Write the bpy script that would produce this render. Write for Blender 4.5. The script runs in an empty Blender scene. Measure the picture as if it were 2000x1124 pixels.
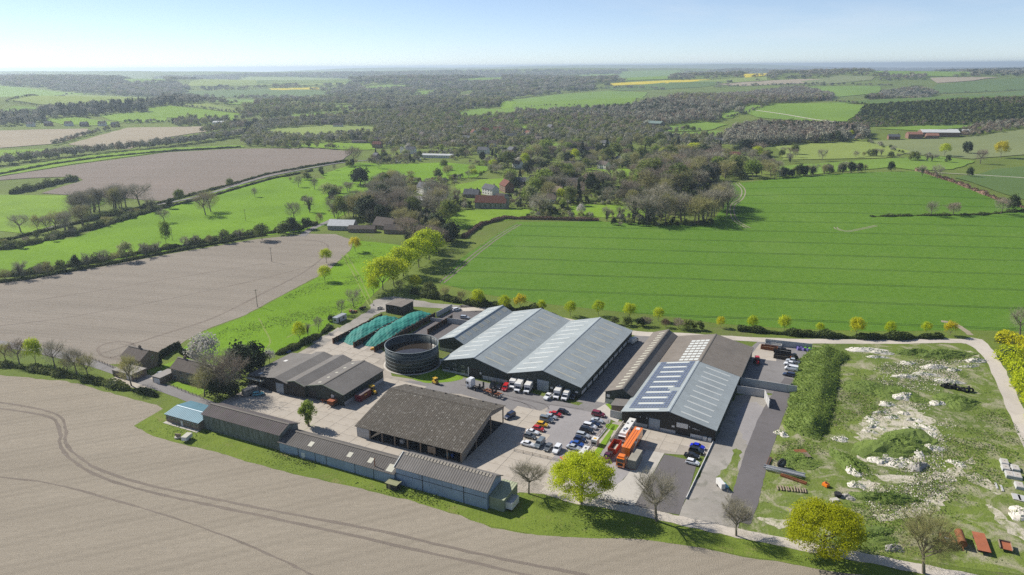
import bpy, math, random
import numpy as np
from mathutils import Matrix, Vector
R = math.radians
rng = random.Random(11)
scn = bpy.context.scene
COL = scn.collection

# ---------------------------------------------------------------- camera, sky, sun, exposure
cd = bpy.data.cameras.new('camera'); cam = bpy.data.objects.new('camera', cd); COL.objects.link(cam)
cd.sensor_width = 36.0; cd.lens = 36.0 * 1400 / 2000; cd.clip_start = 1.0; cd.clip_end = 90000
PITCH = math.atan((562 - 129) / 1400)
cam.matrix_world = Matrix.Translation((0, 0, 112)) @ Matrix.Rotation(R(90) - PITCH, 4, 'X') @ Matrix.Rotation(R(-0.4), 4, 'Z')
scn.camera = cam
SUN_EL, SUN_AZ = R(38), R(147)          # azimuth counted from +X towards +Y: the sun stands to the left, a little beyond the farm
wd = bpy.data.worlds.new('World'); scn.world = wd; wd.use_nodes = True
nt = wd.node_tree; bgn = nt.nodes['Background']
sky = nt.nodes.new('ShaderNodeTexSky'); sky.sky_type = 'NISHITA'; sky.sun_disc = False
sky.sun_elevation = SUN_EL; sky.sun_rotation = R(90) - SUN_AZ
sky.altitude = 1000; sky.air_density = 0.6; sky.dust_density = 0.28; sky.ozone_density = 2.2
# thin high cirrus over the clear sky
tc = nt.nodes.new('ShaderNodeTexCoord'); mp = nt.nodes.new('ShaderNodeMapping'); mp.inputs['Scale'].default_value = (1.4, 1.4, 9.0)
mp.inputs['Rotation'].default_value = (0.0, R(-6), 0.4)
cn = nt.nodes.new('ShaderNodeTexNoise'); cn.inputs['Scale'].default_value = 2.6; cn.inputs['Detail'].default_value = 7; cn.inputs['Roughness'].default_value = 0.62
cr = nt.nodes.new('ShaderNodeValToRGB'); cr.color_ramp.elements[0].position = 0.50; cr.color_ramp.elements[1].position = 0.86
cr.color_ramp.elements[0].color = (0.24, 0.24, 0.24, 1); cr.color_ramp.elements[1].color = (0.62, 0.62, 0.62, 1)
cm = nt.nodes.new('ShaderNodeMix'); cm.data_type = 'RGBA'
nt.links.new(tc.outputs['Generated'], mp.inputs['Vector']); nt.links.new(mp.outputs[0], cn.inputs['Vector'])
nt.links.new(cn.outputs['Fac'], cr.inputs['Fac'])
# a thin level veil looks denser towards the horizon, as the sight line through it grows longer
sx = nt.nodes.new('ShaderNodeSeparateXYZ'); nt.links.new(tc.outputs['Generated'], sx.inputs[0])
def wm(op, a, b):
    m = nt.nodes.new('ShaderNodeMath'); m.operation = op
    for i, v in enumerate((a, b)):
        if isinstance(v, (int, float)): m.inputs[i].default_value = v
        else: nt.links.new(v, m.inputs[i])
    return m.outputs[0]
path = wm('DIVIDE', 0.16, wm('ADD', wm('MAXIMUM', sx.outputs[2], 0.0), 0.12))
nt.links.new(wm('MINIMUM', wm('MULTIPLY', cr.outputs['Color'], path), 0.9), cm.inputs[0])
nt.links.new(sky.outputs[0], cm.inputs[6]); cm.inputs[7].default_value = (6.0, 6.5, 7.0, 1)
nt.links.new(cm.outputs[2], bgn.inputs['Color']); bgn.inputs['Strength'].default_value = 0.1
sl = bpy.data.lights.new('sun', 'SUN'); sun = bpy.data.objects.new('sun', sl); COL.objects.link(sun)
sl.energy = 5.0; sl.angle = R(0.53); sl.color = (1.0, 0.945, 0.86)
sd = Vector((math.cos(SUN_EL) * math.cos(SUN_AZ), math.cos(SUN_EL) * math.sin(SUN_AZ), math.sin(SUN_EL)))
sun.rotation_euler = (-sd).to_track_quat('-Z', 'Y').to_euler(); sun.location = (-200, 300, 300)
scn.view_settings.view_transform = 'Standard'; scn.view_settings.look = 'None'
scn.view_settings.exposure = 0.42; scn.view_settings.gamma = 1.0
cy = scn.cycles; cy.use_denoising = False; cy.max_bounces = 5; cy.diffuse_bounces = 2; cy.glossy_bounces = 2; cy.transmission_bounces = 2; cy.volume_bounces = 0; cy.transparent_max_bounces = 6

HILLS = [  # x, y, spread x, spread y, height (m)
    (1150, 1550, 560, 430, 42), (330, 2000, 380, 300, 26), (-1250, 1900, 620, 420, 40),
    (-2600, 4000, 1300, 700, 62), (-500, 4600, 1500, 700, 40), (1900, 3800, 1500, 600, 74),
    (4200, 5800, 1500, 800, 62), (-4200, 7800, 3200, 1300, 78), (900, 8600, 2600, 1300, 84), (-6500, 9500, 2500, 1500, 84),
    (330, 660, 170, 120, 9), (1500, 17000, 3300, 1900, 128), (-2600, 15000, 2400, 1500, 100), (5600, 19000, 2600, 2000, 132)]
def hgt(x, y):
    """height of the land in metres; the farm and its near fields lie level at zero"""
    x = np.asarray(x, float); y = np.asarray(y, float)
    r = np.hypot(x, y)
    t = np.clip((r - 480) / 600, 0, 1); m = t * t * (3 - 2 * t)
    h = np.zeros_like(r)
    for hx, hy, sx, sy, hh in HILLS:
        g = hh * np.exp(-((x - hx) / sx) ** 2 - ((y - hy) / sy) ** 2)
        h = h + (g if hy < 700 else g * m)
    w = 3.5 * np.sin(x / 210 + 1.3) * np.cos(y / 260 + x / 900) + 2.5 * np.sin(y / 170 - x / 400)
    return h + w * m * np.clip((r - 900) / 1500, 0, 1) - np.clip(r - 1500, 0, None) ** 2 / 1.48e7      # the last term is the earth's curvature

# the farm's own grid: a runs along the shed fronts, b along the shed ridges; metres
TH = R(64); UX, UY = math.cos(TH), math.sin(TH)
def f2w(a, b, z=0.0): return (a * UY + b * UX, 200 - a * UX + b * UY, z)
FROT = R(-26)

# ---------------------------------------------------------------- helpers
def tag(o, label, cat=None, group=None, kind=None):
    o['label'] = label
    if cat: o['category'] = cat
    if group: o['group'] = group
    if kind: o['kind'] = kind
    return o
def empty(name, loc=(0, 0, 0), rz=0.0):
    o = bpy.data.objects.new(name, None); o.location = loc; o.rotation_euler = (0, 0, rz); o.empty_display_size = 0.5
    COL.objects.link(o); return o
def obj(name, me, parent=None, loc=(0, 0, 0), rz=0.0):
    o = bpy.data.objects.new(name, me); o.location = loc; o.rotation_euler = (0, 0, rz)
    if parent is not None: o.parent = parent
    COL.objects.link(o); return o
def npmesh(name, V, F, mats, smooth=False, mi=None):
    """V (n,3), F (m,k) with k 3 or 4"""
    me = bpy.data.meshes.new(name); V = np.asarray(V, np.float32); F = np.asarray(F, np.int32); k = F.shape[1]
    me.vertices.add(len(V)); me.vertices.foreach_set('co', V.ravel())
    me.loops.add(F.size); me.loops.foreach_set('vertex_index', F.ravel())
    me.polygons.add(len(F)); me.polygons.foreach_set('loop_start', np.arange(0, F.size, k, dtype=np.int32))
    if mi is not None: me.polygons.foreach_set('material_index', np.asarray(mi, np.int32))
    for m in (mats if isinstance(mats, (list, tuple)) else [mats]): me.materials.append(m)
    me.update(calc_edges=True); me.validate()
    if smooth: me.polygons.foreach_set('use_smooth', np.ones(len(F), bool))
    return me
class MB:
    """collects boxes, prisms, tubes and faces for ONE mesh"""
    def __init__(s): s.v = []; s.f = []; s.m = []
    def face(s, pts, m=0):
        n = len(s.v); s.v += [tuple(p) for p in pts]; s.f.append(tuple(range(n, n + len(pts)))); s.m.append(m); return s
    def box(s, x0, x1, y0, y1, z0, z1, m=0, taper=0.0):
        n = len(s.v); t = taper
        s.v += [(x0, y0, z0), (x1, y0, z0), (x1, y1, z0), (x0, y1, z0), (x0 + t, y0 + t, z1), (x1 - t, y0 + t, z1), (x1 - t, y1 - t, z1), (x0 + t, y1 - t, z1)]
        for q in ((0, 3, 2, 1), (4, 5, 6, 7), (0, 1, 5, 4), (1, 2, 6, 5), (2, 3, 7, 6), (3, 0, 4, 7)):
            s.f.append(tuple(n + i for i in q)); s.m.append(m)
        return s
    def prism(s, prof, y0, y1, m=0, caps=True):
        """profile of (x, z) points pulled from y0 to y1"""
        n = len(s.v); k = len(prof)
        s.v += [(x, y0, z) for x, z in prof] + [(x, y1, z) for x, z in prof]
        for i in range(k):
            j = (i + 1) % k; s.f.append((n + i, n + j, n + k + j, n + k + i)); s.m.append(m)
        if caps:
            s.f.append(tuple(n + i for i in range(k))[::-1]); s.f.append(tuple(n + k + i for i in range(k))); s.m += [m, m]
        return s
    def poly(s, pts, z0, z1, m=0):
        """outline of (x, y) points raised from z0 to z1"""
        n = len(s.v); k = len(pts)
        s.v += [(x, y, z0) for x, y in pts] + [(x, y, z1) for x, y in pts]
        for i in range(k):
            j = (i + 1) % k; s.f.append((n + i, n + j, n + k + j, n + k + i)); s.m.append(m)
        s.f.append(tuple(n + k + i for i in range(k))); s.m.append(m); return s
    def tube(s, p, q, r0, r1=None, n=6, m=0, caps=True):
        r1 = r0 if r1 is None else r1; p = Vector(p); q = Vector(q); d = (q - p)
        if d.length < 1e-6: return s
        d.normalize(); a = d.orthogonal().normalized(); b = d.cross(a); k = len(s.v)
        for c, r in ((p, r0), (q, r1)):
            for i in range(n):
                t = 2 * math.pi * i / n; s.v.append(tuple(c + a * (math.cos(t) * r) + b * (math.sin(t) * r)))
        for i in range(n):
            j = (i + 1) % n; s.f.append((k + i, k + j, k + n + j, k + n + i)); s.m.append(m)
        if caps:
            s.f.append(tuple(k + i for i in range(n))[::-1]); s.f.append(tuple(k + n + i for i in range(n))); s.m += [m, m]
        return s
    def mesh(s, name, mats, smooth=False):
        me = bpy.data.meshes.new(name); me.from_pydata(s.v, [], s.f)
        for m in (mats if isinstance(mats, (list, tuple)) else [mats]): me.materials.append(m)
        if any(s.m): me.polygons.foreach_set('material_index', s.m)
        if smooth: me.polygons.foreach_set('use_smooth', [True] * len(s.f))
        me.update(); return me
    def build(s, name, mats, parent=None, loc=(0, 0, 0), rz=0.0, smooth=False):
        return obj(name, s.mesh(name, mats, smooth), parent, loc, rz)
def copy_tree(o, parent=None):
    c = o.copy(); COL.objects.link(c); c.parent = parent
    for ch in o.children: copy_tree(ch, c)
    return c

# ---------------------------------------------------------------- materials
class NT:
    def __init__(s, name, rough=0.85, spec=0.25):
        s.mat = bpy.data.materials.new(name); s.mat.use_nodes = True; s.t = s.mat.node_tree; s.b = s.t.nodes['Principled BSDF']
        s.b.inputs['Roughness'].default_value = rough; s.b.inputs['Specular IOR Level'].default_value = spec
        s.tc = s.t.nodes.new('ShaderNodeTexCoord')
    def new(s, t): return s.t.nodes.new(t)
    def link(s, a, b): s.t.links.new(a, b)
    def set(s, sock, v):
        if hasattr(v, 'is_linked') or isinstance(v, bpy.types.NodeSocket): s.link(v, sock)
        else:
            try: sock.default_value = v
            except Exception: sock.default_value = (*v[:3], 1)
    def coord(s, scale=(1, 1, 1), rot=0.0, src='Object'):
        m = s.new('ShaderNodeMapping'); s.link(s.tc.outputs[src], m.inputs['Vector']); m.inputs['Scale'].default_value = scale; m.inputs['Rotation'].default_value = (0, 0, rot)
        return m.outputs[0]
    def noise(s, scale, detail=4, rough=0.6, co=None, dist=0.0):
        n = s.new('ShaderNodeTexNoise'); n.inputs['Scale'].default_value = scale; n.inputs['Detail'].default_value = detail
        n.inputs['Roughness'].default_value = rough; n.inputs['Distortion'].default_value = dist
        s.link(co if co is not None else s.tc.outputs['Object'], n.inputs['Vector']); return n.outputs['Fac']
    def ramp(s, f, stops):
        r = s.new('ShaderNodeValToRGB'); e = r.color_ramp.elements
        while len(e) < len(stops): e.new(0.5)
        for i, (p, c) in enumerate(stops):
            e[i].position = p; e[i].color = (c, c, c, 1) if isinstance(c, (int, float)) else (*c, 1)
        s.link(f, r.inputs['Fac']); return r.outputs['Color']
    def mix(s, f, a, b, mode='MIX'):
        m = s.new('ShaderNodeMix'); m.data_type = 'RGBA'; m.blend_type = mode
        s.set(m.inputs[0], f); s.set(m.inputs[6], a); s.set(m.inputs[7], b); return m.outputs[2]
    def math(s, op, a, b=0.0, c=0.0):
        m = s.new('ShaderNodeMath'); m.operation = op
        for i, v in enumerate((a, b, c)): s.set(m.inputs[i], v)
        return m.outputs[0]
    def xyz(s, co):
        n = s.new('ShaderNodeSeparateXYZ'); s.link(co, n.inputs[0]); return n.outputs
    def rand(s): return s.new('ShaderNodeObjectInfo').outputs['Random']
    def bump(s, h, strength=0.4, dist=0.1):
        b = s.new('ShaderNodeBump'); b.inputs['Strength'].default_value = strength; b.inputs['Distance'].default_value = dist
        s.link(h, b.inputs['Height']); s.link(b.outputs[0], s.b.inputs['Normal'])
    def col(s, c): s.set(s.b.inputs['Base Color'], c if hasattr(c, 'is_linked') else (*c, 1))
def lerp(a, b, t): return tuple(x + (y - x) * t for x, y in zip(a, b))
def plain(name, c, rough=0.6, metal=0.0, spec=0.4, var=0.18, scale=1.2):
    n = NT(name, rough, spec); n.b.inputs['Metallic'].default_value = metal
    f = n.noise(scale, 5); n.col(n.mix(f, tuple(x * (1 - var) for x in c), tuple(min(1, x * (1 + var)) for x in c))); return n.mat
def grass(name, c, var=0.35, big=0.012, dry=None, dryamt=0.5, rough=0.95):
    n = NT(name, rough, 0.1)
    f = n.noise(big, 5, 0.65); g = n.noise(0.22, 4, 0.7); h = n.noise(1.6, 3, 0.7)
    base = n.mix(n.ramp(f, [(0.33, 0.0), (0.67, 1.0)]), tuple(x * (1 - var * 0.6) for x in c), (c[0] * (1 + var * 0.7), c[1] * (1 + var * 0.45), c[2]))
    base = n.mix(n.ramp(g, [(0.3, 0.0), (0.75, 0.8)]), base, n.mix(0.55, base, (c[0] * 0.55, c[1] * 0.62, c[2] * 0.6)))
    base = n.mix(n.ramp(h, [(0.35, 0.0), (0.7, 0.7)]), base, n.mix(0.5, base, (c[0] * 1.35, c[1] * 1.15, c[2] * 1.3)))
    if dry is not None:
        d = n.noise(big * 5, 6, 0.7, dist=0.6); base = n.mix(n.ramp(d, [(dryamt, 0.0), (dryamt + 0.16, 0.9)]), base, n.mix(h, tuple(x * 0.75 for x in dry), tuple(x * 1.15 for x in dry)))
    n.col(base); n.bump(n.math('ADD', n.math('MULTIPLY', g, 0.6), n.math('MULTIPLY', h, 0.4)), 0.9, 0.6); return n.mat
def soil(name, c, ang=0.0, var=0.22, pale=None):
    n = NT(name, 0.95, 0.08); co = n.coord((1, 1, 1), ang)
    row = n.noise(1.0, 4, 0.6, n.coord((0.025, 0.65, 1), ang)); band = n.noise(1.0, 3, 0.55, n.coord((0.004, 0.06, 1), ang))
    big = n.noise(0.012, 5, 0.6); fine = n.noise(3.2, 4, 0.75); mid = n.noise(0.6, 3, 0.7)
    base = n.mix(n.ramp(row, [(0.3, 0.0), (0.7, 1.0)]), tuple(x * (1 - var * 0.7) for x in c), tuple(x * (1 + var * 0.6) for x in c))
    base = n.mix(n.ramp(big, [(0.35, 0.0), (0.7, 0.75)]), base, pale if pale else tuple(x * 1.22 for x in c))
    base = n.mix(n.ramp(band, [(0.4, 0.0), (0.65, 0.45)]), base, tuple(x * 0.72 for x in c))
    base = n.mix(n.ramp(mid, [(0.3, 0.0), (0.7, 0.42)]), base, tuple(x * 0.7 for x in c))
    base = n.mix(n.ramp(fine, [(0.35, 0.0), (0.72, 0.62)]), base, tuple(min(0.9, x * 1.45) for x in c))
    yy = n.math('ADD', n.xyz(co)[1], n.math('MULTIPLY', mid, 1.6)); drill = n.math('SINE', n.math('MULTIPLY', yy, 2 * math.pi / 3.1)); pas = n.math('SINE', n.math('MULTIPLY', n.math('ADD', yy, n.math('MULTIPLY', big, 9.0)), 2 * math.pi / 12.6))
    base = n.mix(n.ramp(n.math('ADD', n.math('MULTIPLY', drill, 0.15), n.math('ADD', n.math('MULTIPLY', pas, 0.13), row)), [(0.45, 0.0), (0.9, 0.34)]), base, tuple(x * 0.62 for x in c))
    n.col(base); n.bump(n.math('ADD', fine, n.math('MULTIPLY', row, 0.6)), 0.8, 0.25); return n.mat
def leafmat(name, c, var=0.3, trans=0.3, hue=None):
    n = NT(name, 0.8, 0.15); r = n.rand(); f = n.noise(0.7, 3, 0.6)
    c2 = hue if hue else (c[0] * 1.5, c[1] * 1.25, c[2] * 1.1)
    base = n.mix(r, tuple(x * (1 - var) for x in c), c2)
    base = n.mix(n.ramp(f, [(0.3, 0.0), (0.7, 0.9)]), base, n.mix(0.5, base, tuple(min(1, x * 1.5) for x in c)))
    n.col(base)
    if trans > 0:
        tr = n.new('ShaderNodeBsdfTranslucent'); n.link(base, tr.inputs['Color']); mx = n.new('ShaderNodeMixShader'); mx.inputs[0].default_value = trans
        n.link(n.b.outputs[0], mx.inputs[1]); n.link(tr.outputs[0], mx.inputs[2]); n.link(mx.outputs[0], n.t.nodes['Material Output'].inputs['Surface'])
    return n.mat
def ribbed(name, c, pitch=0.3, axis=1, stain=(0.1, 0.1, 0.09), amt=0.5, lo=0.5, rough=0.6, speck=None, streak=True, metal=0.0, depth=0.05, rand=0.0):
    """profiled sheeting: ribs at the given pitch across the given local axis, with stains running down"""
    n = NT(name, rough, 0.3); n.b.inputs['Metallic'].default_value = metal
    x = n.xyz(n.coord())[axis]; rib = n.math('SINE', n.math('MULTIPLY', x, 2 * math.pi / pitch))
    sc = [0.35, 0.35, 0.35]; sc[axis] = 2.4 if streak else 0.35
    st = n.noise(1.0, 5, 0.65, n.coord(tuple(sc))); big = n.noise(0.16, 4, 0.6); fine = n.noise(1.3 if speck else 2.6, 4, 0.75)
    base = n.mix(n.ramp(big, [(0.3, 0.0), (0.7, 1.0)]), tuple(v * 0.86 for v in c), tuple(min(1, v * 1.12) for v in c))
    base = n.mix(n.ramp(st, [(lo, 0.0), (lo + 0.2, amt)]), base, stain)
    base = n.mix(n.ramp(n.math('MULTIPLY_ADD', rib, 0.5, 0.5), [(0.0, 0.22), (0.35, 0.0)]), base, tuple(v * 0.45 for v in c))
    if speck is not None: base = n.mix(n.ramp(fine, [(0.575, 0.0), (0.66, 0.62)]), base, speck)
    if rand: base = n.mix(n.math('MULTIPLY', n.rand(), rand), base, tuple(v * 0.6 for v in c))
    n.col(base); n.bump(n.math('ADD', rib, n.math('MULTIPLY', fine, 0.5)), 0.6, depth); return n.mat
def paint(name, c, rough=0.25, coat=0.6):
    n = NT(name, rough, 0.5); f = n.noise(1.5, 4); n.col(n.mix(f, tuple(x * 0.9 for x in c), tuple(min(1, x * 1.08) for x in c)))
    n.b.inputs['Coat Weight'].default_value = coat; n.b.inputs['Coat Roughness'].default_value = 0.08; return n.mat
def hard(name, c, big=0.05, var=0.16, stain=(0.2, 0.18, 0.15), amt=0.45, rand=0.25, rough=0.9, speck=0.3):
    """concrete, tarmac, gravel"""
    n = NT(name, rough, 0.15); f = n.noise(big, 6, 0.65); s2 = n.noise(big * 4, 5, 0.7, dist=0.5); fine = n.noise(2.5, 4, 0.8)
    base = n.mix(n.ramp(f, [(0.3, 0.0), (0.7, 1.0)]), tuple(x * (1 - var) for x in c), tuple(min(1, x * (1 + var)) for x in c))
    base = n.mix(n.ramp(s2, [(0.5, 0.0), (0.68, amt)]), base, stain)
    base = n.mix(n.ramp(fine, [(0.35, 0.0), (0.75, speck)]), base, tuple(min(1, x * 1.35) for x in c))
    if rand: base = n.mix(n.math('MULTIPLY', n.rand(), rand), base, tuple(x * 0.7 for x in c))
    n.col(base); n.bump(fine, 0.35, 0.06); return n.mat


# ---------------------------------------------------------------- the land
def h1(x, y): return float(hgt(x, y))
G_BASE = grass('rough_grass', (0.125, 0.178, 0.036), 0.4, 0.01, dry=(0.15, 0.15, 0.07), dryamt=0.56)
G_VERGE = grass('verge_grass', (0.14, 0.205, 0.035), 0.5, 0.03, dry=(0.24, 0.21, 0.09), dryamt=0.57)
G_MEADOW = grass('meadow_grass', (0.14, 0.272, 0.014), 0.38, 0.014)
G_LAWN = grass('lawn_grass', (0.165, 0.285, 0.025), 0.3, 0.03)
G_PASTURE = grass('pasture_grass', (0.15, 0.255, 0.04), 0.3, 0.006)
G_PALE = grass('pale_pasture_grass', (0.21, 0.28, 0.07), 0.25, 0.005)
G_CROP = grass('young_crop', (0.105, 0.172, 0.048), 0.25, 0.005)
G_GREY = grass('thin_crop', (0.19, 0.23, 0.10), 0.2, 0.006)
G_WASTE = grass('waste_grass', (0.132, 0.188, 0.042), 0.5, 0.03, dry=(0.37, 0.335, 0.24), dryamt=0.485)
G_BANKGRASS = grass('bank_grass', (0.075, 0.115, 0.035), 0.5, 0.05)
G_CHALK = grass('chalky_turf', (0.16, 0.20, 0.06), 0.4, 0.06, dry=(0.54, 0.49, 0.40), dryamt=0.37)
S_NEAR = soil('pale_soil', (0.285, 0.248, 0.193), R(-22), 0.24, pale=(0.355, 0.315, 0.25))
S_MID = soil('harrowed_soil', (0.245, 0.214, 0.175), R(14), 0.26, pale=(0.325, 0.288, 0.24))
S_FAR = soil('brown_soil', (0.205, 0.172, 0.142), R(8), 0.15, pale=(0.26, 0.21, 0.18))
S_TAN = soil('tan_soil', (0.31, 0.265, 0.19), 0.0, 0.12)
S_TRACK = soil('wheel_rut_soil', (0.20, 0.17, 0.14), 0.3, 0.3)
S_RAPE = grass('rapeseed_flower', (0.55, 0.47, 0.03), 0.2, 0.01)
def wheat_mat():
    n = NT('wheat_crop', 0.95, 0.08); c = (0.075, 0.205, 0.022)
    f = n.noise(0.006, 5, 0.6); g = n.noise(0.35, 4, 0.7); h = n.noise(1.7, 3, 0.7); wv = n.noise(0.05, 3, 0.5)
    base = n.mix(n.ramp(f, [(0.3, 0.0), (0.7, 1.0)]), (0.078, 0.168, 0.018), (0.128, 0.222, 0.028))
    base = n.mix(n.ramp(g, [(0.32, 0.0), (0.68, 0.85)]), base, (0.046, 0.115, 0.010))
    base = n.mix(n.ramp(h, [(0.35, 0.0), (0.7, 0.6)]), base, (0.145, 0.27, 0.03))
    y = n.math('ADD', n.xyz(n.coord((1, 1, 1), R(8.5)))[1], n.math('MULTIPLY', wv, 3.0))
    m = n.math('MODULO', n.math('ADD', y, 992.0), 31.0)
    d = n.math('ABSOLUTE', n.math('SUBTRACT', n.math('ABSOLUTE', n.math('SUBTRACT', m, 15.5)), 0.95))
    line = n.ramp(n.math('ADD', n.math('MULTIPLY', d, 0.6), n.math('MULTIPLY', h, 0.30)), [(0.27, 0.9), (0.43, 0.0)])
    thin = n.noise(0.018, 4, 0.7, dist=0.8); base = n.mix(n.ramp(thin, [(0.5, 0.0), (0.75, 0.45)]), base, (0.15, 0.235, 0.05)); line = n.math('MULTIPLY', line, n.ramp(n.noise(0.03, 3, 0.6), [(0.3, 0.45), (0.62, 1.0)])); base = n.mix(line, base, (0.03, 0.065, 0.016)); n.col(base)
    n.bump(n.math('SUBTRACT', n.math('ADD', n.math('MULTIPLY', g, 0.5), n.math('MULTIPLY', h, 0.5)), n.math('MULTIPLY', line, 0.5)), 0.9, 0.5); return n.mat
WHEAT = wheat_mat()
CONC = hard('yard_concrete', (0.41, 0.368, 0.31), 0.06, 0.12, (0.27, 0.23, 0.18), 0.6, 0.16)
CONCJ = hard('concrete_joint', (0.34, 0.305, 0.26), 0.06, 0.15, (0.15, 0.13, 0.1), 0.5, 0)
CONCG = hard('pale_concrete', (0.46, 0.43, 0.38), 0.06, 0.1, (0.26, 0.24, 0.2), 0.4, 0.2)
TARM = hard('worn_tarmac', (0.205, 0.195, 0.19), 0.05, 0.12, (0.14, 0.13, 0.12), 0.5, 0)
TARMD = hard('dark_tarmac', (0.135, 0.125, 0.125), 0.06, 0.12, (0.09, 0.085, 0.08), 0.4, 0)
GRAV = hard('grey_gravel', (0.27, 0.255, 0.25), 0.08, 0.15, (0.17, 0.16, 0.15), 0.5, 0, speck=0.6)
GRAVB = hard('beige_gravel', (0.285, 0.265, 0.235), 0.05, 0.3, (0.13, 0.13, 0.10), 0.8, 0, speck=0.6)
LANE = hard('chalk_lane', (0.47, 0.425, 0.365), 0.06, 0.14, (0.28, 0.25, 0.2), 0.5, 0)

def smooth_loop(pts, k=4, closed=True):
    out = []; n = len(pts)
    for i in range(n if closed else n - 1):
        p = [Vector(pts[(i + j) % n] if closed else pts[min(max(i + j, 0), n - 1)]) for j in (-1, 0, 1, 2)]
        for q in range(k):
            t = q / k; out.append(tuple(0.5 * (2 * p[1] + (p[2] - p[0]) * t + (2 * p[0] - 5 * p[1] + 4 * p[2] - p[3]) * t * t + (3 * p[1] - p[0] - 3 * p[2] + p[3]) * t ** 3)))
    if not closed: out.append(tuple(pts[-1]))
    return out
def ragged(pts, step, amp, closed=True):
    out = []; n = len(pts)
    for i in range(n if closed else n - 1):
        a = Vector(pts[i]); b = Vector(pts[(i + 1) % n]); d = b - a; m = max(1, int(d.length / step)); nn = Vector((-d.y, d.x)).normalized() if d.length > 0 else Vector((0, 0))
        for q in range(m): out.append(tuple(a + d * (q / m) + nn * rng.uniform(-amp, amp)))
    if not closed: out.append(tuple(pts[-1]))
    return out
def lift(x, y, layer):
    r = np.hypot(x, y); return 0.02 + layer * 0.006 + np.clip(r - 450, 0, None) * 2.2e-4 * (1 + layer * 0.05)
import bmesh
FARLAYER = [0]
CLEAR = []          # field outlines kept free of woodland
def sheet(name, label, cat, pts, mat, layer=None, cell=None, amp=None, step=None, smooth=False, clear=False, kind='structure', parent=None):
    if smooth: pts = smooth_loop(pts)
    rr = min(math.hypot(*p) for p in pts)
    if clear: CLEAR.append(np.array(pts))
    if layer is None: FARLAYER[0] += 1; layer = 2 + FARLAYER[0] * 0.35
    if amp is None: amp = 0.35 if rr < 480 else rr * 0.002
    pts = ragged(pts, step or (4 if rr < 480 else rr * 0.02), amp)
    bm = bmesh.new(); bm.faces.new([bm.verts.new((x, y, 0)) for x, y in pts])
    xs = [p[0] for p in pts]; ys = [p[1] for p in pts]
    if cell is None: cell = 1e9 if max(math.hypot(*p) for p in pts) < 430 else max(14, rr * 0.03)
    for lo, hi, no in ((min(xs), max(xs), (1, 0, 0)), (min(ys), max(ys), (0, 1, 0))):
        n = min(60, int((hi - lo) / cell))
        for i in range(1, n + 1):
            c = lo + (hi - lo) * i / (n + 1)
            bmesh.ops.bisect_plane(bm, geom=bm.verts[:] + bm.edges[:] + bm.faces[:], plane_co=(c if no[0] else 0, c if no[1] else 0, 0), plane_no=no)
    bmesh.ops.triangulate(bm, faces=bm.faces[:])
    V = np.array([v.co[:] for v in bm.verts])
    Z = hgt(V[:, 0], V[:, 1]) + lift(V[:, 0], V[:, 1], layer)
    for v, z in zip(bm.verts, Z): v.co.z = z
    bmesh.ops.recalc_face_normals(bm, faces=bm.faces[:])
    me = bpy.data.meshes.new(name); bm.to_mesh(me); bm.free(); me.materials.append(mat)
    if len(me.polygons) and me.polygons[0].normal.z < 0: me.flip_normals()
    o = obj(name, me, parent)
    if parent is None: tag(o, label, cat, None, kind)
    return o
def ribbon(name, label, cat, pts, width, mat, layer, kind='structure', smooth=True, amp=0.15, parent=None, twin=0.0):
    if smooth: pts = smooth_loop(pts, 6, False)
    pts = [Vector(p) for p in pts]; V = []; F = []
    w = width if callable(width) else (lambda t: width)
    for off in ((-twin, twin) if twin else (0.0,)):
        b = len(V)
        for i, p in enumerate(pts):
            d = (pts[min(i + 1, len(pts) - 1)] - pts[max(i - 1, 0)]).normalized(); n = Vector((-d.y, d.x)); ww = w(i / max(1, len(pts) - 1)) / 2
            for s in (-1, 1):
                q = p + n * (off + s * (ww + rng.uniform(-amp, amp))); V.append((q.x, q.y, h1(q.x, q.y) + float(lift(q.x, q.y, layer))))
        for i in range(len(pts) - 1): F.append((b + 2 * i + 1, b + 2 * i, b + 2 * i + 2, b + 2 * i + 3))
    o = obj(name, npmesh(name, V, F, mat), parent)
    if parent is None: tag(o, label, cat, None, kind)
    return o
def inside(pt, poly):
    x, y = pt; c = False; n = len(poly); j = n - 1
    for i in range(n):
        xi, yi = poly[i]; xj, yj = poly[j]
        if (yi > y) != (yj > y) and x < (xj - xi) * (y - yi) / (yj - yi) + xi: c = not c
        j = i
    return c
def inside_np(X, Y, poly):
    c = np.zeros(len(X), bool); n = len(poly); j = n - 1
    for i in range(n):
        xi, yi = poly[i]; xj, yj = poly[j]
        if yi != yj: c ^= ((yi > Y) != (yj > Y)) & (X < (xj - xi) * (Y - yi) / (yj - yi) + xi)
        j = i
    return c

def ground():
    rad = [0.0] + list(np.geomspace(40, 36000, 150)); ang = np.concatenate([np.radians(np.linspace(20, 160, 190)), np.radians(np.linspace(170, 370, 20))])
    V = []; F = []; na = len(ang)
    for r in rad:
        for a in ang:
            V.append((r * math.cos(a), r * math.sin(a)))
    V = np.array(V); m = np.clip((np.hypot(V[:, 0], V[:, 1]) - 430) / 500, 0, 1)
    Z = hgt(V[:, 0], V[:, 1]) - 0.35 * m
    V = np.column_stack([V, Z])
    for i in range(len(rad) - 1):
        for k in range(na - 1 + 1):
            j = (k + 1) % na; F.append((i * na + k, (i + 1) * na + k, (i + 1) * na + j, i * na + j))
    o = obj('ground', npmesh('ground', V, F, G_BASE, True)); tag(o, 'rough green grassland reaching to the horizon', 'ground', None, 'structure')
ground()

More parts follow.
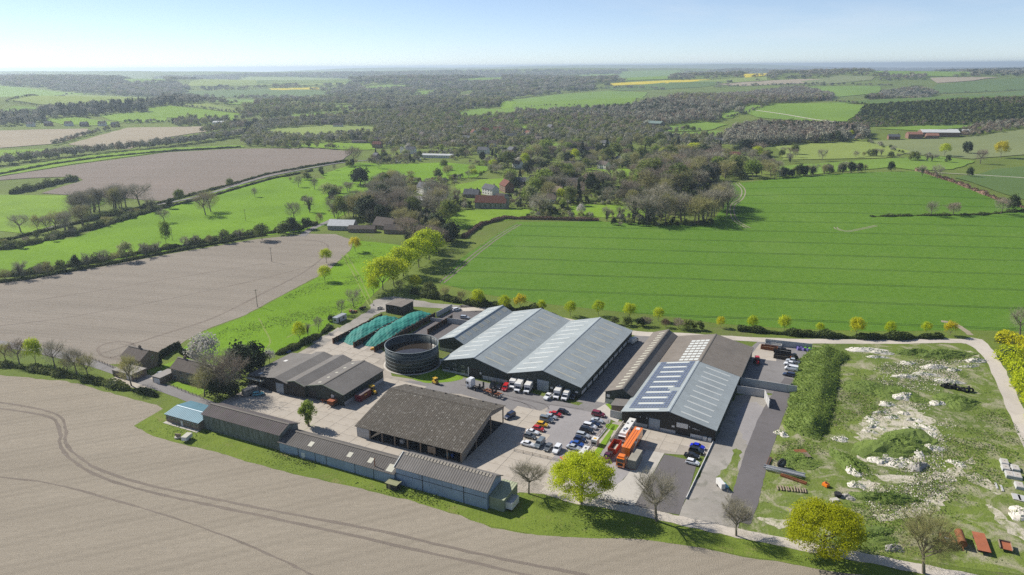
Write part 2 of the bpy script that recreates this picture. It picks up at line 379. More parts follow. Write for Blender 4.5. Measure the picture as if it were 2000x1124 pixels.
# near fields
sheet('field', 'pale stubbly bare soil field filling the foreground', 'field', [(-212.4, 258.7), (-196.6, 253.1), (-167.5, 247.0), (-137.3, 233.1), (-124.1, 226.4), (-120.5, 223.6), (-120.8, 217.6), (-124.3, 211.5), (-114.4, 204.3), (-91.0, 194.4), (-65.7, 182.8), (-43.2, 174.4), (-28.1, 168.3), (-13.8, 161.0), (-5.6, 156.1), (6.0, 152.6), (16.1, 151.7), (31.3, 151.1), (43.2, 148.2), (54.5, 144.3), (65.6, 141.2), (81.4, 136.8), (113.7, 123.2), (101.9, 101.9), (-0.5, 98.4), (-101.0, 99.2)], S_NEAR, 1, amp=0.5, step=3)
sheet('field', 'harrowed grey brown field left of the bright meadow', 'field', [(-290.5, 370.9), (-281.1, 377.3), (-242.6, 410.0), (-211.8, 443.3), (-174.5, 477.4), (-143.9, 493.6), (-123.6, 491.4), (-107.0, 472.4), (-103.3, 446.9), (-105.8, 396.5), (-117.3, 355.9), (-126.5, 321.5), (-137.6, 301.0), (-141.2, 284.4), (-141.4, 274.2), (-142.2, 262.5), (-160.6, 262.9), (-183.3, 273.8), (-204.1, 283.3), (-235.2, 293.4)], S_MID, 1, clear=True)
sheet('field', 'far brown ploughed field with a curved hedge edge', 'field', [(-562, 758), (-548, 821), (-530, 881), (-474, 1004), (-396, 1045), (-287, 1048), (-219, 1007), (-212, 916), (-240, 850), (-263, 769), (-289, 673), (-305.8, 625.5), (-346, 642), (-444, 674), (-446, 710), (-450, 756), (-473, 783), (-518, 774), (-542, 760)], S_FAR, None, clear=True)
sheet('meadow', 'bright green meadow with a river hedge below it', 'meadow', [(-298.3, 385.7), (-354.5, 465.2), (-325.4, 473.0), (-304.4, 484.4), (-297.9, 556.1), (-292.2, 605.6), (-276, 702), (-249, 769), (-192, 752), (-138, 696), (-127.1, 633.7), (-136.5, 522.3), (-146.2, 501.9), (-177.6, 486.7), (-218.2, 450.1), (-248.4, 420.6)], G_MEADOW, 1, clear=True)
sheet('field', 'bright green field left of the tall bare trees', 'field', [(-500, 670), (-432, 662), (-383, 660), (-353, 617), (-345.5, 547.9), (-341.5, 498.2), (-392.1, 518.2)], G_LAWN, 2, clear=True)
sheet('meadow', 'vivid green meadow dotted with small yellow trees', 'meadow', [(-106.3, 472.4), (-88.6, 466.0), (-71.9, 456.9), (-62.5, 424.0), (-69.6, 365.6), (-71.8, 347.9), (-75.7, 322.7), (-83.1, 303.2), (-87.0, 283.4), (-94.8, 273.3), (-108.8, 271.4), (-121.4, 271.6), (-138.0, 278.6), (-136.8, 299.1), (-125.9, 320.0), (-116.7, 354.1), (-105.3, 394.3), (-102.8, 444.2)], G_MEADOW, 2, clear=True)
sheet('field', 'big dark green wheat field striped by sprayer tramlines', 'field', [(4.2, 528.2), (65.5, 527.2), (112.3, 512.3), (144.3, 513.7), (162.5, 552.5), (178.9, 588.7), (190.4, 665.6), (244, 680), (365, 729), (423, 750), (407, 659), (399, 595), (414.4, 538.5), (235.9, 291.7), (197.4, 294.4), (156.5, 293.3), (113.8, 299.3), (92.6, 305.0), (71.5, 315.2), (41.7, 325.4), (12.6, 336.1), (-13.1, 350.0), (-39.2, 370.5), (-31.1, 423.1), (-13.7, 477.0)], WHEAT, 1, cell=16, clear=True)
ribbon('field_track', 'pale twin wheel track along the wheat field edge', 'track', [(-38.2, 371.5), (-32.2, 394.6), (-23.6, 429.1), (-8.6, 481.5), (6.0, 520.9)], 0.9, S_TRACK, 4, twin=1.3)
ribbon('field_track', 'winding farm track crossing the wheat by the tree belt', 'track', [(212, 671), (206.2, 633.4), (194.2, 600.2), (181.0, 578.4), (172.2, 551.4), (166.7, 522.2), (168.5, 499.1)], 1.0, S_NEAR, 4, twin=1.4)
ribbon('field_track', 'short loop of bare wheel marks in the middle of the wheat', 'track', [(230.1, 498.5), (228.9, 492.5), (233.0, 486.3), (244.4, 491.7), (260.5, 501.3)], 0.8, S_NEAR, 4, twin=1.0)
ribbon('field_track', 'pair of yellowish wheel marks turning into the wheat by the lane corner', 'track', [(194.5, 305.7), (198.4, 302.9), (198.3, 294.4), (197.2, 288.1)], 2.6, S_TAN, 4)
for lab, p in (('upper dark wheel rut curving across the pale foreground field', [(-187.0, 231.0), (-167.1, 225.5), (-153.6, 219.2), (-145.3, 209.1), (-140.4, 200.7), (-132.3, 192.9), (-119.8, 184.1), (-100.9, 175.9), (-81.2, 169.4), (-59.6, 162.6), (-32.7, 154.3), (-6.6, 145.1), (17.2, 137.7)]),
               ('lower dark wheel rut curving across the pale foreground field', [(-183.6, 226.1), (-166.7, 222.0), (-154.5, 217.0), (-146.0, 207.4), (-141.2, 199.2), (-132.5, 190.5), (-118.7, 180.8), (-99.4, 172.6), (-79.8, 166.1), (-58.6, 159.1), (-32.0, 150.2), (-6.5, 141.4), (8.9, 136.0)]),
               ('faint wheel rut in the corner of the pale foreground field', [(-152.5, 181.8), (-130.7, 177.5), (-103.8, 167.3), (-75.4, 154.8), (-53.7, 142.9), (-45.1, 137.4)])):
    ribbon('wheel_rut', lab, 'wheel rut', p, 0.55 if 'faint' in lab else 0.95, S_TRACK, 3, amp=0.22)
for k, p in enumerate(([(-169.0, 274.7), (-161.5, 284.8), (-152.3, 298.1), (-139.7, 318.2), (-128.6, 357.9), (-118.3, 399.0), (-117.6, 444.6), (-128.9, 470.1), (-152.4, 473.7)], [(-162.9, 269.2), (-159.5, 274.5), (-159.8, 282.4), (-167.1, 287.3), (-173.6, 285.0), (-173.0, 278.1), (-165.6, 270.3), (-157.1, 268.0)],
                       [(-239.8, 306.4), (-212.0, 318.2), (-180.0, 342.0), (-145.3, 375.0), (-110.8, 416.9)], [(-260.4, 335.8), (-226.5, 355.8), (-190.9, 383.0), (-147.0, 414.3)])):
    ribbon('wheel_rut', ('long wheel rut curving round the top of the harrowed field', 'looped wheel rut at the road corner of the harrowed field', 'lower straight wheel rut across the harrowed field', 'upper straight wheel rut across the harrowed field')[k], 'wheel rut', p, (1.3, 1.1, 0.6, 0.6)[k], S_TRACK, 3, amp=0.3)
for k, p in enumerate(([(-106.0, 433.9), (-89.9, 390.8), (-75.2, 348.0), (-69.5, 331.6)], [(-104.0, 436.4), (-88.0, 392.8), (-73.5, 349.7), (-67.8, 333.1)], [(-118.6, 316.3), (-108.8, 297.2), (-103.5, 286.1), (-102.6, 276.8)], [(-97.9, 290.8), (-86.1, 315.6), (-75.7, 334.9)])):
    ribbon('wheel_rut', ('left pale wheel mark crossing the vivid meadow', 'right pale wheel mark crossing the vivid meadow', 'short pale wheel mark near the houses in the vivid meadow', 'slanting wheel mark beside the container in the vivid meadow')[k], 'wheel rut', p, 0.7, G_PALE, 5, amp=0.25)

# farm yard surfaces
def fl(pts): return [f2w(a, b)[:2] for a, b in pts]
sheet('waste_ground', 'rough chalky waste ground with grass right of the sheds', 'waste ground', [(118.2, 279.5), (150.7, 281.2), (181.4, 278.3), (186.8, 268.2), (180.2, 248.1), (168.3, 218.8), (159.3, 186.1), (122.8, 135.7), (106.2, 139.0), (85.2, 144.7), (69.9, 149.5), (57.6, 154.3), (58.6, 161.9), (71.6, 187.2), (92.9, 227.8)], G_WASTE, 2)
sheet('verge', 'mown green verge along the front of the long blue shed', 'verge', [(-124.3, 211.5), (-120.5, 223.6), (-105.0, 221.1), (-69.3, 195.1), (-32.4, 178.9), (-5.9, 167.3), (3.8, 171.6), (10.8, 170.0), (24.2, 165.8), (33.2, 162.2), (55.5, 151.7), (71.4, 146.8), (84.0, 142.1), (88.1, 136.1), (75.1, 138.3), (65.6, 141.2), (54.5, 144.3), (43.2, 148.2), (31.3, 151.1), (16.1, 151.7), (6.0, 152.6), (-5.6, 156.1), (-13.8, 161.0), (-28.1, 168.3), (-43.2, 174.4), (-65.7, 182.8), (-91.0, 194.4), (-114.4, 204.3)], G_VERGE, 2)
yard_poly = [(-104.5, -26.7), (-104.5, -10.2), (-107.1, -2.7), (-110.8, 20.3), (-112.0, 40.7), (-115.8, 58.3), (-101.4, 54.3), (-78.1, 42.6), (-62.9, 24.5), (-54.3, 25.5), (-41.0, 31.2), (-13.7, 21.5), (1.0, 27.9), (10.6, 9.0), (17.7, -4.1), (26.9, -3.8), (30.2, -18.8), (20.4, -22.9), (14.0, -24.8), (9.6, -33.0), (-19.5, -33.8), (-59.7, -35.3)]
yard = sheet('concrete_yard', 'pale concrete farm yard between the old sheds', 'yard', fl(yard_poly), CONCJ, 3, amp=0.15)
ap_poly = [(24.3, 24.5), (27.8, 27.7), (57.5, 26.8), (57.3, 16.5), (44.4, 12.4), (39.2, 12.0), (30.0, 11.7), (26.0, 16.3)]
apron = sheet('concrete_apron', 'sandy concrete apron in front of the solar roofed shed', 'apron', fl(ap_poly), CONCJ, 3, amp=0.1)
sheet('tarmac_yard', 'worn grey tarmac turning area behind the open barn', 'yard', fl([(-61.7, 14.1), (-54.4, 23.9), (-47.6, 25.6), (-41.7, 29.3), (-37.6, 34.8), (-17.1, 34.5), (9.9, 31.3), (11.6, 36.9), (12.6, 65.6), (12.8, 96.1), (13.5, 111.1), (20.0, 110.6), (19.6, 101.8), (19.4, 50.6), (18.5, 36.6), (23.6, 32.2), (22.3, 27.5), (9.0, 27.8), (1.2, 27.6), (-0.8, 20.7), (-5.8, 15.9), (-12.9, 19.7), (-31.5, 22.1), (-49.3, 16.1)]), TARM, 5, amp=0.12)
sheet('car_park', 'grey gravel car park between the open barn and solar shed', 'car park', fl([(1.0, 27.9), (9.6, 28.1), (22.7, 29.3), (24.1, 19.8), (24.0, 7.5), (22.0, -2.7), (17.9, -6.5), (3.1, -5.7), (1.5, 0.4), (1.3, 16.0)]), GRAV, 6, amp=0.2)
sheet('shed_lane', 'shaded tarmac lane between the two big sheds', 'lane', fl([(8, 34), (15.9, 34), (16.2, 106), (8, 106)]), TARM, 6, amp=0.05)
sheet('lane_strip', 'pale concrete strip along the narrow brown roofed shed', 'path', fl([(13.6, 37), (17.2, 37), (17.8, 104), (15.8, 104)]), CONCG, 7, amp=0.05)
sheet('path', 'pale concrete path beside the corner of the narrow shed', 'path', fl([(17.8, 36.3), (21.5, 32.9), (25.7, 30.7), (25.7, 25.1), (22.5, 26.8), (19.2, 30.1), (16.3, 31.3)]), CONCG, 7, amp=0.1)
for lab, p in (('bright grass patch at the corner of the narrow brown roofed shed', [(18.0, 36.8), (22.4, 35.8), (23.6, 32.2), (20.7, 33.3)]), ('narrow grass strip beside the orange trailer', [(25.2, 21.4), (26.2, 20.8), (27.3, 3.7), (27.0, -4.1), (24.9, -2.9), (25.3, 6.1)]),
               ('small square lawn beside the grey wall panel', [(23.2, 23.2), (27.1, 23.5), (27.5, 19.9), (23.6, 20.3)]), ('curved lawn below the office windows of the grey shed', [(-54.3, 26.5), (-49.1, 37.8), (-37.6, 34.8), (-40.1, 29.6), (-46.3, 25.2), (-50.1, 24.9)]), ('grass island round the pollarded yard tree', [(-66.0, -21.8), (-65.9, -17.8), (-60.9, -17.9), (-59.8, -21.1), (-61.9, -23.6)])):
    sheet('lawn', lab, 'lawn', fl(p), G_LAWN, 8, amp=0.1, smooth=True)
sheet('path', 'sandy path between the car park and the narrow grass strip', 'path', fl([(24.7, 19.3), (25.4, 21.2), (25.3, 6.1), (24.9, -2.9), (21.3, -3.0), (21.7, 1.1), (24.0, 7.5)]), CONC, 7, amp=0.1)
sheet('gravel_stand', 'grey gravel stand around the orange lorry', 'yard', fl([(27.5, 19.9), (29.4, 19.3), (39.3, 11.4), (38.8, 1.5), (37.7, -7.4), (35.0, -14.9), (29.1, -19.3), (26.3, -9.9), (27.0, -4.1), (27.3, 3.7)]), GRAV, 6, amp=0.2)
sheet('concrete_drive', 'smooth pale concrete drive leading out past the grey box', 'drive', fl([(39.2, 12.0), (44.6, 12.5), (44.3, -17.9), (37.9, -19.3), (33.3, -18.4), (35.3, -14.2), (37.9, -6.7)]), CONCG, 7, amp=0.05)
sheet('tarmac_pad', 'new dark tarmac pad beside the low white wall', 'yard', fl([(44.8, 12.0), (54.7, 11.8), (55.8, -4.5), (55.9, -16.4), (44.3, -17.9)]), TARMD, 6, amp=0.05)
sheet('gravel_strip', 'patchy pale gravel between the low wall and the dark drive', 'gravel', [(61.5, 197.6), (78.9, 231.3), (92.6, 231.1), (91.4, 223.9), (70.8, 187.2), (63.1, 171.3), (56.0, 153.3), (43.3, 159.4), (47.3, 167.9), (59.7, 193.3)], GRAVB, 5, smooth=False, amp=0.8)
sheet('gravel_patch', 'dark grey gravel patch beside the solar shed', 'gravel', [(78.6, 223.3), (84.6, 225.5), (84.5, 217.8), (78.6, 205.2), (72.6, 196.8), (72.2, 202.6), (74.0, 212.9)], GRAV, 7, smooth=True, amp=0.9, step=1.5)
sheet('weed_patch', 'grassy weed patch growing on the gravel by the dark drive', 'grass', [(66.8, 193.2), (68.7, 193.2), (66.7, 185.9), (63.0, 176.4), (59.2, 170.9), (59.0, 176.4), (58.0, 179.1), (62.6, 185.1)], G_WASTE, 7, smooth=True, amp=0.7)
ribbon('drive', 'dark tarmac drive curving down beside the waste ground', 'drive', [(104.7, 243.9), (95.8, 231.0), (86.4, 215.6), (76.4, 196.8), (68.3, 180.3), (62.4, 167.7), (57.1, 157.9)], 7.0, TARMD, 8)
sheet('side_yard', 'brownish tarmac side yard with parked vans', 'yard', [(94.4, 269.9), (103.6, 282.1), (119.9, 279.5), (119.1, 269.4), (105.7, 242.5), (98.1, 229.7), (82.0, 236.3)], TARM, 6, amp=0.2)
sheet('concrete_pad', 'sandy concrete pad behind the red tractor', 'yard', [(94.1, 264.5), (103.7, 279.8), (110.5, 277.4), (104.0, 261.3), (97.4, 263.4)], CONC, 7, amp=0.1)
sheet('rear_yard', 'dark tarmac yard behind the silage clamps', 'yard', fl([(-82, 62), (-61, 62), (-61, 110), (-81, 110)]), TARMD, 4)
ribbon('lane', 'pale chalk lane running behind the sheds to the corner', 'lane', [(-29.6, 325.4), (-17.4, 327.4), (-0.1, 324.8), (23.5, 311.2), (51.5, 294.1), (73.1, 290.6), (104.4, 284.5), (129.6, 282.2), (155.0, 281.2), (183.4, 281.8), (191.9, 278.1), (189.6, 262.8), (179.4, 239.1), (167.2, 213.3), (154.8, 186.1)], 5.2, LANE, 7, amp=0.3)
sheet('lane_corner', 'wide pale concrete patch at the lane corner', 'lane', [(190.5, 282.8), (195.4, 285.1), (199.0, 282.7), (195.0, 268.0), (178.0, 230.5), (166.2, 204.6), (160.7, 201.4), (173.0, 228.6), (185.7, 256.8), (190.6, 270.8)], LANE, 8, amp=0.3)
ribbon('lane', 'pale lane passing below the two lime trees in front', 'lane', [(8.1, 173.2), (16.2, 168.2), (24.9, 165.8), (33.2, 162.2), (45.4, 157.2), (55.9, 152.9), (69.4, 148.1), (84.3, 142.9), (102.2, 136.3), (118.1, 130.8)], 3.8, LANE, 7, amp=0.25)
ribbon('road', 'narrow grey road past the two brick houses', 'road', [(-236.6, 292.2), (-201.8, 279.8), (-181.7, 271.1), (-161.5, 260.8), (-135.8, 245.1), (-120.2, 235.7), (-107.0, 226.9), (-98.0, 221.0)], 5.0, TARM, 7, amp=0.15)
ribbon('dirt_track', 'chalky dirt track along the left side of the green clamps', 'track', [(-82.6, 283.3), (-78.5, 293.5), (-73.9, 303.0), (-69.3, 315.3), (-65.6, 327.7), (-66.1, 337.9)], 6.5, GRAVB, 5, amp=0.6)
sheet('dirt_patch', 'bare chalky dirt behind the dark box shed', 'dirt', [(-68.2, 327.0), (-69.3, 341.2), (-62.7, 347.7), (-51.7, 344.1), (-35.4, 335.6), (-17.5, 330.5), (2.3, 321.0), (-0.1, 313.8), (-29.7, 327.7), (-50.0, 331.2), (-62.5, 323.9)], GRAVB, 4, smooth=True, amp=0.8)
ribbon('road', 'country road below the brown ploughed field', 'road', [(-348.4, 456.6), (-348.7, 476.6), (-338.1, 528.9), (-318.1, 579.6), (-305.6, 606.1), (-287, 645), (-276, 702), (-263, 769), (-236, 832), (-206, 886), (-167, 914), (-112, 943)], 4.5, TARM, 9)
ribbon('road', 'short grey lane by the white roofed barn', 'road', [(-145.3, 485.7), (-145.0, 508.6), (-139.2, 533.3), (-137.2, 544.6)], 5.0, TARM, 9)
for k, p in enumerate(([(-0.3, 228.5), (5.0, 225.2), (8.1, 221.3), (8.6, 216.8)], [(-3.0, 230.1), (2.9, 226.8), (6.0, 222.4), (6.6, 217.5)], [(1.5, 230.9), (7.8, 227.5), (11.4, 224.3), (12.3, 221.2)], [(-19.1, 241.4), (-7.6, 235.6), (6.9, 227.1), (24.1, 221.0)])):
    ribbon('tyre_mark', ('middle curved tyre mark on the tarmac turning area', 'inner curved tyre mark nearest the barn', 'outer curved tyre mark nearest the vans', 'long straight tyre mark past the parked vans')[k], 'tyre mark', p, 0.45, TARMD, 7, amp=0.1)
# slabs of the concrete: each one its own piece
def slabs(parent, poly, dx, dy, mat, zt, hole=lambda a, b: False):
    me = MB().box(-dx / 2 + 0.05, dx / 2 - 0.05, -dy / 2 + 0.05, dy / 2 - 0.05, -0.05, 0.0, 0).mesh('slab', mat)
    a0 = min(p[0] for p in poly); a1 = max(p[0] for p in poly); b0 = min(p[1] for p in poly); b1 = max(p[1] for p in poly)
    a = a0
    while a < a1:
        b = b0
        while b < b1:
            if all(inside((a + s * dx * 0.48, b + t * dy * 0.48), poly) for s in (-1, 1) for t in (-1, 1)) and not hole(a, b):
                x, y, _ = f2w(a, b); o = obj('slab', me, parent, (x, y, zt + rng.uniform(-0.006, 0.008)), FROT)
            b += dy
        a += dx
def under(a, b):
    return any(a0 < a < a1 and b0 < b < b1 for a0, a1, b0, b1 in ((-107, -62, -4, 21), (-46, -8, -16, 8), (-95, 11, -37, -29), (-72, -52, 29, 47), (-48, -8, 8, 60)))
slabs(yard, yard_poly, 6.1, 4.6, CONC, 0.075, under)
slabs(apron, ap_poly, 5.2, 5.2, CONC, 0.075, lambda a, b: b > 25.5 and a > 28)


# ---------------------------------------------------------------- farm buildings
ROOF_L = ribbed('grey_green_roof_sheet', (0.325, 0.36, 0.362), 1.0, 1, (0.225, 0.245, 0.235), 0.55, 0.5, 0.5)
ROOF_F = ribbed('brown_fibre_cement', (0.205, 0.18, 0.152), 0.9, 1, (0.115, 0.10, 0.088), 0.55, 0.48, 0.9, None, True)
ROOF_M = ribbed('mossy_fibre_cement', (0.095, 0.083, 0.068), 0.75, 1, (0.05, 0.045, 0.03), 0.6, 0.47, 0.95, (0.40, 0.39, 0.35), True)
ROOF_D = ribbed('dark_fibre_cement', (0.125, 0.115, 0.105), 0.75, 1, (0.07, 0.062, 0.05), 0.6, 0.5, 0.95, None, True)
ROOF_P = ribbed('purple_stained_roof', (0.105, 0.088, 0.088), 0.75, 1, (0.06, 0.085, 0.035), 0.6, 0.5, 0.95, None, True)
ROOF_B = ribbed('blue_roof_sheet', (0.10, 0.215, 0.27), 0.8, 1, (0.14, 0.25, 0.28), 0.5, 0.5, 0.5)
ROOF_S = ribbed('slate_grey_roof', (0.17, 0.158, 0.145), 0.75, 1, (0.10, 0.095, 0.085), 0.5, 0.5, 0.9, None, True)
CLAD_G = ribbed('dark_green_cladding', (0.042, 0.055, 0.048), 0.5, 0, (0.05, 0.05, 0.04), 0.4, 0.5, 0.6)
CLAD_GY = ribbed('dark_green_side_cladding', (0.042, 0.055, 0.048), 0.5, 1, (0.05, 0.05, 0.04), 0.4, 0.5, 0.6)
CLAD_B = ribbed('blue_grey_cladding', (0.27, 0.345, 0.44), 0.6, 1, (0.08, 0.09, 0.09), 0.6, 0.55, 0.7)
CLAD_A = ribbed('algae_stained_cladding', (0.20, 0.215, 0.195), 0.6, 1, (0.075, 0.085, 0.05), 0.8, 0.42, 0.9)
CLAD_D = ribbed('black_timber_cladding', (0.05, 0.046, 0.04), 0.4, 0, (0.06, 0.055, 0.045), 0.5, 0.5, 0.9)
CLAD_SAGE = ribbed('sage_green_cladding', (0.26, 0.30, 0.21), 0.4, 0, (0.14, 0.17, 0.09), 0.5, 0.5, 0.8)
WHITEW = plain('white_panel', (0.62, 0.61, 0.58), 0.6, var=0.1)
PANELC = plain('grey_concrete_panel', (0.44, 0.44, 0.43), 0.85, var=0.16, scale=0.6)
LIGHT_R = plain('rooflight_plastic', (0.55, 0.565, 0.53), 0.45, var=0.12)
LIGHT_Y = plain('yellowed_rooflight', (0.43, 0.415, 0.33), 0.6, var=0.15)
GLASS = plain('dark_glass', (0.02, 0.025, 0.03), 0.12, spec=0.7, var=0.1)
SHUT = ribbed('grey_roller_shutter', (0.33, 0.37, 0.40), 0.35, 2, (0.25, 0.27, 0.28), 0.3, 0.5, 0.5)
RIDGE = plain('ridge_cap_sheet', (0.36, 0.40, 0.41), 0.5)
RIDGE_D = plain('weathered_ridge_tile', (0.15, 0.135, 0.115), 0.9)
BLACK = plain('black_rubber', (0.02, 0.02, 0.022), 0.8)
DARKIN = plain('dark_dirt_and_inside_shade', (0.05, 0.045, 0.04), 0.95)  # dirt on floors; on the doorway slabs, interior shade put into the colour
BRICK = hard('brown_brick', (0.21, 0.165, 0.13), 0.8, 0.2, (0.13, 0.10, 0.08), 0.5, 0.1)
TILE = hard('brown_roof_tile', (0.115, 0.098, 0.085), 0.7, 0.2, (0.07, 0.06, 0.05), 0.5, 0.15)
RUST = hard('rusty_steel', (0.22, 0.085, 0.04), 0.6, 0.3, (0.10, 0.04, 0.025), 0.6, 0.2)
RUSTR = hard('red_lead_steel', (0.33, 0.115, 0.06), 0.6, 0.2, (0.22, 0.08, 0.05), 0.5, 0.1)
GALV = plain('galvanised_steel', (0.42, 0.44, 0.45), 0.45, 0.5)
WOODP = hard('weathered_timber', (0.25, 0.20, 0.15), 0.9, 0.25, (0.13, 0.10, 0.07), 0.5, 0.3)
STEELG = plain('dark_green_tank_steel', (0.03, 0.042, 0.043), 0.4, var=0.2)
STEELP = plain('pale_tank_band', (0.15, 0.18, 0.185), 0.5)
WATERD = NT('slurry_water', 0.06, 0.6); WATERD.col((0.035, 0.028, 0.022)); WATERD = WATERD.mat
NET = ribbed('teal_silage_net', (0.012, 0.19, 0.155), 1.3, 0, (0.012, 0.13, 0.11), 0.7, 0.46, 0.7, None, False)

def slope_pt(p, q, t, off):
    """point a share t along roof slope p->q, lifted off it"""
    x = p[0] + (q[0] - p[0]) * t; z = p[1] + (q[1] - p[1]) * t; d = Vector((q[0] - p[0], q[1] - p[1])).normalized(); n = Vector((-d.y, d.x))
    if n.y < 0: n = -n
    return (x + n.x * off, z + n.y * off)
class Shed:
    """long building: x across, y along the ridge, both in metres from the root; eaves e0 at x0 and e1 at x1, ridge rz at rx"""
    def __init__(s, name, label, cat, a0, a1, b0, b1, e0, e1, r, rz, wall, roof, along='b', side=None, oh=0.35, ridge=None, group=None, walls=True, thick=0.14, base=0.0):
        s.along = along; s.a0, s.a1, s.b0, s.b1 = a0, a1, b0, b1
        ca, cb = (a0 + a1) / 2, (b0 + b1) / 2
        x, y, _ = f2w(ca, cb); s.root = empty(name, (x, y, base), FROT if along == 'b' else FROT + R(90)); tag(s.root, label, cat, group)
        if along == 'b': s.x0, s.x1, s.y0, s.y1, s.rx = a0 - ca, a1 - ca, b0 - cb, b1 - cb, r - ca
        else: s.x0, s.x1, s.y0, s.y1, s.rx = b0 - cb, b1 - cb, ca - a1, ca - a0, r - cb
        s.e0, s.e1, s.rz = e0, e1, rz
        s.L = ((s.x0, e0), (s.rx, rz)); s.Rr = ((s.x1, e1), (s.rx, rz))
        if walls:
            w = MB(); w.prism([(s.x0, 0), (s.x1, 0), (s.x1, e1), (s.rx, rz), (s.x0, e0)], s.y0, s.y1); w.m = [1 if i in (1, 4) or i in (2, 3) else 0 for i in range(len(w.f))]
            w.build('wall', [wall, side or wall], s.root)
        s.slopes = []
        for (p, q), nm in ((s.L, 'roof_slope'), (s.Rr, 'roof_slope')):
            d = Vector((p[0] - q[0], p[1] - q[1])).normalized() * oh
            pe = (p[0] + d.x, p[1] + d.y); t = 0.02
            lo = slope_pt(pe, q, 0, t); hi = slope_pt(pe, q, 1, t); lo2 = slope_pt(pe, q, 0, t + thick); hi2 = slope_pt(pe, q, 1, t + thick)
            hi = (q[0], hi[1]); hi2 = (q[0], hi2[1])
            s.slopes.append(MB().prism([lo, hi, hi2, lo2], s.y0 - oh, s.y1 + oh).build(nm, roof, s.root))
        if ridge: 
            z = rz + thick + 0.03
            MB().prism([(s.rx - 0.38, z - 0.06), (s.rx, z + 0.0), (s.rx + 0.38, z - 0.06), (s.rx + 0.38, z + 0.0), (s.rx, z + 0.09), (s.rx - 0.38, z + 0.0)], s.y0 - oh - 0.02, s.y1 + oh + 0.02).build('ridge_cap', ridge, s.root)
        s.thick = thick
    def lights(s, side, t0, t1, ys, w, mat, name='rooflight', proud=0.03):
        p, q = s.L if side == 0 else s.Rr
        c0 = slope_pt(p, q, t0, s.thick + 0.015); c1 = slope_pt(p, q, t1, s.thick + 0.015); d0 = slope_pt(p, q, t0, s.thick + 0.015 + proud); d1 = slope_pt(p, q, t1, s.thick + 0.015 + proud)
        me = MB().prism([c0, c1, d1, d0], -w / 2, w / 2).mesh(name, mat); par = s.slopes[side]
        for y in ys: obj(name, me, par, (0, y, 0))
    def ya(s, a): return (s.a0 + s.a1) / 2 - a          # for ridges that run along a: local y of farm a
    def panel(s, name, mat, u0, u1, z0, z1, face='front', out=0.06, parent=None, depth=None):
        """a slab on a wall; u in farm metres along that wall"""
        ca, cb = (s.a0 + s.a1) / 2, (s.b0 + s.b1) / 2; m = MB(); dp = depth or out + 0.05
        if s.along == 'b':
            if face == 'front': m.box(u0 - ca, u1 - ca, s.y0 - out, s.y0 + dp - out, z0, z1)
            elif face == 'right': m.box(s.x1 - dp + out, s.x1 + out, u0 - cb, u1 - cb, z0, z1)
            else: m.box(s.x0 - out, s.x0 + dp - out, u0 - cb, u1 - cb, z0, z1)
        else:
            if face == 'front': m.box(s.x0 - out, s.x0 - out + dp, s.ya(u1), s.ya(u0), z0, z1)
            elif face == 'right': m.box(u0 - cb, u1 - cb, s.y0 - out, s.y0 + dp - out, z0, z1)
            else: m.box(u0 - cb, u1 - cb, s.y1 - dp + out, s.y1 + out, z0, z1)
        return m.build(name, mat, parent or s.root)
    def window(s, u, z, w=1.1, h=1.0, face='front', n=2, name='window'):
        f = s.panel(name, WHITEW, u - w / 2, u + w / 2, z, z + h, face, 0.08)
        for i in range(n):
            a = u - w / 2 + 0.07 + i * (w - 0.07) / n; s.panel('pane', GLASS, a, a + (w - 0.07) / n - 0.07, z + 0.07, z + h - 0.07, face, 0.10, f, 0.05)
        return f
def frange(a, b, n): return [a + (b - a) * (i + 0.5) / n for i in range(n)]

# three joined grey-green sheds
A = Shed('grey_shed', 'middle grey-green shed with office windows in its dark gable', 'shed', -48.2, -20.05, 36.8, 99, 4.3, 4.3, -34, 8.0, CLAD_G, ROOF_L, side=CLAD_GY, ridge=RIDGE, group='grey-green modern sheds')
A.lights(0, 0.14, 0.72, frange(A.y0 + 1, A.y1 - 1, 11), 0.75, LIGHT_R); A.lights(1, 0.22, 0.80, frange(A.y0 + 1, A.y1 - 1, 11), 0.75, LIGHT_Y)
for u, z in ((-42.5, 3.1), (-38.9, 3.1), (-45.4, 1.0), (-42.3, 1.0), (-38.7, 1.0)): A.window(u, z + 0.0, 1.3, 0.95)
for i in range(3): A.panel('wall_panel', PANELC, -47.9 + i * 3.8, -47.9 + i * 3.8 + 3.7, 0.0, 0.85, 'front', 0.05)
A.panel('doorway', DARKIN, -36.2, -31.9, 0, 3.6, 'front', 0.05); A.panel('door_reveal', WHITEW, -36.6, -36.2, 0, 3.8, 'front', 0.25)  # doorway is a dark slab on the wall, its inner shade painted
for i in range(4): A.panel('wall_panel', PANELC, -30.4 + i * 2.6, -30.4 + i * 2.6 + 2.5, 0.0, 1.5, 'front', 0.05)
A.panel('sign', WHITEW, -31.6, -30.9, 1.8, 2.6, 'front', 0.09)
B = Shed('grey_shed', 'large grey-green shed with a roller door and open side bays', 'shed', -19.95, 8.4, 36.8, 98.5, 4.3, 4.3, -6, 8.0, CLAD_G, ROOF_L, side=CLAD_GY, ridge=RIDGE, group='grey-green modern sheds')
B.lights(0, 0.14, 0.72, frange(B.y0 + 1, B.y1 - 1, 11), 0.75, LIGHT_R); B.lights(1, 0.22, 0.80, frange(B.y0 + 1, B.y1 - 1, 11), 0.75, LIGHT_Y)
B.panel('roller_door', SHUT, -8.1, -3.6, 0, 4.2, 'front', 0.08); B.panel('sign', WHITEW, -2.9, -1.9, 1.6, 2.3, 'front', 0.09); B.panel('sign', WHITEW, 6.6, 7.6, 1.9, 2.5, 'front', 0.09)
B.panel('door', BLACK, -2.8, -1.7, 0, 2.1, 'front', 0.07)
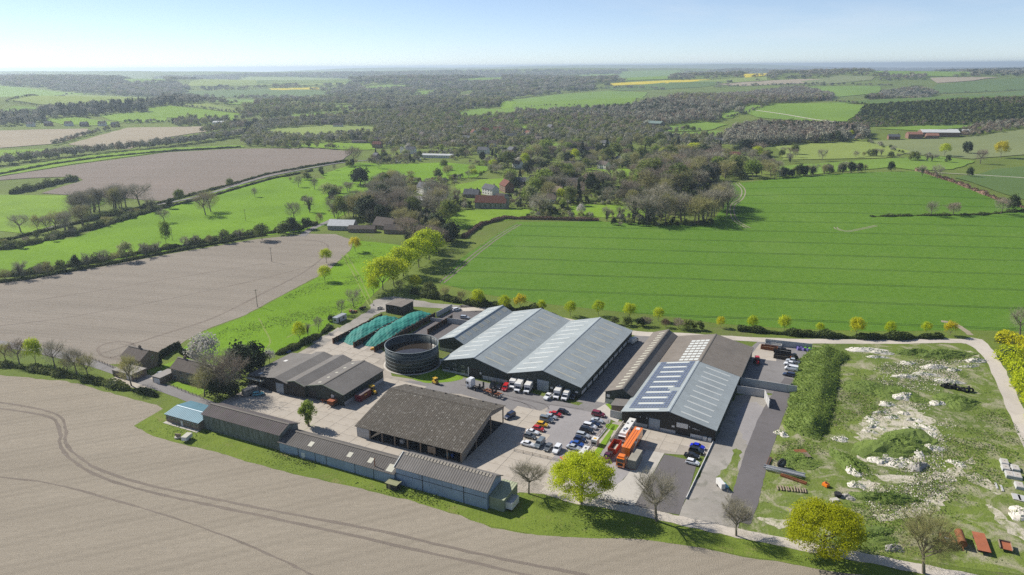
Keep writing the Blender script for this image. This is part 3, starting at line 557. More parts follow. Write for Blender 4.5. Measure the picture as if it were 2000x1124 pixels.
for i in range(2): B.panel('lamp', WHITEW, (-12, 0.6)[i], (-11.7, 0.9)[i], 3.5, 3.8, 'front', 0.14)
for i in range(10): B.panel('bay_panel', WHITEW, 38.2 + i * 6.05, 38.2 + i * 6.05 + 4.6, 0.9, 2.1, 'right', 0.1); B.panel('bay_post', CLAD_GY, 43.2 + i * 6.05, 43.5 + i * 6.05, 0, 4.1, 'right', 0.2)
MB().box(B.x0 - 0.5, B.x0 + 0.5, B.y0 - 0.35, B.y1 + 0.3, 4.28, 4.44).build('valley_gutter', BLACK, B.root)
C = Shed('grey_shed', 'smallest grey-green shed behind the round tank', 'shed', -60.2, -48.4, 54.5, 98.5, 4.6, 4.6, -53, 6.9, CLAD_G, ROOF_L, side=CLAD_GY, ridge=RIDGE, group='grey-green modern sheds')
ys = [y + d for y in frange(C.y0, C.y1, 8) for d in (-0.75, 0.75)]
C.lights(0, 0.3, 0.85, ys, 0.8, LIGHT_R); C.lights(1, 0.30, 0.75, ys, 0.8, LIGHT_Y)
C.panel('wall_panel', PANELC, -60.0, -48.6, 0, 1.3, 'front', 0.05)
# sheds on the right: narrow brown one, solar-roofed one and its old rear part
D = Shed('brown_shed', 'long narrow brown roofed shed with small yellow rooflights', 'shed', 17.4, 26.9, 37.5, 100.5, 4.3, 4.3, 23.4, 6.4, CLAD_G, ROOF_F, side=CLAD_GY, ridge=RIDGE_D)
D.lights(0, 0.50, 0.88, frange(D.y0 + 1, D.y1 - 2, 20), 0.95, LIGHT_Y); D.panel('wall_panel', PANELC, 17.6, 26.6, 0, 1.6, 'front', 0.05); D.panel('sign', WHITEW, 17.9, 19.0, 2.3, 3.4, 'front', 0.09)
E_ = Shed('solar_shed', 'grey-green shed with blue solar panels on its roof', 'shed', 27.0, 57.0, 26.0, 70.0, 3.95, 3.95, 42.2, 7.3, CLAD_D, ROOF_L, side=CLAD_GY, ridge=RIDGE)
E_.panel('sliding_door', SHUT, 36.0, 39.6, 0, 3.7, 'front', 0.09); E_.panel('wall_panel', PANELC, 39.8, 44.7, 0, 1.0, 'front', 0.05)
E_.panel('doorway', DARKIN, 44.9, 48.5, 0, 2.6, 'front', 0.05); E_.panel('roller_shutter', WHITEW, 44.9, 48.5, 2.5, 4.1, 'front', 0.09)  # open doorway drawn as a dark slab: the shade within is its colour
E_.panel('wall_panel', WHITEW, 49.4, 53.2, 0, 1.1, 'front', 0.05); E_.panel('wall_panel', PANELC, 30.0, 35.6, 0, 1.1, 'front', 0.05); E_.panel('air_unit', WHITEW, 53.4, 54.6, 0, 1.3, 'front', 0.7, depth=0.7); E_.panel('air_unit', WHITEW, 54.9, 56.0, 0, 1.2, 'front', 0.7, depth=0.7)
bd = E_.panel('sign', BLACK, 49.6, 52.7, 2.7, 3.4, 'front', 0.08); E_.panel('lettering', WHITEW, 49.8, 51.2, 3.05, 3.2, 'front', 0.1, bd, 0.03); E_.panel('lettering', WHITEW, 50.6, 52.2, 2.85, 2.95, 'front', 0.1, bd, 0.03)
E_.panel('sign', WHITEW, 43.4, 44.3, 2.1, 2.7, 'front', 0.08)
for u in (35.2, 48.9, 33.0): E_.panel('lamp', WHITEW, u, u + 0.25, 3.2, 3.6, 'front', 0.15)
E_.lights(1, 0.18, 0.78, frange(E_.y0 + 0.5, E_.y1 - 0.5, 10), 0.8, LIGHT_R)
SOLAR = NT('solar_cell_blue', 0.12, 0.6); SOLAR.col(SOLAR.mix(SOLAR.noise(0.4, 3), (0.11, 0.135, 0.19), (0.16, 0.185, 0.25))); SOLAR = SOLAR.mat
def solar(shed):
    p, q = shed.L; wdt = 13; t0, t1 = 0.10, 0.93; pw = (t1 - t0) / wdt; y = shed.y0 + 3.0; strips = []
    fr = plain('panel_frame', (0.55, 0.57, 0.6), 0.4, 0.3)
    def row(yc, cols, h):
        f = MB()
        for c in cols:
            a = t0 + c * pw + pw * 0.09; b = t0 + (c + 1) * pw - pw * 0.09
            P = [slope_pt(p, q, t, o) for t, o in ((a, shed.thick + 0.06), (b, shed.thick + 0.06), (b, shed.thick + 0.11), (a, shed.thick + 0.11))]
            f.prism(P, yc - h / 2, yc + h / 2)
        o = f.build('solar_panel_row', SOLAR, shed.slopes[0]); o['kind'] = 'stuff'
    k = 0
    while y < shed.y1 - 2.0:
        if k == 3:
            row(y, list(range(0, 10)), 1.35); row(y + 1.55, list(range(0, 9)), 1.35)
        else:
            row(y, range(13), 1.22); row(y + 1.55, range(13), 1.22)
        row(y + 3.1, [0, 1, 11, 12], 1.35); strips.append(y + 3.1); y += 4.66; k += 1
    shed.lights(0, t0 + 2.4 * pw, t0 + 10.6 * pw, strips + [shed.y0 + 1.2], 0.95, LIGHT_R)
solar(E_)
E2 = Shed('old_rear_shed', 'brown fibre cement rear part of the solar shed with white framed rooflights', 'shed', 27.3, 57.3, 70.4, 101.0, 3.95, 3.95, 42.6, 7.25, CLAD_G, ROOF_F, side=CLAD_GY, ridge=RIDGE_D)
for c in range(4): E2.lights(0, 0.48 + c * 0.118, 0.58 + c * 0.118, [E2.y0 + 2.2 + i * 3.0 for i in range(8)], 1.9, LIGHT_R)
MB().box(E2.x1 + 0.1, E2.x1 + 0.4, E2.y0, E2.y1, 3.7, 3.9).build('gutter', PANELC, E2.root)
# low lean-to at the solar shed's left corner
lt = Shed('lean_to', 'small grey felt roofed lean-to at the corner of the narrow shed', 'lean-to', 21.6, 26.7, 31.5, 37.2, 2.6, 3.2, 26.6, 3.25, BRICK, ROOF_S)
# open barn
BN = Shed('open_barn', 'wide open-sided barn with a mossy speckled roof', 'barn', -46, -7.8, -18.6, 9.4, 3.7, 6.1, 0.5, 8.4, CLAD_D, ROOF_M, along='a', oh=0.4, ridge=None, walls=False)
me = MB().box(-0.16, 0.16, -0.16, 0.16, 0, 1).mesh('post', WOODP)
for x, z in ((BN.x0 + 0.2, 3.6), (BN.x0 + 9.5, 5.9), (BN.rx, 8.2), (BN.x1 - 0.2, 6.0)):
    for i in range(9):
        o = obj('post', me, BN.root, (x, BN.y0 + 0.3 + i * (BN.y1 - BN.y0 - 0.6) / 8, 0)); o.scale = (1, 1, z)
for i in range(9):
    y = BN.y0 + 0.3 + i * (BN.y1 - BN.y0 - 0.6) / 8
    m = MB(); m.tube((BN.x0, y, 3.65), (BN.rx, y, 8.25), 0.12, n=4); m.tube((BN.x1, y, 6.0), (BN.rx, y, 8.25), 0.12, n=4); m.build('rafter', WOODP, BN.root)
BN.panel('wall_board', PANELC, -45.9, -41.2, 0, 3.4, 'front', 0.02); BN.panel('wall_board', WOODP, -19.6, -16.8, 0.9, 3.0, 'front', 0.0)
m = MB(); m.prism([(BN.x0 + 0.1, 0.05), (BN.rx, 6.6), (BN.x1 - 0.1, 5.2), (BN.x1 - 0.1, 6.0), (BN.rx, 8.2), (BN.x0 + 0.1, 3.6)], BN.y0 - 0.02, BN.y0 + 0.12); m.build('gable_boarding', ribbed('grey_gable_sheet', (0.23, 0.21, 0.185), 0.6, 0, (0.14, 0.13, 0.11), 0.5), BN.root)
BN.panel('end_wall', CLAD_D, -18.3, 9.0, 0, 3.5, 'left', 0.0); BN.panel('rear_wall', CLAD_D, -45.8, -7.9, 0, 0.1, 'front', 0.0)
m = MB(); m.box(BN.x1 - 0.2, BN.x1 - 0.05, BN.y0 + 9, BN.y1 - 0.2, 0, 5.6); m.build('rear_wall', CLAD_D, BN.root)
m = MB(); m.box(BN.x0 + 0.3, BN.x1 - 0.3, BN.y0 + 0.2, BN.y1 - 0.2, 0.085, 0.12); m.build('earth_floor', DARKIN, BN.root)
ridge_me = MB().prism([(-0.5, -0.14), (0, 0.1), (0.5, -0.14), (0.5, -0.08), (0, 0.17), (-0.5, -0.08)], -1.2, 1.2).mesh('ridge_tile', ROOF_M)
for i in range(15): obj('ridge_tile', ridge_me, BN.root, (BN.rx, BN.y0 + 1.2 + i * 2.56, 8.5 + (i % 2) * 0.04))
cowl = MB().box(-0.3, 0.3, -0.22, 0.22, 0, 0.45, 0, 0.08).mesh('roof_cowl', ROOF_D)
for i in range(8): obj('roof_cowl', cowl, BN.root, (BN.x1 - 1.0, BN.y0 + 2.5 + i * 4.75, 6.42))
# row of low sheds along the front
L1 = Shed('tall_low_shed', 'algae-stained grey shed with a purplish corrugated roof', 'shed', -94, -61.6, -35.8, -27.6, 5.4, 5.4, -31.7, 7.1, CLAD_A, ROOF_P, along='a', side=CLAD_A, ridge=RIDGE_D)
L2 = Shed('long_blue_shed', 'low middle blue-grey shed with patched dark roof', 'shed', -61.3, -19.4, -36.4, -28.0, 3.4, 3.4, -31.6, 5.2, CLAD_B, ROOF_D, along='a', side=CLAD_B, ridge=RIDGE_D)
L2.lights(0, 0.25, 0.6, [L2.ya(a) for a in (-50.4, -36.0, -28.6)], 1.5, LIGHT_Y); L2.lights(0, 0.05, 0.55, [L2.ya(-21.2)], 2.2, LIGHT_Y)
for u in (-54.0, -47.6, -43.4, -33, -26.4): L2.panel('cladding_seam', BLACK, u, u + 0.16, 0, 3.3, 'front', 0.05)
L2.panel('door', WHITEW, -52.8, -51.4, 0, 2.0, 'front', 0.06); MB().tube((L2.x0 + 0.6, L2.ya(-26.2), 3.3), (L2.x0 + 0.6, L2.ya(-26.2), 6.3), 0.13, n=8).build('flue_pipe', RUST, L2.root)
L3 = Shed('long_blue_shed', 'taller blue-grey shed with scalloped ridge tiles at the lane end', 'shed', -19.0, 9.7, -35.8, -27.5, 5.4, 5.6, -31.2, 7.6, CLAD_B, ROOF_S, along='a', side=CLAD_B)
sc_me = MB().prism([(-0.85, -0.42), (0, 0.0), (0.4, -0.12), (0.4, 0.05), (0, 0.22), (-0.85, -0.2)], -0.32, 0.32).mesh('ridge_tile', plain('pale_ridge_tile', (0.30, 0.27, 0.22), 0.9))
for i in range(27): obj('ridge_tile', sc_me, L3.root, (L3.rx, L3.y0 + 1.0 + i * 1.02, 7.66))
for u in (-10.4, 2.6): L3.panel('downpipe', BLACK, u, u + 0.14, 0, 5.3, 'front', 0.1)
L3.panel('cladding_band', BLACK, -18.8, 9.5, 3.35, 3.5, 'front', 0.03)
MB().prism([(L3.x0 - 0.35, 5.45), (L3.rx, 7.78), (L3.rx, 7.95), (L3.x0 - 0.45, 5.6)], L3.y1 + 0.3, L3.y1 + 0.5).build('barge_board', LIGHT_R, L3.root)
for s_, nm in ((L1, 'barge_board'), (L3, 'barge_board')): MB().prism([(s_.x0 - 0.4, s_.e0 - 0.15), (s_.rx, s_.rz + 0.02), (s_.x1 + 0.4, s_.e1 - 0.15), (s_.x1 + 0.4, s_.e1 + 0.12), (s_.rx, s_.rz + 0.28), (s_.x0 - 0.4, s_.e0 + 0.12)], s_.y0 - 0.5, s_.y0 - 0.36).build(nm, RIDGE_D, s_.root)
lean = Shed('sage_lean_to', 'sage green lean-to on the end of the blue shed', 'lean-to', 9.9, 14.2, -34.9, -26.6, 3.5, 3.9, -26.9, 3.95, CLAD_SAGE, ribbed('sage_roof', (0.33, 0.36, 0.24), 0.8, 1, (0.2, 0.22, 0.12), 0.5), along='a', side=CLAD_SAGE, oh=0.15)
def boxthing(name, label, cat, a, b, w, l, z0, z1, mat, rz=0.0, group=None, parts=None):
    x, y, _ = f2w(a, b); r = empty(name, (x, y, 0.08), FROT + rz); tag(r, label, cat, group)
    MB().box(-w / 2, w / 2, -l / 2, l / 2, z0, z1).build('body', mat, r)
    for nm, m, bx in parts or (): MB().box(*bx).build(nm, m, r)
    return r
boxthing('cold_store_box', 'white refrigerated box body behind the sage lean-to', 'box body', 15.1, -31.8, 2.1, 4.2, 0.5, 2.4, WHITEW, parts=(('roof_panel', GALV, (-1.0, 1.0, -2.05, 2.05, 2.4, 2.46)), ('skid', BLACK, (-0.8, -0.6, -2, 2, 0, 0.5)), ('skid', BLACK, (0.6, 0.8, -2, 2, 0, 0.5))))
boxthing('field_hut', 'small mossy roofed hut against the blue sheds', 'hut', -18.6, -37.9, 3.4, 2.0, 0, 1.7, CLAD_D, parts=(('roof', ribbed('mossy_hut_roof', (0.27, 0.27, 0.15), 0.5, 1, (0.15, 0.18, 0.07), 0.6), (-1.95, 1.95, -1.3, 1.3, 1.7, 1.84)), ('door', WOODP, (-1.2, -0.3, -1.06, -0.99, 0, 1.5))))
OF = Shed('blue_roof_office', 'single storey office with a bright blue roof', 'office', -109.5, -94.4, -37.5, -27.3, 2.8, 2.8, -32.6, 3.7, BRICK, ROOF_B, along='a', side=BRICK, oh=0.3)
OF.lights(0, 0.93, 1.0, [0], 15.0, plain('pale_blue_strip', (0.50, 0.62, 0.66), 0.5), 'translucent_strip', 0.12)
for i in range(8): OF.window(-108.6 + i * 1.75 + (0.9 if i > 3 else 0), 1.2, 0.9, 0.95, 'front', 2)
OF.panel('door', WHITEW, -102.6, -101.7, 0, 2.0, 'front', 0.08)
MB().box(-1.3, 0.0, -7.8, 7.8, 0.03, 0.16).build('paved_strip', CONCG, OF.root, (OF.x0, 0, 0))
# three old workshops joined side by side
W1 = Shed('old_workshop', 'grey roofed old workshop with a pale sliding door', 'workshop', -96.2, -87.15, -4.8, 21.6, 5.0, 4.5, -92.6, 5.7, CLAD_D, ROOF_S, side=CLAD_GY, group='old workshops')
W1.panel('sliding_door', SHUT, -92.4, -88.9, 0, 3.9, 'front', 0.08)
W0 = Shed('workshop_lean_to', 'flat felted lean-to beside the trees with two white rooflights', 'lean-to', -106.6, -96.4, -4.0, 19.0, 3.7, 4.85, -96.6, 4.9, CLAD_D, ROOF_S, side=CLAD_GY)
W0.lights(0, 0.35, 0.5, [W0.y0 + 2.2, W0.y0 + 15.2], 1.6, WHITEW); MB().box(W0.x0 + 0.4, W0.x1 - 2, W0.y0 - 1.8, W0.y0 - 0.4, 3.2, 3.35).build('canopy', LIGHT_Y, W0.root)
W2 = Shed('old_workshop', 'middle narrow workshop with pale green barge boards', 'workshop', -87.0, -79.2, -4.6, 21.6, 5.2, 4.9, -83.3, 6.1, CLAD_D, ROOF_S, side=CLAD_GY, group='old workshops')
W3 = Shed('old_workshop', 'dark green workshop with a wide grey roof beside the red container', 'workshop', -79.0, -63.1, -3.4, 19.6, 4.7, 4.4, -71.7, 6.5, CLAD_G, ROOF_S, side=CLAD_GY, ridge=RIDGE_D, group='old workshops')
W3.lights(0, 0.45, 0.62, frange(W3.y0, W3.y1, 5), 0.9, LIGHT_Y); W3.panel('doorway', DARKIN, -78.6, -75.2, 0, 3.2, 'front', 0.05); W3.panel('window', WHITEW, -68.5, -67.3, 2.2, 3.4, 'front', 0.06); W3.panel('shutter', CLAD_GY, -70.6, -69.2, 1.6, 3.2, 'front', 0.07); W3.panel('wall_base', PANELC, -3.2, 19.4, 0, 1.4, 'right', 0.05)  # the doorway slab carries the workshop's inside shade as dark colour
MB().prism([(W2.x0 - 0.3, 5.15), (W2.rx, 6.15), (W2.x1 + 0.3, 4.85), (W2.x1 + 0.3, 5.1), (W2.rx, 6.4), (W2.x0 - 0.3, 5.4)], W2.y0 - 0.5, W2.y0 - 0.36).build('barge_board', CLAD_SAGE, W2.root)
MB().prism([(W3.x0 - 0.3, 4.6), (W3.rx, 6.5), (W3.x1 + 0.3, 4.3), (W3.x1 + 0.3, 4.5), (W3.rx, 6.75), (W3.x0 - 0.3, 4.85)], W3.y0 - 0.5, W3.y0 - 0.36).build('barge_board', CLAD_SAGE, W3.root)

# round slurry tank
def tank():
    x, y, _ = f2w(-62.3, 37.9); r = empty('slurry_tank', (x, y, 0)); tag(r, 'round dark green steel slurry tank with pale hoops', 'tank')
    R_, H_, n = 10.4, 8.4, 64; t = [2 * math.pi * i / n for i in range(n)]
    def ring(r0, z0, r1, z1):
        V = [(r0 * math.cos(a), r0 * math.sin(a), z0) for a in t] + [(r1 * math.cos(a), r1 * math.sin(a), z1) for a in t]
        return V, [(i, (i + 1) % n, n + (i + 1) % n, n + i) for i in range(n)]
    def shell(nm, mat, prof, smooth=True):
        V = [(q * math.cos(a), q * math.sin(a), z) for q, z in prof for a in t]; k = len(prof)
        F = [(j * n + i, j * n + (i + 1) % n, ((j + 1) % k) * n + (i + 1) % n, ((j + 1) % k) * n + i) for j in range(k) for i in range(n)]
        return obj(nm, npmesh(nm, V, F, mat, False), r)
    w = shell('tank_wall', STEELG, [(R_, 0), (R_, H_), (R_ - 0.12, H_), (R_ - 0.12, 0.05)])
    for z in (1.3, 2.75, 4.2, 5.65, 7.0): shell('hoop', STEELP, [(R_ + 0.01, z), (R_ + 0.1, z), (R_ + 0.1, z + 0.16), (R_ + 0.01, z + 0.16)])
    shell('rim', STEELP, [(R_ - 0.18, H_ - 0.02), (R_ + 0.14, H_ - 0.02), (R_ + 0.14, H_ + 0.18), (R_ - 0.18, H_ + 0.18)])
    st = MB().box(R_ - 0.22, R_ - 0.13, -0.06, 0.06, 5.6, H_).mesh('stiffener', STEELP)
    for i in range(28): obj('stiffener', st, r, (0, 0, 0), 2 * math.pi * i / 28)
    V = [((R_ - 0.14) * math.cos(a), (R_ - 0.14) * math.sin(a), 5.4) for a in t]
    me = bpy.data.meshes.new('slurry'); me.from_pydata(V, [], [tuple(range(n))]); me.materials.append(WATERD); obj('slurry_surface', me, r)
    shell('footing', CONCG, [(R_ - 0.1, 0.0), (R_ + 0.9, 0.0), (R_ + 0.9, 0.18), (R_ - 0.1, 0.18)])
tank()

# silage clamps: sleeper walls with netted heaps
SLEEP = hard('tarred_sleeper', (0.055, 0.045, 0.036), 0.7, 0.3, (0.09, 0.07, 0.05), 0.5, 0.3)
def clamp_wall(label, a, b0, b1, h=2.4):
    x, y, _ = f2w(a, (b0 + b1) / 2); r = empty('clamp_wall', (x, y, 0), FROT); tag(r, label, 'wall', 'silage clamp walls'); L = b1 - b0; n = int(L / 2.6)
    pm = MB().box(-0.11, 0.11, -L / n / 2 + 0.03, L / n / 2 - 0.03, 0, h).mesh('wall_panel', SLEEP); km = MB().box(-0.2, 0.2, -0.12, 0.12, 0, h + 0.15).mesh('post', RUST)
    for i in range(n): obj('wall_panel', pm, r, (0, -L / 2 + L / n * (i + 0.5), 0))
    for i in range(n + 1): obj('post', km, r, (0, -L / 2 + L / n * i, 0))
clamp_wall('clamp wall left of both teal heaps', -104.7, 41.5, 76.5); clamp_wall('clamp wall between the two teal heaps', -93.8, 41.5, 77.5); clamp_wall('clamp wall between the right teal heap and the tank', -83.1, 41.2, 88.3); clamp_wall('separate short clamp wall in front of the rear yard', -74.2, 68, 88.8)
def heap(label, a0, a1, b0, b1, zmax, seed):
    r2 = np.random.RandomState(seed); na, nb = 28, 70; x, y, _ = f2w((a0 + a1) / 2, (b0 + b1) / 2); W_, L_ = a1 - a0, b1 - b0
    V = []; ph = r2.rand(6) * 6
    for j in range(nb + 1):
        for i in range(na + 1):
            s = i / na; t = j / nb; px = (s - 0.5) * W_; py = (t - 0.5) * L_
            z = zmax * (0.62 + 0.38 * math.sin(math.pi * s) ** 0.8) * min(1.0, (t / 0.34) ** 0.8) * (1.0 if t < 0.9 else 1 - (t - 0.9) * 3)
            z += 0.22 * math.sin(px * 1.1 + ph[0] + t * 5) * math.sin(t * 19 + ph[1]) * min(1, t * 5) + 0.08 * math.sin(px * 3 + py * 2.1) + r2.rand() * 0.09
            V.append((px + 0.7 * math.sin(t * 9 + ph[2]) * (s > 0.5) * 0.1, py - (0.8 * math.sin(s * 7 + ph[3])) * (1 - t) * 0.9, max(0.12, z)))
    F = [(j * (na + 1) + i, j * (na + 1) + i + 1, (j + 1) * (na + 1) + i + 1, (j + 1) * (na + 1) + i) for j in range(nb) for i in range(na)]
    r = empty('silage_heap', (x, y, 0), FROT); tag(r, label, 'silage heap', 'netted silage heaps'); obj('net_cover', npmesh('net_cover', V, F, NET, True), r)
    bag = MB().box(-0.32, 0.32, -0.16, 0.16, 0, 0.22, 0, 0.06).mesh('weight_bag', plain('sand_bag', (0.5, 0.48, 0.42), 0.9))
    for k in range(14): 
        o = obj('weight_bag', bag, r, ((0.5 - 0.035) * W_ * (1 if k % 2 else -1), -L_ * 0.26 + k * L_ * 0.05, zmax * 0.66), r2.rand() * 3); 
heap('left teal netted silage heap in the clamp', -104.3, -94.1, 44, 76, 3.0, 3); heap('right taller teal netted silage heap in the clamp', -93.3, -83.5, 46, 87, 3.6, 5)
boxthing('orange_sack', 'orange sack lying at the mouth of the right clamp', 'sack', -85.3, 43.4, 2.2, 1.6, 0, 0.6, plain('orange_sack', (0.62, 0.32, 0.05), 0.7), 0.4, parts=(('fold', plain('yellow_sack', (0.65, 0.42, 0.1), 0.7), (-0.7, 0.9, -0.5, 0.4, 0.6, 0.9)),))
DB = Shed('box_shed', 'dark timber box shed behind the teal clamps', 'shed', -108.0, -99.0, 84.3, 94.2, 4.0, 4.0, -103.5, 4.2, CLAD_D, ROOF_F, oh=0.15)
for u in (-107.9, -105.6, -103.4, -101.2, -99.2): DB.panel('stud', SLEEP, u, u + 0.25, 0, 3.9, 'front', 0.12)
boxthing('site_cabin', 'pale grey steel cabin beside the dirt track', 'cabin', -120.3, 65.4, 2.4, 7.0, 0.1, 2.6, PANELC, parts=(('roof', GALV, (-1.3, 1.3, -3.6, 3.6, 2.6, 2.72)), ('door', GLASS, (1.17, 1.23, -2.2, -1.4, 0.15, 2.1)), ('window', GLASS, (1.17, 1.23, 0.6, 2.0, 1.1, 1.9)), ('window', GLASS, (-0.6, 0.6, -3.53, -3.47, 1.1, 1.9))))
def wall_run(label, pts, h, mat, pl=3.0, name='panel_wall', post=PANELC):
    r = empty(name, (*f2w(*pts[0])[:2], 0)); tag(r, label, 'wall'); o0 = Vector(f2w(*pts[0])[:2])
    for p, q in zip(pts[:-1], pts[1:]):
        P_ = Vector(f2w(*p)[:2]); Q_ = Vector(f2w(*q)[:2]); d = Q_ - P_; n = max(1, round(d.length / pl)); ang = math.atan2(d.y, d.x); s = d.length / n
        pm = MB().box(0.05, s - 0.05, -0.09, 0.09, 0, h).mesh('wall_panel', mat); km = MB().box(-0.09, 0.09, -0.15, 0.15, 0, h + 0.05).mesh('post', post)
        for i in range(n): obj('wall_panel', pm, r, (*(P_ + d * (i / n) - o0), 0), ang)
        for i in range(n + 1): obj('post', km, r, (*(P_ + d * (i / n) - o0), 0), ang)
    return r
wall_run('grey panel wall closing the side yard', [(57.4, 72.2), (76.5, 72.8)], 3.0, PANELC)
wall_run('cranked white panel wall beside the dark drive', [(57.4, 64.5), (66.6, 65.0), (69.2, 57.0)], 3.0, PANELC)
wall_run('grey panel wall behind the open bulk bays', [(60.4, 116.6), (60.6, 117.2), (78.2, 119.3)], 2.6, PANELC)
wall_run('pale panel wall behind the silage clamps', [(-82.6, 88.8), (-82.0, 102)], 2.5, PANELC); wall_run('pale panel wall across the dark rear yard', [(-74, 84.2), (-62, 85)], 2.5, PANELC); wall_run('low pale wall joining the clamp to the rear yard', [(-82.6, 83.6), (-75, 84)], 1.6, PANELC)
wall_run('low white kerb wall along the dark tarmac pad', [(56.6, 25.6), (56.0, -8.5)], 0.55, WHITEW, 4.0)
wall_run('short grey wall panel beside the small square lawn', [(22.5, 28.0), (27.0, 28.0)], 2.6, PANELC, 4.5)
wall_run('grey wall panel alongside the motorhome', [(27.8, 25.0), (27.8, 12.0)], 1.2, CONCG, 6.5)

# two brick houses by the road
def house_near(label, a0, a1, b0, b1, e, rz, wins, chim, gable_win=False):
    s = Shed('brick_house', label, 'house', a0, a1, b0, b1, e, e, (b0 + b1) / 2, rz, BRICK, TILE, along='a', side=BRICK, oh=0.35, ridge=RIDGE_D)
    for u, z in wins: s.window(u, z, 1.5, 1.1)
    for c in chim: MB().box(s.rx - 0.35, s.rx + 0.35, s.ya(c) - 0.45, s.ya(c) + 0.45, rz - 0.4, rz + 1.2).box(s.rx - 0.15, s.rx + 0.15, s.ya(c) - 0.3, s.ya(c) + 0.3, rz + 1.2, rz + 1.5).build('chimney', BRICK, s.root)
    if gable_win: s.window((b0 + b1) / 2 + 1, 3.6, 1.3, 1.2, 'right')
    return s
H1 = house_near('detached brick house nearest the harrowed field', -163.5, -152.6, -13.4, -4.8, 4.8, 7.4, ((-160.5, 3.1), (-156, 3.1), (-160.5, 0.9)), (-157.5,), True)
H2 = house_near('pair of brick houses half hidden by bare trees', -136.0, -117.0, -13.2, -5.2, 4.8, 7.4, [(u, z) for u in (-134, -130.6, -127, -123.5, -120) for z in (0.9, 3.2)], (-132.5, -122.5))
for lab, a0, a1, b0, b1 in (('flat roofed brick garage beside the nearest house', -159.5, -148.6, -20.5, -14.2), ('flat roofed white fronted garage between the houses', -140.5, -136.3, -18.0, -11.0)):
    g = Shed('garage', lab, 'garage', a0, a1, b0, b1, 2.5, 2.6, b1 - 0.2, 2.65, BRICK, hard('roof_felt', (0.3, 0.28, 0.26)), along='a', side=BRICK, oh=0.15); g.panel('garage_door', WHITEW, a1 - 3.0 if a0 < -150 else a0 + 0.5, a1 - 0.4, 0, 2.1, 'front', 0.06)
sheet('garden', 'green garden lawn behind the nearest house', 'lawn', fl([(-152, -12), (-137, -12), (-132, 6), (-150, 8)]), G_LAWN, 6)
sheet('front_garden', 'bright front lawn of the paired houses', 'lawn', fl([(-136, -22.5), (-116, -21.5), (-116, -14), (-135, -14)]), G_LAWN, 6)
sheet('front_drive', 'sandy drive in front of the garages', 'drive', fl([(-159, -26), (-137, -24), (-137, -14), (-148, -14), (-158, -20.5)]), CONC, 6)
def post_fence(label, pts, step=2.2, h=1.1):
    r = empty('post_fence', (*pts[0], 0)); tag(r, label, 'fence'); pm = MB().box(-0.07, 0.07, -0.07, 0.07, 0, h).mesh('fence_post', WOODP)
    o0 = Vector(pts[0])
    for p, q in zip(pts[:-1], pts[1:]):
        P_ = Vector(p); d = Vector(q) - P_; n = max(1, round(d.length / step)); rail = MB()
        for i in range(n + 1): obj('fence_post', pm, r, (*(P_ + d * (i / n) - o0), 0))
        ang = math.atan2(d.y, d.x)
        for z in (0.45, 0.9): obj('rail', MB().box(0, d.length, -0.03, 0.03, z - 0.05, z + 0.05).mesh('rail', WOODP), r, (*(P_ - o0), 0), ang)
post_fence('low timber fence along the front lawn', [(-130.6, 245.1), (-124.4, 240.9), (-118.3, 236.5), (-109.4, 231.0)])
post_fence('timber fence left of the nearest house', [(-181.8, 274.9), (-172.4, 269.3), (-163.2, 263.9), (-154.6, 257.7)])


# ---------------------------------------------------------------- vehicles
TYRE = plain('tyre_rubber', (0.018, 0.018, 0.018), 0.9); RIM = plain('alloy_rim', (0.35, 0.35, 0.36), 0.35, 0.7)
LAMPW = plain('headlamp_glass', (0.75, 0.76, 0.75), 0.1, spec=0.7); LAMPR = plain('tail_lamp_red', (0.35, 0.02, 0.02), 0.2, spec=0.6)
CG = NT('car_glass', 0.05, 0.8); CG.col((0.012, 0.016, 0.02)); CG = CG.mat
PAINT = {k: paint('paint_' + k, c) for k, c in dict(white=(0.74, 0.75, 0.76), black=(0.012, 0.013, 0.015), red=(0.50, 0.018, 0.02), darkred=(0.20, 0.012, 0.03), yellow=(0.72, 0.42, 0.01), silver=(0.42, 0.45, 0.48), grey=(0.10, 0.11, 0.12),
         slate=(0.17, 0.20, 0.22), navy=(0.012, 0.022, 0.06), blue=(0.02, 0.08, 0.33), bright=(0.012, 0.03, 0.55), teal=(0.08, 0.32, 0.40), orange=(0.80, 0.20, 0.015), maroon=(0.09, 0.012, 0.03), skyblue=(0.12, 0.22, 0.40), green=(0.10, 0.50, 0.05), ptyellow=(0.62, 0.38, 0.02)).items()}
CACHE = {}
def cached(key, fn):
    if key not in CACHE: CACHE[key] = fn()
    return CACHE[key]
# kind: length, width, bonnet height, belt height, roof height, cabin base x0..x1 and roof x2..x3 (from the rear, metres)
CARS = dict(hatch=(4.1, 1.76, 0.92, 0.98, 1.48, 0.15, 2.95, 0.55, 2.30), saloon=(4.6, 1.8, 0.90, 0.95, 1.44, 0.75, 3.35, 1.30, 2.65), estate=(4.7, 1.82, 0.92, 0.97, 1.50, 0.12, 3.35, 0.45, 2.75),
            suv=(4.65, 1.9, 1.08, 1.14, 1.76, 0.10, 3.30, 0.40, 2.75), coupe=(4.4, 1.82, 0.86, 0.92, 1.34, 0.45, 3.0, 1.25, 2.3), pickup=(5.2, 1.9, 1.10, 1.14, 1.78, 1.75, 3.85, 2.0, 3.35), offroad=(4.5, 1.85, 1.18, 1.22, 1.95, 0.06, 3.05, 0.14, 2.8),
            van=(5.0, 1.95, 1.15, 1.3, 2.0, 0.06, 4.15, 0.12, 3.3), cabrio=(4.3, 1.8, 0.88, 0.93, 1.30, 1.0, 3.0, 1.35, 2.45))
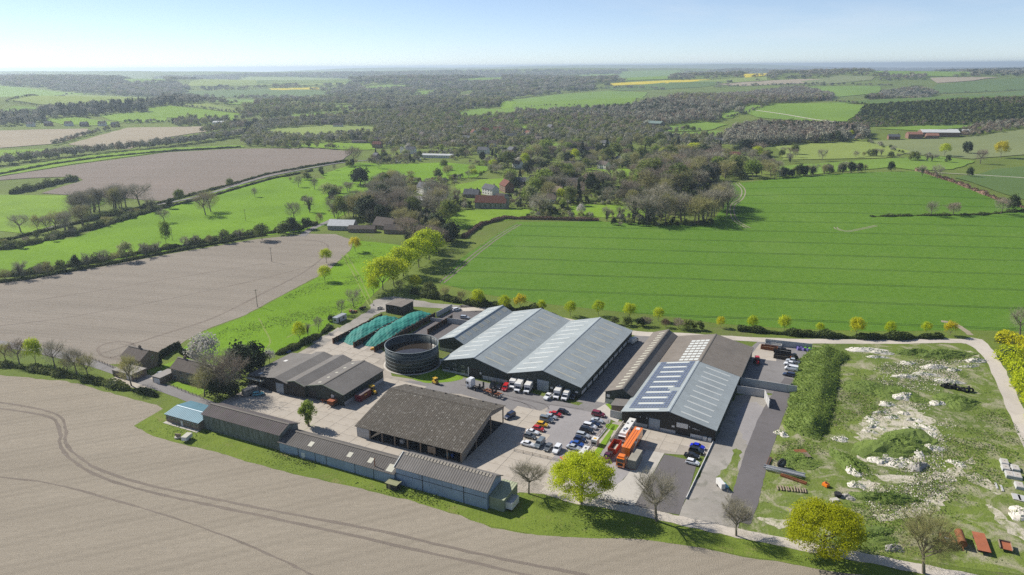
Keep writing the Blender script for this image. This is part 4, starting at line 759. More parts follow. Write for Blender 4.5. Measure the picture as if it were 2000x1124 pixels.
def car_meshes(kind, col):
    L, W, hb, hw, hr, c0, c1, r0, r1 = CARS[kind]; w = W / 2; wi = w * 0.80
    def body():
        m = MB(); st = [(0, 0.82, hb * 0.62), (0.10, 0.95, hb * 0.92), (0.7, 1.0, hw), (c1, 1.0, hw), (c1 + 0.3, 0.99, hb), (L - 0.45, 0.95, hb * 0.86), (L - 0.06, 0.86, hb * 0.62), (L, 0.80, hb * 0.48)]
        if kind == 'pickup': st = [(0, 0.96, hb * 0.95), (1.6, 1.0, hw), (c1, 1.0, hw), (c1 + 0.3, 0.99, hb), (L - 0.35, 0.96, hb * 0.93), (L, 0.86, hb * 0.6)]
        rings = []
        for x, k, z in st:
            rings.append([(x - L / 2, -w * k * 0.92, 0.28), (x - L / 2, -w * k, 0.5), (x - L / 2, -w * k, z * 0.8), (x - L / 2, -w * k * 0.9, z), (x - L / 2, w * k * 0.9, z), (x - L / 2, w * k, z * 0.8), (x - L / 2, w * k, 0.5), (x - L / 2, w * k * 0.92, 0.28)])
        for r in rings: m.v += r
        for i in range(len(rings) - 1):
            for j in range(8):
                k2 = (j + 1) % 8; m.f.append((8 * i + j, 8 * i + k2, 8 * i + 8 + k2, 8 * i + 8 + j)); m.m.append(0)
        m.f.append(tuple(range(8))[::-1]); m.f.append(tuple(range(8 * len(rings) - 8, 8 * len(rings)))); m.m += [0, 0]
        n = len(m.v); b = -L / 2
        m.v += [(b + c0, -w * 0.88, hw - 0.03), (b + c1, -w * 0.88, hw - 0.03), (b + c1, w * 0.88, hw - 0.03), (b + c0, w * 0.88, hw - 0.03), (b + r0, -wi, hr), (b + r1, -wi, hr), (b + r1, wi, hr), (b + r0, wi, hr)]
        for q in ((4, 5, 6, 7), (0, 1, 5, 4), (1, 2, 6, 5), (2, 3, 7, 6), (3, 0, 4, 7)): m.f.append(tuple(n + i for i in q)); m.m.append(0)
        if kind == 'pickup': m.box(b + 0.15, b + c0 - 0.1, -w * 0.8, w * 0.8, hw + 0.005, hw + 0.02, 1)
        me = m.mesh('body', [PAINT[col], BLACK]); return me
    b = -L / 2
    def quad(t0, t1, P, off):
        # P: four corners base-a, base-b, top-b, top-a
        Pv = [Vector(p) for p in P]; n = (Pv[1] - Pv[0]).cross(Pv[3] - Pv[0]).normalized() * off
        def at(s, t): return Pv[0].lerp(Pv[1], s).lerp(Pv[3].lerp(Pv[2], s), t)
        return [tuple(at(s, t) + n) for s, t in ((t0, 0.12), (t1, 0.12), (t1, 0.9), (t0, 0.9))]
    A0, A1, A2, A3 = (b + c0, -w * 0.88, hw - 0.03), (b + c1, -w * 0.88, hw - 0.03), (b + c1, w * 0.88, hw - 0.03), (b + c0, w * 0.88, hw - 0.03)
    T0, T1, T2, T3 = (b + r0, -wi, hr), (b + r1, -wi, hr), (b + r1, wi, hr), (b + r0, wi, hr)
    def glass(P, t0, t1): return MB().face(quad(t0, t1, P, 0.015)).mesh('window', CG)
    out = [('body', cached(('b', kind, col), body), None)]
    out.append(('windscreen', cached(('ws', kind), lambda: glass((A1, A2, T2, T1), 0.06, 0.94)), None))
    if kind != 'van': out.append(('rear_window', cached(('rw', kind), lambda: glass((A3, A0, T0, T3), 0.08, 0.92)), None))
    s0 = 0.06 if kind != 'van' else 0.74
    out.append(('side_window', cached(('s1', kind), lambda: glass((A0, A1, T1, T0), s0, 0.94)), None)); out.append(('side_window', cached(('s2', kind), lambda: glass((A2, A3, T3, T2), 1 - 0.94, 1 - s0)), None))
    wr = 0.33 if kind not in ('suv', 'pickup', 'offroad', 'van') else 0.38
    wm = cached(('wh', wr), lambda: wheel_mesh(wr, 0.22))
    for x in (b + L * 0.19, b + L * 0.81):
        for s in (-1, 1): out.append(('wheel', wm, (x, s * (w - 0.10), wr)))
    hl = cached(('hl',), lambda: MB().box(-0.10, 0.03, -0.2, 0.2, -0.08, 0.08).mesh('headlight', LAMPW)); tl = cached(('tl',), lambda: MB().box(-0.03, 0.08, -0.16, 0.16, -0.1, 0.1).mesh('tail_light', LAMPR))
    for s in (-1, 1): out.append(('headlight', hl, (b + L - 0.06, s * w * 0.62, hb * 0.63))); out.append(('tail_light', tl, (b + 0.05, s * w * 0.72, hb * 0.78)))
    return out
def wheel_mesh(r, t): return MB().tube((0, -t / 2, 0), (0, t / 2, 0), r, n=14).tube((0, -t / 2 - 0.01, 0), (0, t / 2 + 0.01, 0), r * 0.62, n=10, m=1).mesh('wheel', [TYRE, RIM])
def car(kind, col, a, b, head, label, group=None, cat='car', name='parked_car', z=0.1):
    """head in degrees in the farm grid: 0 faces along +a, -90 faces the camera side"""
    x, y, _ = f2w(a, b); r = empty(name, (x, y, z), FROT + R(head)); tag(r, label, cat, group)
    for nm, me, loc in car_meshes(kind, col): obj(nm, me, r, loc or (0, 0, 0))
    return r
CPK = 'cars in the gravel car park'
for kind, col, p, hd, lab in (
    ('hatch', 'black', (7.3, 23.7), 3, 'black hatchback at the top of the left car park row'), ('saloon', 'red', (5.5, 21.0), 4, 'bright red saloon beside the black hatchback'), ('hatch', 'silver', (5.0, 18.6), 2, 'silver car almost hidden behind the slate pickup'),
    ('offroad', 'slate', (4.5, 16.0), 0, 'tall slate off-roader with side windows in the left row'), ('hatch', 'yellow', (4.5, 12.5), 2, 'yellow hatchback in the car park'), ('hatch', 'red', (4.5, 9.4), 0, 'small red hatchback next to the yellow car'),
    ('coupe', 'white', (3.7, 6.7), 2, 'white coupe below the small red hatchback'), ('hatch', 'grey', (4.1, 3.8), -2, 'dark grey hatchback at the lower left of the car park'), ('saloon', 'white', (5.5, -0.9), 0, 'white saloon with black windows in the lowest left corner'),
    ('suv', 'darkred', (18.6, 27.0), 2, 'dark red off-roader at the top of the right row'), ('cabrio', 'silver', (19.7, 22.7), 2, 'silver convertible with a dark roof'), ('coupe', 'navy', (19.6, 20.1), 0, 'navy coupe between the convertible and the white crossover'),
    ('suv', 'white', (18.9, 17.8), 0, 'white crossover with black windows in the right row'), ('suv', 'black', (18.9, 14.9), 2, 'big black off-roader in the right row'), ('estate', 'silver', (18.9, 11.5), 0, 'silver estate car in the right row'),
    ('hatch', 'navy', (19.0, 8.7), 0, 'navy hatchback in the right row'), ('saloon', 'blue', (19.2, 5.6), 0, 'mid blue saloon near the bottom of the right row'), ('saloon', 'silver', (19.0, 3.1), -2, 'silver saloon at the bottom of the right row'),
    ('van', 'slate', (8.8, 0.7), -92, 'slate grey panel van parked nose to the fence'), ('hatch', 'grey', (12.0, -0.2), -90, 'dark grey small car between the van and the white crossover'), ('suv', 'white', (14.9, -0.1), -88, 'white crossover parked nose to the fence')):
    car(kind, col, *p, hd, lab, CPK)
car('suv', 'navy', *(-7.7, 13.4), -105, 'dark blue off-roader parked at the barn corner')
for kind, col, p, hd, lab in (('saloon', 'bright', (53.0, 19.8), -2, 'vivid blue saloon by the low white wall'), ('suv', 'black', (53.3, 16.9), -2, 'black estate between the vivid blue and black saloons'), ('saloon', 'black', (52.6, 13.7), 0, 'black saloon above the white hatchback'), ('hatch', 'white', (53.6, 10.0), -3, 'white hatchback on the dark tarmac pad')):
    car(kind, col, *p, hd, lab, 'cars by the low white wall')
for kind, col, p, hd, lab, cat in (('pickup', 'silver', (72.6, 101.7), 178, 'silver pickup at the top of the side yard row', 'pickup'), ('pickup', 'white', (72.2, 98.2), 178, 'white pickup in the side yard row', 'pickup'), ('van', 'white', (72.8, 93.7), 178, 'white panel van in the side yard row', 'van'), ('estate', 'navy', (72.6, 87.8), 178, 'navy estate car at the bottom of the side yard row', 'car')):
    car(kind, col, *p, hd, lab, 'vehicles in the side yard', cat, 'parked_' + cat)
car('pickup', 'black', *(-24.0, 32.7), -75, 'black pickup behind the skeletal lorry', None, 'pickup', 'parked_pickup'); car('hatch', 'black', *(-21.2, 32.6), -80, 'black hatchback between the pickup and red van'); car('van', 'red', *(-18.7, 32.3), -80, 'bright red small van beside the white box vans', None, 'van', 'parked_van').scale = (0.85, 0.95, 0.9)
car('pickup', 'white', *(-1.7, 32.4), -98, 'white pickup with an empty bed', None, 'pickup', 'parked_pickup'); car('hatch', 'black', *(6.4, 36.2), -92, 'black hatchback at the shed corner')
car('estate', 'white', *(-78.9, 101.0), 60, 'white estate car in the rear yard'); car('estate', 'silver', *(-69.5, 92.5), 10, 'silver car half hidden behind the smallest grey shed'); car('hatch', 'teal', *(-96.4, -9.7), 50, 'pale teal car near the bare trees')
car('saloon', 'silver', *(-143.3, -12.0), 80, 'silver car on the drive between the houses'); car('pickup', 'maroon', *(30.1, 2.4), -93, 'maroon pickup left of the orange lorry', None, 'pickup', 'parked_pickup')
boxw = paint('van_body_white', (0.70, 0.70, 0.68), 0.4, 0.2)
def cabfront(r, col, w, y0, h, bonnet, name='cab'):
    """cab with its nose at -y"""
    m = MB(); hw_ = w / 2
    prof = [(y0, 0.35), (y0 - bonnet * 0.15, 1.0), (y0 + bonnet * 0.0, 1.15), (y0 + bonnet * 0.75, h * 0.60), (y0 + bonnet * 1.45, h), (y0 + bonnet * 2.2, h), (y0 + bonnet * 2.2, 0.35)]
    V = [(-hw_, y, z) for y, z in prof] + [(hw_, y, z) for y, z in prof]; k = len(prof); m.v = V
    for i in range(k): m.f.append((i, (i + 1) % k, k + (i + 1) % k, k + i)); m.m.append(0)
    m.f.append(tuple(range(k))); m.f.append(tuple(range(2 * k - 1, k - 1, -1))); m.m += [0, 0]
    c = m.build(name, PAINT[col], r)
    a, b = prof[3], prof[4]; a1 = lerp(a, b, 0.08); b1 = lerp(a, b, 0.88); nrm = Vector((0, -(b[1] - a[1]), b[0] - a[0])).normalized() * 0.02
    MB().face([(-hw_ * 0.9, a1[0] + nrm.y, a1[1] + nrm.z), (hw_ * 0.9, a1[0] + nrm.y, a1[1] + nrm.z), (hw_ * 0.86, b1[0] + nrm.y, b1[1] + nrm.z), (-hw_ * 0.86, b1[0] + nrm.y, b1[1] + nrm.z)]).build('windscreen', CG, r)
    for s in (-1, 1):
        MB().box(s * hw_ - 0.01, s * hw_ + 0.012, y0 + bonnet * 1.1, y0 + bonnet * 1.95, h * 0.58, h * 0.86).build('side_window', CG, r); MB().box(s * hw_ * 0.75 - 0.2, s * hw_ * 0.75 + 0.2, y0 - 0.12, y0 + 0.05, 0.7, 0.9).build('headlight', LAMPW, r); MB().box(s * (hw_ + 0.16) - 0.1, s * (hw_ + 0.16) + 0.1, y0 + bonnet * 0.9, y0 + bonnet, h * 0.55, h * 0.72).build('mirror', BLACK, r)
    MB().box(-hw_ * 0.55, hw_ * 0.55, y0 - bonnet * 0.15 - 0.02, y0 + 0.1, 0.45, 0.95).build('grille', BLACK, r)
def wheels(r, ys, w, rad=0.38, name='wheel'):
    me = cached(('twh', rad), lambda: MB().tube((-0.14, 0, 0), (0.14, 0, 0), rad, n=14).tube((-0.15, 0, 0), (0.15, 0, 0), rad * 0.55, n=10, m=1).mesh('wheel', [TYRE, RIM]))
    for y in ys:
        for s in (-1, 1): obj(name, me, r, (s * (w / 2 - 0.12), y, rad))
def box_van(a, b, rz, label, blen=4.2, bh=3.1, bw=2.2, luton=True):
    x, y, _ = f2w(a, b); r = empty('box_van', (x, y, 0.1), FROT + R(rz)); tag(r, label, 'van', 'white vans by the roller door')
    cabfront(r, 'white', 1.95, -3.1, 2.1, 0.95)
    m = MB(); 
    if luton: m.prism([(-bw / 2, 0.7), (bw / 2, 0.7), (bw / 2, bh), (-bw / 2, bh)], -0.95, -0.95 + blen); m.prism([(-bw / 2, 2.12), (bw / 2, 2.12), (bw / 2, bh), (-bw / 2, bh)], -1.9, -0.95)
    else: m.prism([(-bw / 2, 0.4), (bw / 2, 0.4), (bw / 2, bh * 0.7), (bw * 0.43, bh), (-bw * 0.43, bh), (-bw / 2, bh * 0.7)], -1.2, -0.95 + blen)
    m.build('box_body', boxw, r); MB().box(-bw / 2 + 0.08, bw / 2 - 0.08, -0.9, -0.95 + blen - 0.06, bh, bh + 0.025).build('roof_panel', plain('grp_roof', (0.62, 0.61, 0.57), 0.6), r)
    MB().box(-bw / 2 + 0.1, bw / 2 - 0.1, -0.95 + blen, -0.95 + blen + 0.05, 0.75, bh - 0.1).build('rear_door', boxw, r); wheels(r, (-2.2, 1.9), 2.0); MB().box(-0.5, 0.5, -2.5, 3.0, 0.45, 0.7).build('chassis', BLACK, r)
box_van(*(-17.2, 35.9), 10, 'white box van beside the bright red van', 4.0, 2.9); box_van(*(-14.1, 34.2), 8, 'second white box van with a cab overhang'); box_van(*(-10.6, 34.7), 8, 'third white box van casting a long shadow')
box_van(*(0.8, 34.9), 6, 'tall white box van next to the white pickup'); box_van(*(3.9, 35.0), 4, 'white high roof van at the shed corner', 4.3, 2.5, 2.0, False)
box_van(*(9.9, 96.0), 170, 'white van parked at the far end of the long lane', 3.6, 2.3, 2.0, False)
def tractor_cab(r, col, w=2.5, h=3.6, y0=0.0, d=2.2):
    m = MB(); m.prism([(-w / 2, 0.9), (w / 2, 0.9), (w / 2, h - 0.6), (w / 2 - 0.12, h), (-w / 2 + 0.12, h), (-w / 2, h - 0.6)], y0, y0 + d); m.box(-w / 2, w / 2, y0 - 0.08, y0 + d * 0.7, 0.35, 0.95); m.build('cab', PAINT[col], r)
    MB().box(-w / 2 + 0.15, w / 2 - 0.15, y0 - 0.03, y0 + 0.02, 1.9, 2.9).build('windscreen', CG, r); MB().box(-w / 2 + 0.45, w / 2 - 0.45, y0 - 0.1, y0, 0.75, 1.6).build('grille', BLACK, r)
    MB().prism([(-w / 2 + 0.2, h), (w / 2 - 0.2, h), (w / 2 - 0.35, h + 0.45), (-w / 2 + 0.35, h + 0.45)], y0 + 0.55, y0 + d).build('air_deflector', PAINT[col], r)
    for s in (-1, 1):
        MB().box(s * w / 2 - 0.012, s * w / 2 + 0.012, y0 + 0.35, y0 + 1.2, 1.9, 2.8).build('side_window', CG, r); MB().box(s * w * 0.36 - 0.22, s * w * 0.36 + 0.22, y0 - 0.13, y0 - 0.02, 0.5, 0.72).build('headlight', LAMPW, r); MB().box(s * (w / 2 + 0.15) - 0.12, s * (w / 2 + 0.15) + 0.12, y0, y0 + 0.12, 2.0, 2.8).build('mirror', BLACK, r)
# orange articulated lorry
def orange_lorry():
    x, y, _ = f2w(35.1, -1.3); r = empty('orange_lorry', (x, y, 0.1), FROT); tag(r, 'orange articulated lorry with a white swirl on its trailer', 'lorry')
    tractor_cab(r, 'orange', 2.5, 3.1, 0.0, 2.2); tb = MB().box(-1.25, 1.25, 5.2, 19.0, 1.15, 4.0).build('trailer_body', PAINT['orange'], r)
    for xx in (-0.4, 0.35): MB().box(xx - 0.04, xx + 0.04, 5.3, 18.9, 4.0, 4.04).build('roof_seam', PAINT['darkred'], r)
    MB().box(-0.6, 0.6, 17.2, 18.6, 4.0, 4.05).build('roof_vent', WHITEW, r)
    n = 40; V = []; 
    for i in range(n):
        t = -2.4 + 4.6 * i / (n - 1)
        for q in (1.15, 1.15 - 0.42 * math.sin(math.pi * i / (n - 1)) - 0.03): V.append((1.262, 9.6 + q * 2.0 * math.cos(t), 2.6 + q * math.sin(t)))
    obj('trailer_emblem', npmesh('trailer_emblem', V, [(2 * i, 2 * i + 1, 2 * i + 3, 2 * i + 2) for i in range(n - 1)], WHITEW), r)
    V = []
    for i in range(n):
        t = i / (n - 1)
        for q in (0, 1): V.append((1.266, 8.2 + 8.5 * t, 1.5 + 1.9 * t * t + (0.75 * math.sin(math.pi * t) if q else 0)))
    obj('trailer_stripe', npmesh('trailer_stripe', V, [(2 * i, 2 * i + 1, 2 * i + 3, 2 * i + 2) for i in range(n - 1)], WHITEW), r)
    MB().box(-0.45, 0.45, 1.5, 18.6, 0.7, 1.15).build('chassis', BLACK, r); wheels(r, (1.2, 4.6, 14.6, 15.9, 17.2), 2.5, 0.5)
    MB().box(-1.25, 1.25, 19.0, 19.05, 1.2, 3.95).build('rear_door', WHITEW, r)
orange_lorry()
def skeletal_lorry():
    p = (-30.2, 27.9); q = (-16.5, 25.0); x, y, _ = f2w(*p); P_ = Vector(f2w(*p)[:2]); Q_ = Vector(f2w(*q)[:2]); d = Q_ - P_; r = empty('skeletal_lorry', (x, y, 0.1), math.atan2(d.y, d.x) - R(90)); tag(r, 'white lorry cab pulling an empty rusty skeletal trailer', 'lorry'); L = d.length
    tractor_cab(r, 'white', 2.5, 3.6, -1.6, 2.3); m = MB()
    for s in (-0.45, 0.45): m.box(s - 0.1, s + 0.1, 1.0, L, 0.95, 1.25)
    m.build('chassis', BLACK, r)
    fr = MB().box(-1.25, 1.25, -0.12, 0.12, 1.2, 1.42).mesh('cross_member', RUST)
    for i in range(6): obj('cross_member', fr, r, (0, L * 0.48 + i * L * 0.09, 0))
    for k in (0.34, 0.76): MB().box(-1.2, -0.9, L * k - 0.3, L * k + 0.3, 1.2, 3.4).box(0.9, 1.2, L * k - 0.3, L * k + 0.3, 1.2, 3.4).box(-1.2, 1.2, L * k - 0.2, L * k + 0.2, 1.2, 1.9).build('headboard_frame', BLACK, r)
    for s in (-0.75, 0.75): MB().box(s - 0.12, s + 0.12, L * 0.46, L, 1.3, 1.5).build('side_rail', RUSTR, r)
    wheels(r, (-0.6, 2.4, L * 0.62, L * 0.74, L * 0.86), 2.5, 0.5); MB().box(-1.2, 1.2, L - 0.2, L, 0.9, 1.5).build('rear_bumper', GALV, r)
skeletal_lorry()
def motorhome():
    x, y, _ = f2w(31.1, 13.0); r = empty('motorhome', (x, y, 0.1), FROT); tag(r, 'long cream motorhome with roof hatches beside the orange trailer', 'motorhome')
    MB().prism([(-1.2, 0.5), (1.2, 0.5), (1.2, 2.7), (1.05, 3.0), (-1.05, 3.0), (-1.2, 2.7)], 0.6, 11.6).build('body', paint('cream_coach', (0.72, 0.70, 0.65), 0.4, 0.3), r); MB().prism([(-1.15, 0.5), (1.15, 0.5), (1.15, 2.3), (-1.15, 2.3)], -0.2, 0.6).build('nose', PAINT['white'], r)
    MB().box(-1.05, 1.05, -0.24, -0.19, 1.35, 2.2).build('windscreen', CG, r)
    for i, (yy, xx) in enumerate(((2.2, 0), (4.4, 0.3), (7.6, -0.5), (9.4, 0.4))): MB().box(xx - 0.3, xx + 0.3, yy - 0.3, yy + 0.3, 3.0, 3.1).build('roof_hatch', BLACK, r)
    MB().box(-0.6, 0.6, 3.0, 4.0, 3.0, 3.05).build('solar_panel', SOLAR, r); MB().box(1.2, 1.215, 0.6, 11.0, 0.7, 1.2).build('stripe', PAINT['darkred'], r)
    for yy in (2.5, 5.5, 8.5): MB().box(1.2, 1.22, yy, yy + 1.4, 1.6, 2.3).build('side_window', CG, r)
    wheels(r, (1.2, 8.6), 2.3, 0.42)
motorhome()
def tipper():
    x, y, _ = f2w(30.4, 8.2); r = empty('skip_container', (x, y, 0.1), FROT); tag(r, 'open red roll-on skip beside the orange trailer', 'skip'); m = PAINT['orange']; RS = paint('skip_red', (0.42, 0.06, 0.02), 0.6, 0.0)
    for s in (-1.2, 1.2): MB().box(s - 0.06, s + 0.06, -3, 3, 0.2, 1.9).build('side_wall', RS, r)
    for s in (-3, 3): MB().box(-1.14, 1.14, s - 0.05, s + 0.05, 0.2, 1.9).build('end_wall', RS, r)
    MB().box(-1.14, 1.14, -2.95, 2.95, 0.2, 0.32).build('floor_plate', RUST, r); rib = MB().box(-0.05, 0.05, -0.06, 0.06, 0.2, 1.9).mesh('rib', RS)
    for i in range(7):
        for s in (-1.3, 1.3): obj('rib', rib, r, (s, -2.7 + i * 0.9, 0))
    MB().box(-0.5, 0.9, -1.8, 2.2, 0.35, 0.9, 0, 0.3).build('waste_load', LIGHT_Y, r)
tipper()
GBOX = plain('grey_container_paint', (0.155, 0.165, 0.155), 0.7)
boxthing('storage_box', 'grey storage container with a dirty flat roof', 'container', 38.3, 3.0, 2.5, 7.0, 0.15, 2.9, GBOX, parts=(('roof', hard('dirty_roof', (0.31, 0.29, 0.24), 0.5, 0.2), (-1.22, 1.22, -3.46, 3.46, 2.9, 2.94)), ('door', GBOX, (-1.15, 1.15, -3.56, -3.5, 0.3, 2.75)), ('plinth', RUSTR, (-1.25, 1.25, -3.52, 3.5, 0, 0.15))))
rc = boxthing('shipping_container', 'red shipping container beside the dark green workshop', 'container', *(-60.8, 4.3), 2.5, 6.1, 0.1, 2.6, ribbed('container_red', (0.17, 0.03, 0.025), 0.28, 1, (0.1, 0.03, 0.02), 0.4), 0.0, parts=(('door', PAINT['darkred'], (-1.2, 1.2, -3.11, -3.05, 0.2, 2.5)), ('lettering', PAINT['yellow'], (1.25, 1.265, -0.9, 0.7, 1.7, 1.95)), ('roof', plain('container_roof', (0.13, 0.10, 0.10), 0.7), (-1.2, 1.2, -3, 3, 2.6, 2.63))))
boxthing('livestock_trailer', 'grey box trailer parked under the bare trees', 'trailer', *(-99.7, -10.3), 2.2, 5.2, 0.5, 2.5, plain('trailer_grey', (0.24, 0.22, 0.19), 0.7), R(-10), parts=(('roof', plain('trailer_roof', (0.33, 0.30, 0.26), 0.7), (-1.1, 1.1, -2.6, 2.6, 2.5, 2.56)), ('wheel', TYRE, (-1.15, -0.95, -0.6, 0.6, 0, 0.6)), ('wheel', TYRE, (0.95, 1.15, -0.6, 0.6, 0, 0.6)), ('vent_slot', BLACK, (1.1, 1.12, -2.2, 2.2, 1.9, 2.1))))
def tractor(a, b, rz, col, label):
    x, y, _ = f2w(a, b); r = empty('tractor', (x, y, 0.1), FROT + R(rz)); tag(r, label, 'tractor')
    MB().prism([(-0.45, 0.7), (0.45, 0.7), (0.42, 1.5), (-0.42, 1.5)], -2.0, 0.2).build('bonnet', PAINT[col], r); MB().box(-0.75, 0.75, 0.2, 1.7, 0.9, 2.5, 0, 0.1).build('cab', CG, r); MB().box(-0.85, 0.85, 0.1, 1.8, 2.5, 2.68).build('cab_roof', PAINT[col], r)
    for s in (-1, 1):
        MB().tube((s * 0.85 - 0.22, 1.2, 0.85), (s * 0.85 + 0.22, 1.2, 0.85), 0.85, n=16).build('rear_wheel', TYRE, r); MB().tube((s * 0.75 - 0.16, -1.4, 0.55), (s * 0.75 + 0.16, -1.4, 0.55), 0.55, n=14).build('front_wheel', TYRE, r); MB().box(s * 0.85 - 0.28, s * 0.85 + 0.28, 0.5, 1.9, 1.72, 1.82).build('mudguard', PAINT[col], r)
    MB().tube((0.5, -0.5, 1.4), (0.5, -0.5, 2.6), 0.05, n=6).build('exhaust', BLACK, r)
tractor(*(60.1, 94.8), 15, 'red', 'red tractor in the shade of the rear shed'); tractor(*(-60.2, 9.2), 60, 'ptyellow', 'small yellow machine behind the red container')
def forklift(a, b, rz, label):
    x, y, _ = f2w(a, b); r = empty('forklift', (x, y, 0.1), FROT + R(rz)); tag(r, label, 'forklift'); Y = PAINT['ptyellow']
    MB().box(-0.7, 0.7, -1.0, 1.4, 0.35, 1.15, 0, 0.06).build('body', Y, r); MB().box(-0.75, 0.75, -0.7, 0.9, 2.15, 2.25).build('roof_guard', Y, r)
    for s in (-1, 1):
        for yy in (-0.6, 0.8): MB().tube((s * 0.65, yy, 1.1), (s * 0.65, yy * 0.9, 2.2), 0.05, n=5).build('guard_post', BLACK, r)
        MB().box(s * 0.35 - 0.06, s * 0.35 + 0.06, -1.2, -1.05, 0.1, 2.7).build('mast', BLACK, r); MB().box(s * 0.35 - 0.06, s * 0.35 + 0.06, -2.2, -1.2, 0.1, 0.16).build('fork', BLACK, r)
    wheels(r, (-0.6, 0.9), 1.5, 0.35); MB().box(-0.3, 0.3, -0.1, 0.4, 1.15, 1.6).build('seat', BLACK, r)
forklift(*(-44.2, 25.7), 70, 'yellow forklift below the round tank')


# ---------------------------------------------------------------- trees
BARK = hard('grey_bark', (0.19, 0.165, 0.125), 1.5, 0.25, (0.07, 0.06, 0.045), 0.5, 0.2)
TWIG = leafmat('bare_twig', (0.28, 0.26, 0.185), 0.25, 0.1, hue=(0.38, 0.345, 0.25))
TWIGR = leafmat('reddish_twig', (0.28, 0.23, 0.175), 0.25, 0.1, hue=(0.36, 0.29, 0.215))
BUD = leafmat('budding_twig', (0.32, 0.31, 0.13), 0.3, 0.25, hue=(0.40, 0.37, 0.16))
L_LIME = leafmat('lime_leaf', (0.43, 0.52, 0.02), 0.18, 0.45, hue=(0.53, 0.57, 0.03))
L_GOLD = leafmat('golden_leaf', (0.50, 0.53, 0.02), 0.18, 0.45, hue=(0.60, 0.55, 0.025))
L_ORANGE = leafmat('orange_leaf', (0.56, 0.50, 0.025), 0.2, 0.45, hue=(0.62, 0.52, 0.03))
L_GREEN = leafmat('mid_green_leaf', (0.13, 0.175, 0.045), 0.35, 0.35, hue=(0.22, 0.25, 0.06))
L_FRESH = leafmat('fresh_green_leaf', (0.21, 0.30, 0.05), 0.3, 0.4, hue=(0.30, 0.36, 0.07))
L_DARK = leafmat('evergreen_leaf', (0.034, 0.055, 0.022), 0.35, 0.15, hue=(0.06, 0.085, 0.03))
L_WILLOW = leafmat('willow_leaf', (0.32, 0.36, 0.16), 0.25, 0.4, hue=(0.38, 0.40, 0.15))
L_BLOSSOM = leafmat('white_blossom', (0.50, 0.475, 0.42), 0.15, 0.35, hue=(0.56, 0.53, 0.47))
L_WEED = leafmat('weed_leaf', (0.16, 0.255, 0.05), 0.35, 0.4, hue=(0.24, 0.32, 0.07))
L_HEDGE = leafmat('hedge_leaf', (0.10, 0.14, 0.04), 0.35, 0.3, hue=(0.17, 0.19, 0.06))
L_BROWN = leafmat('brown_hedge_twig', (0.20, 0.13, 0.09), 0.3, 0.0, hue=(0.24, 0.155, 0.11))
def quads(C, S, r, out=None, bias=0.0, asp=0.7, D=None):
    """one small leaf-clump quad at each centre"""
    n = len(C); N = r.normal(size=(n, 3))
    if out is not None: N = N * (1 - bias) + out * bias * 1.6
    N /= np.linalg.norm(N, axis=1, keepdims=True) + 1e-9
    A = D if D is not None else np.cross(N, r.normal(size=(n, 3)))
    A = A / (np.linalg.norm(A, axis=1, keepdims=True) + 1e-9); B_ = np.cross(N, A); B_ /= np.linalg.norm(B_, axis=1, keepdims=True) + 1e-9
    S = np.asarray(S).reshape(-1, 1) * np.ones((n, 1)); a = A * S * 0.5; b = B_ * S * 0.5 * asp
    V = np.stack([C - a - b * 0.6, C + a * 0.3 - b, C + a + b * 0.4, C - a * 0.2 + b], 1).reshape(-1, 3)
    return V, np.arange(4 * n).reshape(n, 4)
def leafy(seed, n, rx, ry, rz, zc, size, clumps=26, rcl=0.34, shape=None, hollow=0.5, hmin=None):
    r = np.random.RandomState(seed); d = r.normal(size=(clumps, 3)); d /= np.linalg.norm(d, axis=1, keepdims=True); d[:, 2] = np.where(d[:, 2] < -0.55, -d[:, 2], d[:, 2])
    rad = hollow + (0.86 - hollow) * r.rand(clumps, 1) ** 0.5
    cc = d * rad; k = r.randint(0, clumps, n); o = r.normal(size=(n, 3)); o /= np.linalg.norm(o, axis=1, keepdims=True); cr_ = rcl * (0.6 + 0.7 * r.rand(clumps))
    p = cc[k] + o * (r.rand(n, 1) ** 0.4) * cr_[k][:, None]
    if shape: p = shape(p, r)
    out = p / (np.linalg.norm(p, axis=1, keepdims=True) + 1e-6)
    C = p * np.array([rx, ry, rz]) + np.array([0, 0, zc])
    if hmin is not None: C[:, 2] = np.maximum(C[:, 2], hmin + 0.3 * r.rand(n))
    return quads(C, size * (0.6 + 0.8 * r.rand(n)), r, out, 0.45)
def cone(p, r):
    t = (p[:, 2] + 1) / 2; t = np.clip(t, 0, 1); q = p.copy(); m = np.hypot(p[:, 0], p[:, 1]) + 1e-6; f = (1.02 - t) * (0.75 + 0.35 * np.abs(np.sin(t * 16)))
    q[:, 0] = p[:, 0] / m * np.minimum(m, 1) ** 0.6 * f; q[:, 1] = p[:, 1] / m * np.minimum(m, 1) ** 0.6 * f; return q
